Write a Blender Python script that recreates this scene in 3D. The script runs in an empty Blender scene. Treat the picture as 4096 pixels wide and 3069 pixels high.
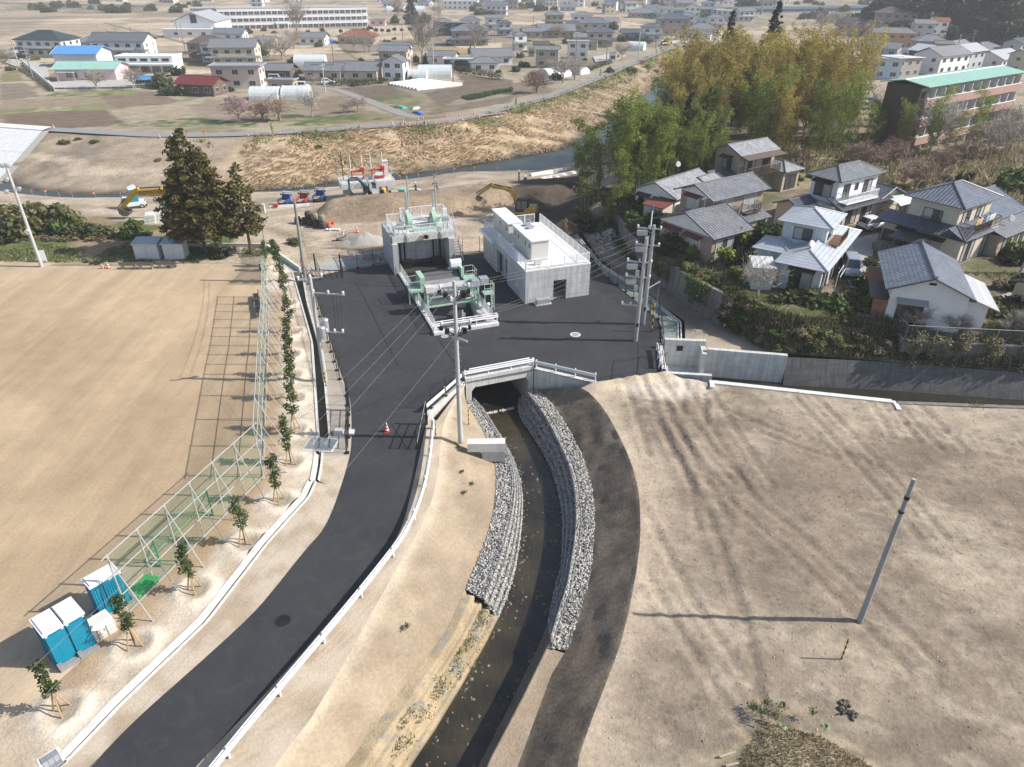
import bpy,bmesh,math,random
import numpy as np
from mathutils import Vector,Matrix
from mathutils.geometry import delaunay_2d_cdt
def SI(n,k,v):n.inputs[k].default_value=v
Vc,Mx,Rn,En=Vector,Matrix,range,enumerate
R=math.radians
scene=bpy.context.scene
COL=scene.collection
# camera
Ds,ROLL,FOC,CAMH=R(30.7),R(.35),2839.,30.
C6=bpy.data.cameras.new('camera');cam=bpy.data.objects.new('camera',C6);COL.objects.link(cam)
C6.sensor_fit='HORIZONTAL';C6.sensor_width=36.;C6.lens=36.*FOC/4096
C6.clip_start=.5;C6.clip_end=9000
cam.location=(0,0,CAMH)
cam.matrix_world=Mx.Translation((0,0,CAMH))@Mx.Rotation(R(90)-Ds,4,'X')@Mx.Rotation(ROLL,4,'Z')
scene.camera=cam
HAZE=.00034
# sky, sun, exposure
Dh,SUN_AZ=R(38),R(91.5)
world=bpy.data.worlds.new("World");scene.world=world;world.use_nodes=True
wn=world.node_tree.nodes;wl=world.node_tree.links;wn.clear()
sky=wn.new('ShaderNodeTexSky');sky.sky_type='NISHITA';sky.sun_disc=False
sky.sun_elevation=Dh;sky.sun_rotation=SUN_AZ;sky.air_density=1.;sky.dust_density=1.5;sky.ozone_density=1.
bg=wn.new('ShaderNodeBackground');SI(bg,1,.11)
wo=wn.new('ShaderNodeOutputWorld');wl.new(sky.outputs[0],bg.inputs[0]);wl.new(bg.outputs[0],wo.inputs[0])
sd=bpy.data.lights.new('sun','SUN');sd.energy=4.6;sd.angle=R(.6);sd.color=(1.,.95,.87)
so=bpy.data.objects.new('sun',sd);COL.objects.link(so)
sv=Vc((math.sin(SUN_AZ)*math.cos(Dh),math.cos(SUN_AZ)*math.cos(Dh),math.sin(Dh)))
so.rotation_euler=sv.to_track_quat('Z','Y').to_euler();so.location=(60,0,60)
scene.view_settings.view_transform='Standard';scene.view_settings.look='None'
scene.view_settings.exposure=.5;scene.view_settings.gamma=1.
scene.render.engine='CYCLES'
scene.cycles.max_bounces=5;scene.cycles.transparent_max_bounces=24;scene.cycles.volume_bounces=0
# surveying: sight lines from the drone to the ground
REG={'N':(0,0,1),'O':(0,0,.54),'A1':(0,0,2.16),'A2':(1024,0,2.16),'A3':(2048,0,2.16),'A4':(3072,0,2.16),'B1':(0,500,2.16),'B2':(1024,500,2.16),'B3':(2048,500,2.16),'B4':(3072,500,2.16),'C1':(1100,950,2.209),'C2':(1400,780,2.762),'C3':(1850,780,2.762),'C4':(2400,950,2.209),'C5':(0,1600,1.7015),'C6':(0,2200,1.907),'C7':(1500,1400,1.7015),'C8':(2600,1200,1.4786),'D1':(950,950,3.315),'D2':(950,1450,3.314),'D3':(2950,1000,3.687),'D4':(3450,900,3.314),'D5':(1600,2250,2.0233),'D6':(2800,2600,2.4578),'D7':(2350,800,4.142),'D8':(1650,1400,4.142),'E1':(0,0,3.687),'E2':(1400,0,3.16),'E3':(2050,0,3.16),'E4':(2700,0,3.16),'E5':(3350,0,2.965),'E6':(3350,150,2.965)}
def ray(r,x,y):
 o=REG[r];a=(o[0]+x/o[2]-2048)/FOC;b=(o[1]+y/o[2]-1534.5)/FOC
 c,s=math.cos(ROLL),math.sin(ROLL);a,b=a*c+b*s,-a*s+b*c
 return a,math.cos(Ds)-b*math.sin(Ds),-math.sin(Ds)-b*math.cos(Ds)
def G(r,x,y,z=0.):
 d=ray(r,x,y);t=(z-CAMH)/d[2]
 return Vc((d[0]*t,d[1]*t,z))
def HH(p,r,x,y):
 d=ray(r,x,y);return CAMH+d[2]*p[1]/d[1]
def GL(r,pts,z=0.):return[G(r,x,y,z)for x,y in pts]
# objects
def A6(o,label=None,cat=None,group=None,kind=None):
 if label:o['label']=label
 if cat:o['category']=cat
 if group:o['group']=group
 if kind:o['kind']=kind
 return o
def Ab(name,label,cat,loc=(0,0,0),rz=0.,group=None):
 o=bpy.data.objects.new(name,None);COL.objects.link(o);o.location=loc;o.rotation_euler=(0,0,rz)
 o.empty_display_size=.3
 return A6(o,label,cat,group)
def kids(o):return KID.get(o.name,[])
KID={}
def link(o,parent=None):
 COL.objects.link(o)
 if parent is not None:
  o.parent=parent;KID.setdefault(parent.name,[]).append(o)
 return o
def dup(o,parent=None):
 c=o.copy();link(c,parent)
 for ch in list(kids(o)):dup(ch,c)
 return c
def place(o,loc,rz=0.,label=None,s=None):
 o.location=loc;o.rotation_euler=(o.rotation_euler[0],o.rotation_euler[1],rz)
 if label:o['label']=label
 if s is not None:o.scale=(s,s,s)if not isinstance(s,(tuple,list))else s
 return o
class MB:
 def __init__(s):s.v=[];s.f=[];s.m=[];s.uv=[];s.T=None
 def add(s,vs,fs,m=0,uvs=None):
  b=len(s.v)
  if s.T is not None:vs=[s.T@Vc(p)for p in vs]
  s.v+=[tuple(p)for p in vs]
  for i,f in En(fs):
   s.f.append([b+k for k in f]);s.m.append(m);s.uv.append(uvs[i]if uvs else None)
  return s
 def box(s,c,d,m=0,rz=0.,ry=0.):
  x,y,z=d[0]/2,d[1]/2,d[2]/2
  vs=[(-x,-y,-z),(x,-y,-z),(x,y,-z),(-x,y,-z),(-x,-y,z),(x,-y,z),(x,y,z),(-x,y,z)]
  M=Mx.Translation(c)@Mx.Rotation(rz,4,'Z')@Mx.Rotation(ry,4,'Y')
  return s.add([M@Vc(p)for p in vs],[(0,3,2,1),(4,5,6,7),(0,1,5,4),(1,2,6,5),(2,3,7,6),(3,0,4,7)],m)
 def bb(s,x0,x1,y0,y1,z0,z1,m=0):return s.box(((x0+x1)/2,(y0+y1)/2,(z0+z1)/2),(x1-x0,y1-y0,z1-z0),m)
 def face(s,pts,m=0,uv=None):return s.add(pts,[tuple(Rn(len(pts)))],m,[uv]if uv else None)
 def cyl(s,p0,p1,r0,r1=None,n=8,m=0,cap=True):
  r1=r0 if r1 is None else r1
  p0,p1=Vc(p0),Vc(p1);d=(p1-p0)
  if d.length<1e-6:return s
  d.normalize();a=d.orthogonal().normalized();b=d.cross(a);vs=[]
  for k in Rn(n):
   t=2*math.pi*k/n;o=a*math.cos(t)+b*math.sin(t);vs+=[p0+o*r0,p1+o*r1]
  fs=[(2*k,2*((k+1)%n),2*((k+1)%n)+1,2*k+1)for k in Rn(n)]
  if cap:fs+=[tuple(2*k for k in Rn(n-1,-1,-1)),tuple(2*k+1 for k in Rn(n))]
  return s.add(vs,fs,m)
 def tube(s,pts,r,n=6,m=0):
  for a,b in zip(pts[:-1],pts[1:]):s.cyl(a,b,r,r,n,m,True)
  return s
 def prism(s,B6,z0,z1,m=0,T=None):
  n=len(B6);vs=[(x,y,z0)for x,y in B6]+[(x,y,z1)for x,y in B6]
  if T is not None:vs=[T@Vc(p)for p in vs]
  return s.add(vs,[tuple(Rn(n-1,-1,-1)),tuple(Rn(n,2*n))]+[(k,(k+1)%n,n+(k+1)%n,n+k)for k in Rn(n)],m)
 def xprism(s,B6,x0,x1,m=0):
  n=len(B6);vs=[(x0,y,z)for y,z in B6]+[(x1,y,z)for y,z in B6]
  return s.add(vs,[tuple(Rn(n-1,-1,-1)),tuple(Rn(n,2*n))]+[(k,(k+1)%n,n+(k+1)%n,n+k)for k in Rn(n)],m)
 def yprism(s,B6,y0,y1,m=0):
  n=len(B6);vs=[(x,y0,z)for x,z in B6]+[(x,y1,z)for x,z in B6]
  return s.add(vs,[tuple(Rn(n)),tuple(Rn(2*n-1,n-1,-1))]+[((k+1)%n,k,n+k,n+(k+1)%n)for k in Rn(n)],m)
 def ball(s,c,r,m=0,n=8,q=5,sc=(1,1,1)):
  vs=[];fs=[]
  for i in Rn(q+1):
   t=math.pi*i/q
   for k in Rn(n):
    a=2*math.pi*k/n
    vs.append((c[0]+r*sc[0]*math.sin(t)*math.cos(a),c[1]+r*sc[1]*math.sin(t)*math.sin(a),c[2]+r*sc[2]*math.cos(t)))
  for i in Rn(q):
   for k in Rn(n):fs.append((i*n+k,(i+1)*n+k,(i+1)*n+(k+1)%n,i*n+(k+1)%n))
  return s.add(vs,fs,m)
 def bd(s,name,mats,parent=None,org=None,smooth=False):
  me=bpy.data.meshes.new(name)
  vs=s.v if org is None else[(p[0]-org[0],p[1]-org[1],p[2]-org[2])for p in s.v]
  me.from_pydata(vs,[],s.f)
  if not isinstance(mats,(list,tuple)):mats=[mats]
  for m in mats:me.materials.append(m)
  if len(mats)>1:me.polygons.foreach_set('material_index',s.m)
  if any(u is not None for u in s.uv):
   ul=me.uv_layers.new(name='UVMap');d=[]
   for f,u in zip(s.f,s.uv):
    if u is None:d+=[0.]*(2*len(f))
    else:
     for q in u:d+=[q[0],q[1]]
   ul.data.foreach_set('uv',d)
  if smooth:me.polygons.foreach_set('use_smooth',[True]*len(me.polygons))
  me.update()
  return link(bpy.data.objects.new(name,me),parent)
def Ar(name,V,F,mats,col=None,parent=None,smooth=False,mi=None):
 V=np.asarray(V,dtype=np.float32);F=np.asarray(F,dtype=np.int32)
 me=bpy.data.meshes.new(name);k=F.shape[1]
 me.vertices.add(len(V));me.vertices.foreach_set('co',V.ravel())
 me.loops.add(F.size);me.loops.foreach_set('vertex_index',F.ravel())
 me.polygons.add(len(F));me.polygons.foreach_set('loop_start',np.arange(0,F.size,k,dtype=np.int32))
 me.polygons.foreach_set('loop_total',np.full(len(F),k,dtype=np.int32))
 if not isinstance(mats,(list,tuple)):mats=[mats]
 for m in mats:me.materials.append(m)
 if mi is not None:me.polygons.foreach_set('material_index',np.asarray(mi,dtype=np.int32))
 if smooth:me.polygons.foreach_set('use_smooth',np.ones(len(F),dtype=bool))
 me.update(calc_edges=True);me.validate()
 if col is not None:
  ca=me.color_attributes.new('Col','FLOAT_COLOR','POINT')
  c4=np.ones((len(V),4),dtype=np.float32);c4[:,:3]=col
  ca.data.foreach_set('color',c4.ravel())
 o=bpy.data.objects.new(name,me)
 return link(o,parent)
def Bv(o):o['kind']='structure';return o
# numpy noise
def _h(i,j,s):
 n=(i*374761393+j*668265263+s*974634777)&0xffffffff
 n=((n^(n>>13))*1274126177)&0xffffffff
 return((n^(n>>16))&0xffff)/65535.
def Dw(x,y,s=0):
 x=np.asarray(x,dtype=np.float64);y=np.asarray(y,dtype=np.float64)
 xi=np.floor(x).astype(np.int64);yi=np.floor(y).astype(np.int64);fx=x-xi;fy=y-yi
 fx=fx*fx*(3-2*fx);fy=fy*fy*(3-2*fy)
 return(_h(xi,yi,s)*(1-fx)+_h(xi+1,yi,s)*fx)*(1-fy)+(_h(xi,yi+1,s)*(1-fx)+_h(xi+1,yi+1,s)*fx)*fy
def fbm(x,y,s=0,o=4):
 r=0;a=.5;t=0
 for k in Rn(o):r=r+a*Dw(x*2**k,y*2**k,s+k*17);t+=a;a*=.5
 return r/t
def Ac(a,b,x):t=np.clip((x-a)/(b-a),0,1);return t*t*(3-2*t)
def As(x,y,P):
 r=np.zeros(np.shape(x),dtype=bool);n=len(P)
 for i in Rn(n):
  x0,y0=P[i][0],P[i][1];x1,y1=P[(i+1)%n][0],P[(i+1)%n][1]
  c=((y0>y)!=(y1>y))
  if y1!=y0:r^=c&(x<(x1-x0)*(y-y0)/(y1-y0)+x0)
 return r
def A7(x,y,L,closed=False):
 d=np.full(np.shape(x),1e9);n=len(L)
 for i in Rn(n if closed else n-1):
  a,b=L[i],L[(i+1)%n];dx,dy=b[0]-a[0],b[1]-a[1];q=dx*dx+dy*dy+1e-9
  t=np.clip(((x-a[0])*dx+(y-a[1])*dy)/q,0,1)
  d=np.minimum(d,np.hypot(x-a[0]-t*dx,y-a[1]-t*dy))
 return d
def mix(a,b,t):
 a=np.asarray(a,dtype=float);b=np.asarray(b,dtype=float);t=np.asarray(t)[...,None]
 return a*(1-t)+b*t
def Al(L,n):
 P=np.array([[p[0],p[1],p[2]if len(p)>2 else 0]for p in L],dtype=float)
 d=np.r_[0,np.cumsum(np.hypot(np.diff(P[:,0]),np.diff(P[:,1])))]
 t=np.linspace(0,d[-1],n)
 return np.c_[np.interp(t,d,P[:,0]),np.interp(t,d,P[:,1]),np.interp(t,d,P[:,2])]
def Ak(L,it=2):
 P=[Vc((p[0],p[1],p[2]if len(p)>2 else 0))for p in L]
 for _ in Rn(it):
  Q=[P[0]]
  for a,b in zip(P[:-1],P[1:]):Q+=[a.lerp(b,.25),a.lerp(b,.75)]
  P=Q+[P[-1]]
 return P
 # materials
def Ba(name):
 m=bpy.data.materials.new(name);m.use_nodes=True;nt=m.node_tree
 for n in list(nt.nodes):
  if n.type not in('BSDF_PRINCIPLED','OUTPUT_MATERIAL'):nt.nodes.remove(n)
 b=next(n for n in nt.nodes if n.type=='BSDF_PRINCIPLED')
 return m,nt,b
def nd(nt,t,**k):
 n=nt.nodes.new(t)
 for a,v in k.items():setattr(n,a,v)
 return n
def Ai(nt,op,a,b=None,c=None):
 n=nt.nodes.new('ShaderNodeMath');n.operation=op
 for i,v in En((a,b,c)):
  if v is None:continue
  if isinstance(v,(int,float)):n.inputs[i].default_value=v
  else:nt.links.new(v,n.inputs[i])
 return n.outputs[0]
def Bd(nt,fac,stops):
 n=nt.nodes.new('ShaderNodeValToRGB');e=n.color_ramp.elements
 while len(e)<len(stops):e.new(.5)
 for q,(p,c)in zip(e,stops):
  q.position=p;q.color=(c,c,c,1)if isinstance(c,(int,float))else(*c,1)
 nt.links.new(fac,n.inputs[0]);return n.outputs[0]
def Bl(nt,f,a,b,mode='MIX'):
 n=nt.nodes.new('ShaderNodeMix');n.data_type='RGBA';n.blend_type=mode
 for v,i in((f,0),(a,6),(b,7)):
  if isinstance(v,(int,float)):n.inputs[i].default_value=v
  elif isinstance(v,tuple):n.inputs[i].default_value=(*v,1)
  else:nt.links.new(v,n.inputs[i])
 return n.outputs[2]
def A9(nt,vec,scale,detail=4,rough=.6):
 n=nt.nodes.new('ShaderNodeTexNoise');SI(n,'Scale',scale);SI(n,'Detail',detail)
 SI(n,'Roughness',rough);nt.links.new(vec,n.inputs['Vector']);return n.outputs[0]
def Aw(nt,kind='Object',sc=(1,1,1),rot=(0,0,0)):
 if kind=='World':v=nd(nt,'ShaderNodeNewGeometry').outputs['Position']
 else:v=nd(nt,'ShaderNodeTexCoord').outputs[kind]
 mp=nd(nt,'ShaderNodeMapping');SI(mp,'Scale',sc);SI(mp,'Rotation',rot)
 nt.links.new(v,mp.inputs[0]);return mp.outputs[0]
def D1(nt,b,h,st=.3,dist=.05):
 n=nt.nodes.new('ShaderNodeBump');SI(n,'Strength',st);SI(n,'Distance',dist)
 nt.links.new(h,n.inputs['Height']);nt.links.new(n.outputs[0],b.inputs['Normal'])
MC={}
def mat(name,col,rough=.75,var=.18,scale=2.,col2=None,bmp=0.,metal=0.,spec=.3,coord=('Object'),sc=(1,1,1),dirt=0.,dcol=(.12,.1,.08)):
 if name in MC:return MC[name]
 m,nt,b=Ba(name)
 v=Aw(nt,coord,sc);n1=A9(nt,v,scale,6,.62)
 lo=tuple(c*(1-var)for c in col);hi=tuple(min(1,c*(1+var))for c in(col2 or col))
 c=Bd(nt,n1,[(.3,lo),(.7,hi)])
 if dirt:
  n2=A9(nt,v,scale*.23,5,.7);c=Bl(nt,Bd(nt,n2,[(.45,0.),(.75,dirt)]),c,dcol)
 nt.links.new(c,b.inputs['Base Color']);SI(b,'Roughness',rough);SI(b,'Metallic',metal)
 SI(b,'Specular IOR Level',spec)
 if bmp:D1(nt,b,A9(nt,v,scale*4,5,.7),bmp,.03)
 MC[name]=m;return m
def Br(name,fine=6.,amt=.35,bmp=.5,rough=.95,sc=(1,1,1),rot=(0,0,0),streak=0.,ssc=(1,1,1),clod=0.):
 """ground whose own colour is stored per vertex; grain, clods and drag marks come from noise"""
 m,nt,b=Ba(name)
 at=nd(nt,'ShaderNodeAttribute',attribute_name='Col').outputs['Color']
 v=Aw(nt,'World',sc);n1=A9(nt,v,fine,7,.7);n0=A9(nt,v,fine*.12,5,.6)
 f=Ai(nt,'ADD',Ai(nt,'MULTIPLY',n1,.6),Ai(nt,'MULTIPLY',n0,.4))
 c=Bl(nt,1.,at,Bd(nt,f,[(.3,1-amt),(.7,1+amt)]),'MULTIPLY')
 h=n1
 if streak:
  vs=Aw(nt,'World',ssc,rot);ns=A9(nt,vs,1.,6,.68)
  c=Bl(nt,1.,c,Bd(nt,ns,[(.33,1-streak),(.68,1+streak)]),'MULTIPLY');h=Ai(nt,'ADD',h,ns)
 if clod:
  vo=nd(nt,'ShaderNodeTexVoronoi');SI(vo,'Scale',2.2);nt.links.new(v,vo.inputs['Vector'])
  k=Bd(nt,vo.outputs['Distance'],[(.05,1-clod),(.3,1.)])
  c=Bl(nt,Bd(nt,A9(nt,v,.35,4),[(.5,0.),(.62,1.)]),c,Bl(nt,1.,c,k,'MULTIPLY'))
 nt.links.new(c,b.inputs['Base Color']);SI(b,'Roughness',rough);SI(b,'Specular IOR Level',.15)
 if bmp:D1(nt,b,h,bmp,.06)
 return m
def D9(name,tr=.3):
 m,nt,b=Ba(name)
 at=nd(nt,'ShaderNodeAttribute',attribute_name='Col').outputs['Color']
 ob=nd(nt,'ShaderNodeObjectInfo').outputs['Random']
 c=Bl(nt,1.,at,Bd(nt,ob,[(0.,.8),(1.,1.2)]),'MULTIPLY')
 nt.links.new(c,b.inputs['Base Color']);SI(b,'Roughness',.6);SI(b,'Specular IOR Level',.25)
 t=nd(nt,'ShaderNodeBsdfTranslucent');nt.links.new(c,t.inputs[0])
 mx=nd(nt,'ShaderNodeMixShader');SI(mx,0,tr)
 nt.links.new(b.outputs[0],mx.inputs[1]);nt.links.new(t.outputs[0],mx.inputs[2])
 out=next(n for n in nt.nodes if n.type=='OUTPUT_MATERIAL');nt.links.new(mx.outputs[0],out.inputs[0])
 return m
def Co(name,col,alpha):
 m,nt,b=Ba(name);SI(b,'Base Color',(*col,1));SI(b,'Roughness',.8)
 t=nd(nt,'ShaderNodeBsdfTransparent');mx=nd(nt,'ShaderNodeMixShader');SI(mx,0,alpha)
 nt.links.new(t.outputs[0],mx.inputs[1]);nt.links.new(b.outputs[0],mx.inputs[2])
 out=next(n for n in nt.nodes if n.type=='OUTPUT_MATERIAL');nt.links.new(mx.outputs[0],out.inputs[0]);return m
def Bs(name,col,panel=.9,line=.2,stain=.25):
 m,nt,b=Ba(name);v=Aw(nt,'Object');n1=A9(nt,v,1.3,8,.7);n2=A9(nt,v,14,4,.6)
 vs=Aw(nt,'Object',(2.2,2.2,.25));n3=A9(nt,vs,1.,5,.65)
 c=Bd(nt,n1,[(.3,tuple(x*.82 for x in col)),(.7,tuple(min(1,x*1.1)for x in col))])
 c=Bl(nt,1.,c,Bd(nt,n3,[(.35,1-stain),(.6,1.04)]),'MULTIPLY')
 if panel:
  sx=nd(nt,'ShaderNodeSeparateXYZ');nt.links.new(Aw(nt,'Object'),sx.inputs[0])
  k=None
  for o,p in((sx.outputs[0],panel*.667),(sx.outputs[1],panel*.667),(sx.outputs[2],panel*1.25)):
   q=Ai(nt,'ABSOLUTE',Ai(nt,'SUBTRACT',Ai(nt,'FRACT',Ai(nt,'ADD',Ai(nt,'DIVIDE',o,p),.137)),.5))
   q=Ai(nt,'LESS_THAN',q,.045/p);k=q if k is None else Ai(nt,'MAXIMUM',k,q)
  c=Bl(nt,Ai(nt,'MULTIPLY',k,line*2.2),c,tuple(x*.45 for x in col))
 c=Bl(nt,1.,c,Bd(nt,n2,[(.3,.93),(.7,1.05)]),'MULTIPLY')
 nt.links.new(c,b.inputs['Base Color']);SI(b,'Roughness',.85);D1(nt,b,n2,.25,.02);return m
def A4(name,col,pitch=.27,dark=.45,rough=.45,spec=.5,rows=True,bst=.8):
 """pan-tile courses laid in the roof's own UV metres"""
 m,nt,b=Ba(name);uv=Aw(nt,'UV');sx=nd(nt,'ShaderNodeSeparateXYZ');nt.links.new(uv,sx.inputs[0])
 fu=Ai(nt,'FRACT',Ai(nt,'DIVIDE',sx.outputs[0],pitch));fv=Ai(nt,'FRACT',Ai(nt,'DIVIDE',sx.outputs[1],pitch*.95))
 w=Ai(nt,'SINE',Ai(nt,'MULTIPLY',fu,math.pi))
 h=Ai(nt,'ADD',w,Ai(nt,'MULTIPLY',Ai(nt,'SUBTRACT',1.,fv),.8))if rows else w
 vi=nd(nt,'ShaderNodeTexWhiteNoise',noise_dimensions='2D')
 cx=nd(nt,'ShaderNodeCombineXYZ');nt.links.new(Ai(nt,'FLOOR',Ai(nt,'DIVIDE',sx.outputs[0],pitch)),cx.inputs[0]);nt.links.new(Ai(nt,'FLOOR',Ai(nt,'DIVIDE',sx.outputs[1],pitch*.95)),cx.inputs[1])
 nt.links.new(cx.outputs[0],vi.inputs['Vector'])
 n1=A9(nt,Aw(nt,'Object'),.8,5,.65)
 c=Bl(nt,Bd(nt,n1,[(.3,0.),(.75,.8)]),tuple(x*.85 for x in col),tuple(min(1,x*1.35)for x in col))
 c=Bl(nt,1.,c,Bd(nt,vi.outputs[0],[(0.,.82),(1.,1.16)]),'MULTIPLY')
 c=Bl(nt,Bd(nt,w,[(0.,1.),(.45,0.)]),c,tuple(x*dark for x in col))
 if rows:c=Bl(nt,Bd(nt,fv,[(0.,1.),(.16,0.)]),c,tuple(x*dark for x in col))
 nt.links.new(c,b.inputs['Base Color']);SI(b,'Roughness',rough);SI(b,'Specular IOR Level',spec)
 D1(nt,b,h,bst,.05);return m
def Ax(name,col,pitch=.45,along='u',rough=.5,metal=.2,dark=.6):
 m,nt,b=Ba(name);uv=Aw(nt,'UV');sx=nd(nt,'ShaderNodeSeparateXYZ');nt.links.new(uv,sx.inputs[0])
 f=Ai(nt,'FRACT',Ai(nt,'DIVIDE',sx.outputs[0 if along=='u'else 1],pitch))
 n1=A9(nt,Aw(nt,'Object'),.7,6,.65)
 c=Bd(nt,n1,[(.3,tuple(x*.85 for x in col)),(.75,tuple(min(1,x*1.12)for x in col))])
 c=Bl(nt,Bd(nt,f,[(.04,1.),(.14,0.)]),c,tuple(x*dark for x in col))
 nt.links.new(c,b.inputs['Base Color']);SI(b,'Roughness',rough);SI(b,'Metallic',metal)
 D1(nt,b,Bd(nt,f,[(0.,1.),(.12,0.),(.92,0.),(1.,1.)]),.7,.04);return m
def Aj(name,col,rough=.6,metal=0.,spec=.4,var=.1):return mat(name,col,rough,var,3.,metal=metal,spec=spec,dirt=.12)
# THE GROUND
WZ,NWZ=-3.8,-3.3
NR=[('B1',0,490,0,640),('B1',300,580,350,645),('B1',700,605,700,667),('B1',1400,600,1400,645),('B2',400,540,400,602),('B2',720,490,720,562),('B2',1250,430,1300,500),('B2',1700,375,1800,432),('B3',130,262,190,420),('B3',480,200,480,362),('B3',640,90,760,190)]
Bx=[G(r,a,b,WZ)for r,a,b,c,d in NR];Az=[G(r,c,d,WZ)for r,a,b,c,d in NR]
Az=[a.lerp(b,.55 if i<5 else.7 if i<8 else.9)for i,(a,b)in En(zip(Bx,Az))]
up_l=GL('A3',[(1060,930),(1210,760),(1400,620),(1540,470)],WZ);up_r=[p+Vc((9,-1.5,0))for p in up_l]
Bx+=up_l;Az+=[p for p in up_r]
Bx=[Vc((-150,Bx[0].y+6,WZ))]+Bx;Az=[Vc((-150,Az[0].y+6,WZ))]+Az
RIV=[(p.x,p.y)for p in Bx]+[(p.x,p.y)for p in reversed(Az)]
Cl=GL('B1',[(0,25),(470,40),(1000,72),(1380,95),(2212,82)],.4)+GL('B2',[(500,48),(1000,14)],.4)+GL('A2',[(1700,1055),(2100,950)],.4)+GL('A3',[(350,832),(800,652),(1100,520),(1400,405),(1480,375)],.4)
Cl=[Vc((-150,Cl[0].y+4,.4))]+Cl
BANK=[(p.x,p.y)for p in Bx]+[(p.x,p.y)for p in reversed(Cl)]
PLAT=[(p.x,p.y)for p in GL('B2',[(640,660),(960,658),(1200,640),(1700,615)],2.)+GL('B3',[(0,560),(180,560),(560,500),(560,440),(100,470)],2.)+GL('B2',[(1600,545),(1250,575),(800,610),(640,635)],2.)]
TERR=[(12.4,97),(13.,88),(13.9,80),(17.4,68.3),(20.6,61.6)]+[(p.x,p.y)for p in GL('D3',[(560,900),(1000,1010),(1650,1010),(2040,1000)],3.)]+[(46,54.5),(75,54),(160,60),(160,150),(90,170),(40,140),(20,118)]
NZ=[(-135,4),(-135,75.5),(-60,75.5),(-33,76.5),(-25.5,75.5),(-23.5,73),(-20,74.2),(-14,76),(-6,79.5),(-2,81.2),(6.5,88.5),(11.4,92),(14.5,88),(15.3,80),(18.8,68.5),(21.9,62)]+[(p[0]+.2,p[1]+1.2)for p in TERR[5:9]]+[(46,56.5),(75,56),(160,60),(160,4)]
def terr(x,y):
 x=np.asarray(x,dtype=float);y=np.asarray(y,dtype=float)
 z=(fbm(x*.05,y*.05,3,3)-.5)*.25
 sn=A7(x,y,Az);sf=A7(x,y,Bx);lv=A7(x,y,Cl)
 riv=As(x,y,RIV);bnk=As(x,y,BANK)
 lvz=.4*Ac(14,3,lv)
 z=np.where(lv<16,z*Ac(3,14,lv)+lvz,z)
 Cw=~riv&~bnk&(y<np.interp(x,[p.x for p in Az[1:12]],[p.y for p in Az[1:12]])+2)
 zn=np.interp(sn,[0,1.5,5,14,24],[-3.95,-3.2,-2.6,-1.1,0])
 rough=(fbm(x*.35,y*.35,8,4)-.5)
 zn=zn+rough*.25*Ac(26,18,sn)
 z=np.where(Cw&(sn<26),np.minimum(z+0.,zn),z)
 pin=As(x,y,PLAT);pd=np.where(pin,0,A7(x,y,PLAT,True))
 zp=2.-pd*.85+(fbm(x*.5,y*.5,5,3)-.5)*.16
 z=np.where(Cw,np.maximum(z,np.where(zp>0,zp,z)),z)
 up=(x>18)&~riv&~bnk&~Cw&(y>110)
 z=np.where(up&(sn<12),np.minimum(z,np.interp(sn,[0,2,12],[-3.9,-3.2,.2])),z)
 f=sf/(sf+lv+1e-6)
 zb=-3.9+4.3*np.clip(f*1.02,0,1)**.85+(fbm(x*.12,y*.12,9,4)-.5)*1.1*np.sin(np.clip(f,0,1)*math.pi)+rough*.35*np.sin(np.clip(f,0,1)*math.pi)
 z=np.where(bnk,zb,z)
 z=np.where(riv,-4.6,z)
 tin=As(x,y,TERR);td=np.where(tin,0,A7(x,y,TERR,True))
 tz=3.*np.clip(1-td/7.,0,1)*Ac(172,120,y)*np.where(y<118,1,Ac(15,45,x))
 z=np.where(~riv&~bnk&(tz>.02),np.maximum(z,tz),z)
 hill=(np.hypot((x-262)/95.,(y-394)/85.))
 z=z+np.where(hill<1,30*np.clip(1-hill**2,0,1)**1.3,0)
 z=np.where(As(x,y,NZ),-6.5,z)
 return z
def gz(x,y):
 if As(np.array([x]),np.array([y]),NZ)[0]:return 0.
 return float(terr(np.array([x]),np.array([y]))[0])
def GT(r,px,py):
 z=0.
 for _ in Rn(5):p=G(r,px,py,z);z=.4*z+.6*gz(p.x,p.y)
 p=G(r,px,py,z);p.z=gz(p.x,p.y);return p
STRAW=(.47,.36,.235);DARK=(.05,.04,.032)
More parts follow.
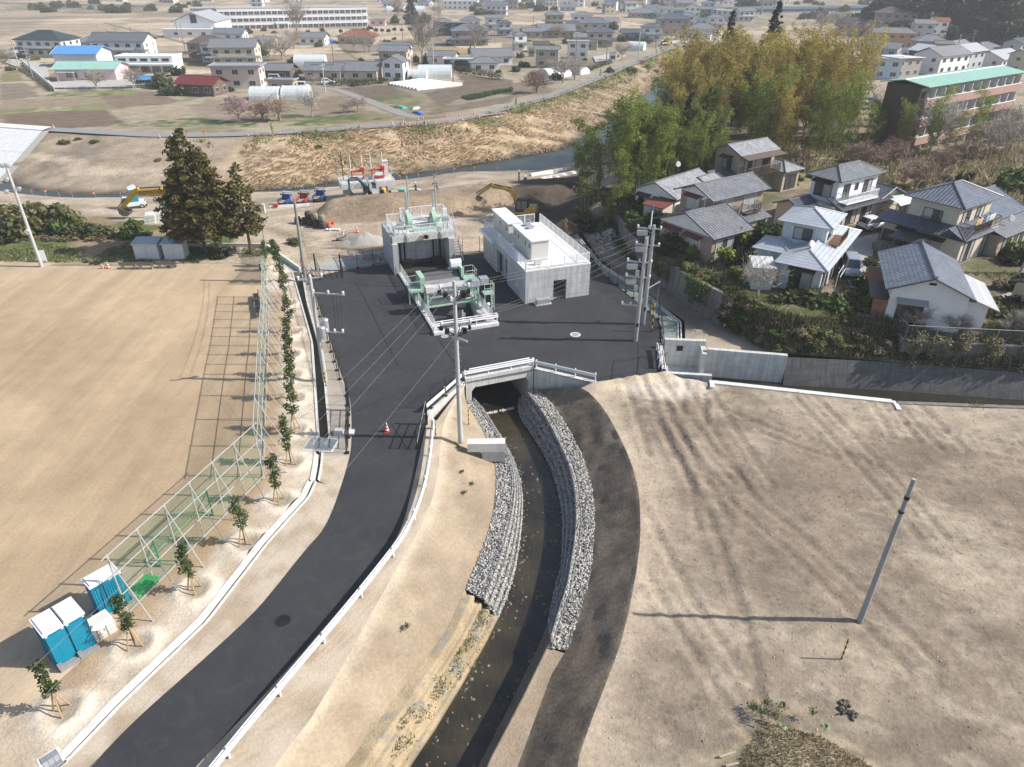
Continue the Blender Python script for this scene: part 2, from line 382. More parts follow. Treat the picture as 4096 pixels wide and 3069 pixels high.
# farm plots: (region, outline, colour)
PLOTS=[('A1',[(30,990),(500,960),(900,950),(1000,990),(1062,1055),(990,1100),(470,1140),(30,1130)],(.155,.115,.082)),('A1',[(0,870),(830,830),(900,890),(500,918),(0,950)],(.25,.2,.145)),('A1',[(840,825),(1330,800),(1560,870),(1420,905),(1000,935)],(.19,.145,.11)),('A1',[(985,965),(1500,905),(1665,1010),(1085,1060)],(.3,.25,.18)),('A1',[(1600,905),(1940,885),(2212,980),(2180,1050),(1720,1010)],(.25,.2,.15)),('A1',[(0,725),(230,722),(350,840),(0,860)],(.2,.165,.13)),('A1',[(0,640),(150,600),(200,700),(0,715)],(.2,.17,.09)),('A2',[(650,770),(1140,730),(1420,860),(1380,930),(1050,880)],(.14,.115,.085)),('A2',[(1440,800),(1780,745),(2212,690),(2212,770),(1780,850),(1600,920)],(.15,.12,.09)),('A2',[(1500,950),(2212,830),(2212,900),(1480,1010)],(.18,.14,.105)),('A2',[(460,870),(760,840),(900,900),(700,960),(450,960)],(.2,.16,.11)),('A2',[(300,1000),(900,930),(1180,1010),(1150,1060),(700,1090)],(.21,.17,.12)),('A2',[(0,880),(420,870),(440,970),(0,1030)],(.23,.19,.13)),('A2',[(1740,650),(2212,690),(1800,745)],(.13,.105,.08)),('A2',[(160,640),(330,560),(700,600),(560,760)],(.22,.19,.14)),('A2',[(0,235),(560,290),(1050,300),(1500,270),(1560,215),(980,230),(960,255)],(.42,.36,.28)),('A2',[(1540,400),(1830,420),(1860,470),(1500,500)],(.33,.24,.13)),('A3',[(480,500),(760,490),(720,560),(560,600)],(.2,.18,.12)),('A3',[(0,720),(300,700),(320,800),(0,860)],(.2,.15,.11)),('A1',[(1480,510),(1800,540),(1870,590),(1500,580)],(.24,.2,.07))]
GRASS=[('A1',[(0,955),(900,890),(1010,935),(900,950),(30,985)]),('A1',[(1060,1060),(1700,1015),(2212,1060),(2212,1106),(1000,1106)]),('A1',[(350,840),(470,800),(1340,770),(1400,800),(830,835)]),('A2',[(560,1010),(900,980),(1150,1000),(1180,1040),(650,1080),(600,1106),(200,1106)]),('A2',[(980,850),(1250,800),(1450,860),(1380,930),(1500,960),(1200,940)]),('A2',[(1770,845),(2212,768),(2212,800),(1850,870)]),('A2',[(200,1010),(560,990),(600,1040),(100,1060)])]
PLW=[([(p.x,p.y)for p in GL(r,L)],c)for r,L,c in PLOTS];GRW=[[(p.x,p.y)for p in GL(r,L)]for r,L in GRASS]
ORCH=[(46,84),(88,80),(118,110),(105,150),(60,140),(34,118)]
HAUL=[GL('B2',q)for q in([(-200,800),(0,800),(300,755),(640,690)],[(-100,830),(100,880),(400,960),(700,1045),(1090,1060)],[(-60,800),(60,850),(300,960),(560,1080)],[(-300,760),(0,770),(250,735),(620,650)],[(0,660),(400,640),(700,610)],[(1250,560),(1700,500),(2212,430)],[(100,900),(420,1040),(520,1150)])]
DARKP=[(p.x,p.y)for p in GL('B3',[(-60,560),(200,520),(560,490),(720,640),(680,900),(420,1000),(180,900),(0,720)],.6)]
def tcol(x,y):
 n=fbm(x*.16,y*.16,21,5);n2=fbm(x*.6,y*.6,22,4);nb=fbm(x*.03,y*.03,23,4)
 c=mix((.235,.195,.15),(.33,.28,.205),Ac(.35,.65,nb));c=mix(c,(.15,.15,.075),Ac(.56,.68,n)*.6)
 # paddies across the far plain, each with its own stubble colour, low bunds between
 u=x*.94+y*.34+fbm(x*.01,y*.01,2,2)*10;v=-x*.34+y*.94
 iu=np.floor(u/46).astype(int);iv=np.floor(v/23).astype(int);hh=_h(iu,iv,91)
 pc=mix((.22,.18,.14),(.5,.4,.29),hh);pc=pc*(.9+.2*Dw(u*.9,v*.02,4))[...,None]
 fu=np.abs(u/46-iu-.5);fv=np.abs(v/23-iv-.5);bund=np.maximum(Ac(.476,.486,fu),Ac(.445,.47,fv))
 pc=mix(pc,(.16,.15,.09),bund*.9)
 c=mix(c,pc,Ac(205,215,y)*np.where(x<-5,1,Ac(330,350,y))*Ac(175,150,x))
 for P,k in PLW:
  m=As(x+(n2-.5)*1.6,y+(n-.5)*2.,P);fur=.88+.24*Dw((x*.6-y*.8)*1.4,(x*.8+y*.6)*.05,7)
  c=np.where(m[...,None],np.array(k)*fur[...,None],c)
 for P in GRW:
  m=As(x,y,P)*Ac(.38,.5,n2);c=mix(c,mix((.07,.11,.03),(.2,.2,.09),Ac(.3,.7,n)),m)
 riv=As(x,y,RIV);bnk=As(x,y,BANK);sn=A7(x,y,Az);sf=A7(x,y,Bx);lv=A7(x,y,Cl)
 # straw on the mown river bank, bare cut earth further left, greener along the levee road
 st=mix((.36,.27,.165),STRAW,Ac(.3,.6,n2));st=mix(st,(.24,.19,.12),Ac(.55,.72,n)*.75)
 cut=mix((.33,.265,.2),(.24,.195,.15),Ac(.35,.65,n));cut=mix(cut,(.17,.16,.08),Ac(.6,.7,n2)*.35)
 cut=np.where((np.abs(sf-10-(n-.5)*6)<1.3)[...,None],np.array((.4,.33,.25)),cut)
 b=mix(cut,st,Ac(-60,-44,x+(n-.5)*18));b=mix(b,(.25,.2,.155),Ac(4,15,x+(n-.5)*14)*.6)
 b=mix(b,(.08,.12,.03),Ac(7,3,lv+(n2-.5)*5)*Ac(.42,.52,n)*Ac(-56,-44,x))
 b=mix(b,(.11,.09,.065),Ac(2.6,.6,sf+(n2-.5)*2))
 c=np.where(bnk[...,None],b,c)
 near=~riv&~bnk&(y<132)&(x<24)&((y>76.5)|(x>-27))
 s=mix((.42,.345,.26),(.3,.24,.18),Ac(.4,.66,n));s=mix(s,(.49,.42,.33),Ac(.58,.7,n2)*.6)
 s=mix(s,(.3,.245,.185),Ac(-8,6,x)*Ac(92,100,y)*.7);s=mix(s,(.2,.16,.12),Ac(1.6,.4,sn))
 c=np.where(near[...,None],s,c)
 for L in HAUL:d=A7(x,y,L)+(n2-.5)*.5;c=np.where(near[...,None],mix(mix(c,(.235,.185,.135),np.exp(-(d/.55)**2)*.75),(.47,.4,.31),np.exp(-((d-1.2)/.35)**2)*.5),c)
 pd=A7(x,y,PLAT,True);pin=As(x,y,PLAT)
 c=np.where((near&((pd<3.5)|pin))[...,None],mix((.33,.25,.175),(.22,.17,.12),Ac(.35,.62,n)),c)
 c=mix(c,mix(DARK,(.11,.088,.07),n2),As(x+(n-.5)*3,y+(n2-.5)*3,DARKP)*near*1.)
 # the grassy, weedy strip behind the sports ground
 gs=(y>75.5)&(y<93+(n-.5)*10)&(x<-35+(n2-.5)*6)&near
 g=mix((.1,.13,.045),(.26,.2,.13),Ac(.42,.6,n));g=mix(g,(.36,.28,.19),Ac(79.5,77,y+(n2-.5)*3))
 c=np.where(gs[...,None],g,c)
 # terrace gardens and the old orchard behind the houses
 ti=(As(x,y,TERR)|((x>24)&(y<175)&(y>52)&(x<165)))&~riv&~bnk
 t=mix((.17,.135,.1),(.25,.2,.15),Ac(.35,.65,n2));t=mix(t,(.09,.105,.04),Ac(.46,.6,n)*.7)
 o=mix((.27,.21,.15),(.2,.15,.11),Ac(.35,.65,n));o=mix(o,(.17,.19,.07),Ac(.52,.64,n2)*.7)
 t=np.where(As(x,y,ORCH)[...,None],o,t)
 c=np.where(ti[...,None],t,c)
 c=mix(c,(.34,.335,.31),riv*1.)
 hill=np.hypot((x-262)/95.,(y-394)/85.);c=np.where((hill<.97)[...,None],np.array((.05,.055,.03)),c)
 return c
def axis(lo,a,b,hi,st,gr):
 r=list(np.arange(a,b,st));s=st;v=b
 while v<hi:r.append(v);s*=gr;v+=s
 r.append(hi);s=st;v=a-st;L=[]
 while v>lo:L.append(v);s*=gr;v-=s
 return np.array([lo]+L[::-1]+r)
xs=axis(-3500,-150,190,3500,.95,1.06);ys=axis(4,60,345,6000,.85,1.045)
gx,gy=np.meshgrid(xs,ys);hz=terr(gx,gy);hc=tcol(gx,gy)
nx,ny=len(xs),len(ys);ii=(np.arange(ny-1)[:,None]*nx+np.arange(nx-1)[None,:]).ravel()
M_ground=Br('ground_earth',2.6,.55,.9)
Bv(Ar('ground',np.c_[gx.ravel(),gy.ravel(),hz.ravel()],np.c_[ii,ii+1,ii+nx+1,ii+nx],M_ground,hc.reshape(-1,3),smooth=True))
# sheets of the worked ground in front, each a constrained triangulation with its own relief and colour
def Ci(name,P,Dy,m,zf=None,cf=None,z=0.,jit=.35,kind=True):
 P=[(p[0],p[1])for p in P];rng=np.random.default_rng(len(P)*7+int(Dy*100))
 E=[]
 for a,b in zip(P,P[1:]+P[:1]):
  k=max(1,int(math.hypot(b[0]-a[0],b[1]-a[1])/(Dy*1.5)))
  E+=[(a[0]+(b[0]-a[0])*i/k,a[1]+(b[1]-a[1])*i/k)for i in Rn(k)]
 X=np.arange(min(p[0]for p in P),max(p[0]for p in P),Dy);Y=np.arange(min(p[1]for p in P),max(p[1]for p in P),Dy)
 qx,qy=np.meshgrid(X,Y);qx=qx+rng.uniform(-jit,jit,qx.shape)*Dy;qy=qy+rng.uniform(-jit,jit,qy.shape)*Dy
 qx,qy=qx.ravel(),qy.ravel();k=As(qx,qy,P)&(A7(qx,qy,E,True)>Dy*.45)
 V=[Vc(e)for e in E]+[Vc((a,b))for a,b in zip(qx[k],qy[k])];n=len(E)
 vo,_,fo,*_=delaunay_2d_cdt(V,[(i,(i+1)%n)for i in Rn(n)],[],1,1e-5)
 A=np.array([(v.x,v.y)for v in vo]);F=np.array([f for f in fo if len(f)==3])
 zz=np.full(len(A),z)if zf is None else zf(A[:,0],A[:,1])
 q=A[F];ar=(q[:,1,0]-q[:,0,0])*(q[:,2,1]-q[:,0,1])-(q[:,2,0]-q[:,0,0])*(q[:,1,1]-q[:,0,1]);F[ar<0]=F[ar<0][:,::-1]
 o=Ar(name,np.c_[A,zz],F,m,None if cf is None else cf(A[:,0],A[:,1]),smooth=True)
 return Bv(o)if kind else o
def Cm(name,rows,n,m,cf=None,zn=0.,sub=1,parent=None,org=None,seed=1,smooth=True):
 """surface through several lines, each resampled to n points; sub extra rows between each pair"""
 S=[Al(L,n)for L in rows];Q=[]
 for a,b in zip(S[:-1],S[1:]):
  for k in Rn(sub):Q.append(a+(b-a)*k/sub)
 Q.append(S[-1]);V=np.concatenate(Q);k=len(Q)
 if zn:
  inn=np.repeat(np.r_[0,np.ones(k-2),0],n);V[:,2]+=(fbm(V[:,0]*1.3,V[:,1]*1.3,seed,4)-.5)*zn*inn
 i=(np.arange(k-1)[:,None]*n+np.arange(n-1)[None,:]).ravel();F=np.c_[i,i+n,i+n+1,i+1]
 nz=(Q[1][0]-Q[0][0]);
 p=V[F[:1]][0];
 if np.cross(p[1]-p[0],p[2]-p[0])[2]<0:F=F[:,::-1]
 col=None if cf is None else cf(V[:,0],V[:,1],np.repeat(np.linspace(0,1,k),n))
 if org is not None:V=V-np.array(org)
 return Ar(name,V,F,m,col,parent,smooth)
V2=lambda L:[Vc((a,b,0))for a,b in L]
NET=V2([(-21.6,22.5),(-20.,27.2),(-16.7,37.9),(-18.2,42.9),(-20.6,51.6),(-22.,56.8),(-23.6,62.2),(-25.2,67.6)])
DL=V2([(-24.6,74.6),(-21.6,66.7),(-18.3,57.9),(-17.2,53.9),(-14.,42.3),(-14.2,41.6)])
DR=V2([(-23.75,74.9),(-21.1,66.7),(-17.6,57.2),(-16.5,53.9),(-13.3,42.3),(-13.5,41.6)])
KT=GL('D2',[(1095,1165),(1080,1350),(1035,1600)])+GL('C5',[(2140,540),(2085,660),(1960,795),(1800,975),(1390,1505)])+GL('C6',[(900,1170),(480,1610)])
KT=[Vc((-13.9,40.6,0))]+KT+[Vc((-25.5,12,0))]
def off(L,d):
 o=[]
 for i,p in En(L):
  a=L[max(0,i-1)];b=L[min(len(L)-1,i+1)];t=Vc((b.x-a.x,b.y-a.y,0)).normalized();o.append(p+Vc((-t.y,t.x,0))*d)
 return o
AL=V2([(-23.2,74.2),(-21.1,69.8),(-19.3,64.9),(-15.2,54.),(-14.1,51.),(-13.,48.4),(-12.3,45.6),(-11.7,42.6),(-11.4,40.7),(-11.3,38.),(-11.3,35.),(-11.5,32.7),(-12.1,31.3),(-13.,28.4),(-13.7,26.3),(-15.5,23.),(-17.3,19.9),(-18.1,17.8),(-21.5,11.5)])
AR=V2([(-16.5,12),(-13.6,17.9),(-11.4,21.9),(-9.1,26.8),(-7.4,30.5),(-6.7,33.),(-6.55,37.1),(-6.5,41.8),(-6.45,45.)])
ARs=Ak(AR,2);ALs=Ak(AL,2)
def col_sport(x,y):
 n=fbm(x*.09,y*.09,31,4);c=mix((.455,.345,.225),(.375,.28,.18),Ac(.35,.65,n))
 d=A7(x,y,NET);c=mix(c,(.47,.385,.285),Ac(9,2,d+(n-.5)*14)*.5*(y<30))
 l=Ac(-30,-62,x+(n-.5)*30)*Ac(30,45,y);c=mix(c,(.44,.33,.215),l*.8)
 c=mix(c,(.45,.36,.255),Ac(70,76,y+(n-.5)*8)*.6);return c
M_sport=Br('sports_ground_dirt',5.,.2,.4,streak=.15,ssc=(.42,.035,1),rot=(0,0,R(-24)))
NETb=[Vc((-29,10,0))]+NET+[Vc((-29.3,77.6,0))]
Ci('sports_ground',[(-135,4)]+[(p.x+0.,p.y)for p in[Vc((-33,4,0))]+NETb]+[(-33,77.3),(-45,76.6),(-60,77.6),(-135,79)],1.2,M_sport,None,col_sport)
def ring_h(x,y):
 z=.004+(fbm(x*1.2,y*1.2,41,3)-.5)*.07
 for p in TREES:
  d=np.hypot(x-p.x,y-p.y);z=z+.22*np.exp(-((d-.95)/.25)**2)-.05*np.exp(-(d/.6)**2)
 return z
TREES=V2([(-28.,76.4),(-26.5,75.),(-25.,71.8),(-22.9,66.),(-20.7,59.6),(-19.6,55.2),(-18.5,51.6),(-17.3,47.9),(-16.1,43.6),(-15.3,39.5),(-15.,35.5),(-15.9,31.6),(-17.5,27.9),(-19.1,24.2),(-20.8,20.5)])
def col_strip(x,y):
 n=fbm(x*.5,y*.5,42,5);n2=fbm(x*2,y*2,43,3);c=mix((.58,.5,.4),(.45,.365,.27),Ac(.42,.68,n))
 for p in TREES:
  d=np.hypot(x-p.x,y-p.y);c=mix(c,(.66,.58,.48),np.exp(-((d-1.05)/.42)**2)*.95);c=mix(c,(.3,.24,.18),np.exp(-(d/.55)**2)*.7)
 d=A7(x,y,NET);c=mix(c,(.36,.26,.165),Ac(2.2,.2,d+(n-.5)*3));return mix(c,(.3,.235,.165),Ac(.62,.7,n2)*.3)
M_strip=Br('planting_strip_sand',7.,.3,.9)
KL=off(KT,-.42);KR=off(KT,.16)
dirn=(KT[3]-KT[2]);
KL,KR=(off(KT,-.42),off(KT,.2))if off(KT,-.42)[4].x<KT[4].x else(off(KT,.42),off(KT,-.2))
Ci('planting_strip',[(p.x,p.y)for p in NETb]+[(-29.5,78.5),(-28.5,79.)]+[(p.x-.12,p.y)for p in DL]+[(p.x,p.y)for p in KL],.3,M_strip,ring_h,col_strip)
def col_sh(x,y):
 n=fbm(x*.8,y*.8,52,5);c=mix((.5,.425,.335),(.4,.315,.225),Ac(.45,.7,n));return c
Cz=Br('road_shoulder_sand',7.,.24,.6)
Cm('road_shoulder',[KR,[Vc((-11.6,41.2,0))]+ALs[ALs.index(min(ALs,key=lambda p:abs(p.y-40.))):]],90,Cz,lambda x,y,t:col_sh(x,y),sub=5)['kind']='structure'
Ci('gravel_patch',[(-22.4,75.),(-19.4,75.25),(-14.3,77.5),(-14.,80.),(-17.5,80.8),(-21.5,78.),(-23.,76.2)],.8,Br('gravel_grey',8,.3,.8),lambda x,y:.035+(fbm(x,y,33,3)-.5)*.05,lambda x,y:mix((.37,.37,.345),(.29,.27,.235),Ac(.4,.62,fbm(x*.6,y*.6,34,4))))
# paved strip between ditch and fence
M_pave=Br('strip_paving',5.,.12,.2)
def col_pave(x,y):
 n=fbm(x*.6,y*.6,62,4);return mix((.42,.375,.32),(.34,.28,.21),Ac(.5,.7,n))
Ci('footway',[(p.x+.14,p.y)for p in DR]+[(-13.2,40.4),(-11.5,40.4)]+[(p.x+.25,p.y)for p in reversed(AL[:9])]+[(-22.6,75.4)],.8,M_pave,lambda x,y:np.full(x.shape,.006),col_pave)
# asphalt yard and road
def asphalt():
 m,nt,b=Ba('new_asphalt');v=Aw(nt,'World');n1=A9(nt,v,.22,6,.62)
 w=nd(nt,'ShaderNodeTexNoise');SI(w,'Scale',.9);SI(w,'Detail',5);SI(w,'Distortion',2.2);nt.links.new(v,w.inputs['Vector'])
 n3=A9(nt,v,45,3,.7)
 c=Bd(nt,n1,[(.34,(.03,.031,.035)),(.6,(.041,.042,.045)),(.78,(.056,.055,.055))])
 c=Bl(nt,Bd(nt,w.outputs[0],[(.5,0.),(.7,.22)]),c,(.085,.082,.078))
 mw=nd(nt,'ShaderNodeTexNoise');SI(mw,'Scale',.55);SI(mw,'Detail',2);SI(mw,'Distortion',3.5);nt.links.new(v,mw.inputs['Vector'])
 ln=Ai(nt,'ABSOLUTE',Ai(nt,'SUBTRACT',Ai(nt,'FRACT',Ai(nt,'MULTIPLY',mw.outputs[0],17.)),.5))
 c=Bl(nt,Ai(nt,'MULTIPLY',Bd(nt,ln,[(0.,1.),(.09,0.)]),Bd(nt,n1,[(.45,0.),(.62,.35)])),c,(.024,.024,.026))
 c=Bl(nt,1.,c,Bd(nt,n3,[(.3,.75),(.7,1.3)]),'MULTIPLY')
 nt.links.new(c,b.inputs['Base Color']);SI(b,'Roughness',.72);SI(b,'Specular IOR Level',.35)
 D1(nt,b,n3,.25,.01);return m
M_asph=asphalt()
YB=[(-21.5,73.6),(-19.5,75.),(-14.6,77.2)]
YR=[(6.,88.9),(6.7,88.5),(8.7,82.4),(9.75,75.2),(11.7,69.8),(14.15,62.9),(14.1,61.),(12.8,53.3),(12.8,52.45),(8.2,50.95),(6.8,50.55),(2.,52.8),(-3.7,50.6),(-3.95,51.),(-6.3,46.4)]
ROAD=[(p.x,p.y)for p in ALs]+[(p.x,p.y)for p in ARs]+YR[::-1]+[(-6.1,80.6),(-12.,79.),(-14.2,77.4)]+YB[::-1]
PIT0=Vc((-7.2,59.5,0));PRZ=R(20.3);PM=Mx.Translation(PIT0)@Mx.Rotation(PRZ,4,'Z')
pitc=[PM@Vc(q)for q in((.25,.35,0),(5.75,.35,0),(5.75,15.8,0),(.25,15.8,0))]
def yard():
 P=ROAD;V=[Vc(p)for p in P];n=len(V);E=[(i,(i+1)%n)for i in Rn(n)]
 H=[Vc((p.x,p.y))for p in pitc];V+=H;E+=[(n+i,n+(i+1)%4)for i in Rn(4)]
 vo,_,fo,*_=delaunay_2d_cdt(V,E,[],1,1e-5);b=MB();hp=[(p.x,p.y)for p in H]
 vs=[(v.x,v.y,.02)for v in vo];fs=[]
 for f in fo:
  cx=sum(vs[i][0]for i in f)/len(f);cy=sum(vs[i][1]for i in f)/len(f)
  if As(np.array([cx]),np.array([cy]),hp)[0]:continue
  fs.append(list(f))
 b.add(vs,fs);o=b.bd('road',M_asph);Bv(o)
yard()
M_seam=Aj('asphalt_joint',(.018,.018,.02),.6)
def seam(L,w=.05):
 b=MB();A=off(L,w);B=off(L,-w)
 for i in Rn(len(L)-1):b.face([(A[i].x,A[i].y,.026),(A[i+1].x,A[i+1].y,.026),(B[i+1].x,B[i+1].y,.026),(B[i].x,B[i].y,.026)][::-1])
 return b
j=MB()
for L in(GL('C1',[(690,360),(760,480),(900,760),(1000,960),(1090,1140)]),GL('C1',[(1015,335),(1070,440)]),GL('C1',[(1420,860),(1510,1000),(1600,1130)])):
 s=seam(L,.06);j.add(s.v,s.f)
Bv(j.bd('road_marking',M_seam))
# brook: lines read off the banks
B0=Ak([Vc((-3.95,50.4,0))]+GL('C7',[(470,470),(445,640),(430,830),(395,1010),(290,1250),(165,1450)])+GL('O',[(690,1530),(590,1657)])+[Vc((-12.6,12,0))],1)
B1=Ak(GL('C7',[(612,362),(680,455),(740,560),(800,690),(825,850),(815,1000),(785,1200),(700,1420)],-1.75)+GL('D5',[(525,215)],-1.75),1)
LT=Ak(GL('C7',[(668,348),(745,440),(845,620),(915,770),(938,900),(920,1100),(860,1300),(790,1500)],-1.75)+GL('D5',[(650,290)],-1.75),1)
WL=Ak(GL('C7',[(690,375),(745,435),(860,620),(960,800),(1003,1000),(990,1250),(955,1480)],NWZ)+GL('D5',[(860,290),(785,465)],NWZ),1)
WR=Ak(GL('C7',[(985,345),(975,440),(1100,620),(1190,780),(1250,960),(1283,1150),(1280,1350),(1265,1531)],NWZ)+GL('D5',[(1265,200),(1205,500)],NWZ),1)
RI=Ak(GL('C7',[(1040,285),(1180,420),(1290,640),(1360,800),(1390,930),(1405,1100),(1395,1300),(1350,1531)],-1.75)+GL('D5',[(1370,280),(1300,470),(1228,690)],-1.75),1)
RO=Ak(GL('C7',[(1115,270),(1235,400),(1370,620),(1440,800),(1490,1000),(1500,1200),(1470,1531)],-1.75)+GL('D5',[(1500,250),(1430,480),(1362,715)],-1.75),1)
B1b=GL('D5',[(525,215),(370,560),(0,1050)],-1.75)+[Vc((-9.6,15,-1.75))];LTb=GL('D5',[(540,260),(400,570),(30,1100)],-1.75)+[Vc((-9.2,15,-1.75))]
WLb=GL('D5',[(785,465),(700,640),(500,990),(270,1370),(75,1657)],NWZ)+[Vc((-6.6,15,NWZ))]
WRb=GL('D5',[(1205,500),(1100,760),(980,1000),(860,1250),(650,1657)],NWZ)+[Vc((-3.,15,NWZ))]
RIb=GL('D5',[(1225,700),(1140,860),(1000,1150),(730,1657)],-1.85)+[Vc((-2.4,14,-1.85))];ROb=GL('D5',[(1330,735),(1230,900),(1080,1300),(950,1657)],-1.75)+[Vc((-1.2,14,-1.75))]
RC=Ak(GL('C7',[(1400,262),(1470,300),(1560,400),(1650,560),(1740,750),(1795,950),(1808,1150),(1800,1400)],-.05)+GL('D5',[(1821,560),(1680,950),(1540,1300),(1420,1657)],-.05)+[Vc((1.8,12,-.05))],1)
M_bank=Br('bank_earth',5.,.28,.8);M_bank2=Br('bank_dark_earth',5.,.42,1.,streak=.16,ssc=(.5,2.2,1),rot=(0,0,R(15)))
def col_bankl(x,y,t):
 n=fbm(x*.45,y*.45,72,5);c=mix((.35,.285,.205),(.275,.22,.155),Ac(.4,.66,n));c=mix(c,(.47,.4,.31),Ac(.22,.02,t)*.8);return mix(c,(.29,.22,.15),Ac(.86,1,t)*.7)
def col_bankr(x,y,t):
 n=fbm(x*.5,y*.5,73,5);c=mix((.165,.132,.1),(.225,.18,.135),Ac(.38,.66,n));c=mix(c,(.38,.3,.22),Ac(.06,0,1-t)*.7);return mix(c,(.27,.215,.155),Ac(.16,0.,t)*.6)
Cm('verge',[ARs,off(ARs,-.75)if off(ARs,-.75)[5].x>ARs[5].x else off(ARs,.75),B0[::-1]],80,Cz,lambda x,y,t:col_sh(x,y),sub=4)['kind']='structure'
Cm('brook_bank_sunny',[B0,B1[:-1]+B1b],90,M_bank,col_bankl,.22,12,seed=5)['kind']='structure'
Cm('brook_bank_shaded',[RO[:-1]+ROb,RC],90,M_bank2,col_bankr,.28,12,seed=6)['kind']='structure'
# older, silted mesh baskets further downstream: grown over
def col_old(x,y,t):
 n=fbm(x*.9,y*.9,74,5);c=mix((.33,.26,.165),(.43,.34,.22),Ac(.35,.6,n));c=mix(c,(.26,.245,.22),Ac(.56,.68,fbm(x*2,y*2,3,3))*.8);return mix(c,(.17,.13,.085),Ac(.93,1,t))
def Dz(a,b,n=4):
 A=Al(a,40);Bq=Al(b,40);o=[]
 for k in Rn(n):
  t0,t1=k/n,(k+1)/n;u=A.copy();u[:,:2]=A[:,:2]+(Bq[:,:2]-A[:,:2])*t1;u[:,2]=A[:,2]+(Bq[:,2]-A[:,2])*t0;o.append(u)
  w=A.copy();w[:,:2]=A[:,:2]+(Bq[:,:2]-A[:,:2])*(t1+.02);w[:,2]=A[:,2]+(Bq[:,2]-A[:,2])*t1-.05*(k==n-1);o.append(w)
 return[[Vc(p)for p in A]]+[[Vc(p)for p in q]for q in o]
M_old=Br('old_basket_silt',7,.3,.9)
t=Ab('gabion_wall','old silted mesh basket wall with green weeds along the sunny side of the brook','gabion wall',(-4,24,-1.75))
Cm('basket_tiers',[B1b]+Dz(LTb,WLb),60,M_old,col_old,.06,2,t,(-4,24,-1.75),smooth=False)
t2=Ab('gabion_wall','old silted mesh basket wall with bare earth top along the shaded side of the brook','gabion wall',(0,24,-1.75))
Cm('basket_tiers',[ROb]+Dz(RIb,WRb),60,M_old,lambda x,y,t:mix((.36,.28,.2),(.2,.165,.125),Ac(.15,.3,t))*(.75+.5*fbm(x,y,4,4))[:,None],.05,2,t2,(0,24,-1.75),smooth=False)
# stone filled gabions: core tiers plus a packing of individual stones
def stonemat():
 m,nt,b=Ba('gabion_stone');at=nd(nt,'ShaderNodeAttribute',attribute_name='Col').outputs['Color']
 n=A9(nt,Aw(nt,'Object'),12,4,.6);c=Bl(nt,1.,at,Bd(nt,n,[(.3,.8),(.7,1.2)]),'MULTIPLY')
 nt.links.new(c,b.inputs['Base Color']);SI(b,'Roughness',.9);return m
B3=stonemat();M_core=Aj('gabion_core',(.1,.1,.095),.95)
bmi=bmesh.new();bmesh.ops.create_icosphere(bmi,subdivisions=1,radius=1.);ICO_V=np.array([v.co[:]for v in bmi.verts]);ICO_F=np.array([[v.index for v in f.verts]for f in bmi.faces]);bmi.free()
def C3(P,size,seed,tint=None,flatn=.7):
 rng=np.random.default_rng(seed);n=len(P);k=len(ICO_V)
 th=rng.uniform(0,6.28,n);q=ICO_V[None]*(1+rng.uniform(-.32,.32,(n,k,1)))
 s=size*rng.uniform(.55,1.35,n)[:,None]*np.c_[rng.uniform(.8,1.25,n),rng.uniform(.7,1.05,n),np.full(n,flatn)*rng.uniform(.8,1.2,n)]
 q=q*s[:,None,:];c,si=np.cos(th)[:,None],np.sin(th)[:,None]
 V=np.stack([q[...,0]*c-q[...,1]*si,q[...,0]*si+q[...,1]*c,q[...,2]],-1)+P[:,None,:]
 F=(ICO_F[None]+(np.arange(n)*k)[:,None,None]).reshape(-1,3)
 g=rng.uniform(0,1,n)[:,None];col=np.array((.15,.15,.145))*(1-g)+np.array((.47,.465,.445))*g
 w=rng.uniform(0,1,n)<.12;col[w]=np.array((.52,.46,.38))
 if tint is not None:col=col*np.array(tint)
 return V.reshape(-1,3),F,np.repeat(col,k,0)
def gabion(label,outer,inner,Dp,seed,tint,n=4):
 org=Vc(tuple(Al(inner,3)[1]));t=Ab('gabion_wall',label,'gabion wall',org)
 st=Dz(inner,Dp,n);Cm('basket_core',[outer]+[[p-Vc((0,0,.05))for p in q]for q in st],40,M_core,None,0,1,t,org,smooth=False)
 rng=np.random.default_rng(seed)
 L=[(Al(outer,200),Al(inner,200))]+[(Al(a,200),Al(b,200))for a,b in zip(st[:-1],st[1:])]
 wire=MB()
 for k,(a,b)in En(L):
  d=np.linalg.norm(b-a,axis=1).mean();ln=np.linalg.norm(np.diff(a,axis=0),axis=1).sum()
  m=int(d*ln*(105 if k==0 else 95));u=rng.uniform(0,199,m);v=rng.uniform(.02,.98,m);i=np.minimum(u.astype(int),198);f=(u-i)[:,None]
  P=(a[i]*(1-f)+a[i+1]*f)*(1-v[:,None])+(b[i]*(1-f)+b[i+1]*f)*v[:,None]
  V,F,C=C3(P-np.array(org),.074,seed+k,tint)
  Ar('stone_fill',V,F,B3,C,t)
 M_w=Aj('basket_wire',(.3,.3,.3),.5,.3)
 for q in st[::1]:
  pts=Al(q,60)+np.array((0,0,.07));wire.tube([Vc(p)for p in pts],.02,4)
 wire.bd('wire_frame',M_w,t,org)
gabion('stone gabion wall stepping down on the sunny outer side of the brook bend',B1,LT,WL,100,(1,1,1))
gabion('stone gabion wall stepping down in shade on the inner side of the brook bend',RO,RI,WR,200,(1,.99,.97))
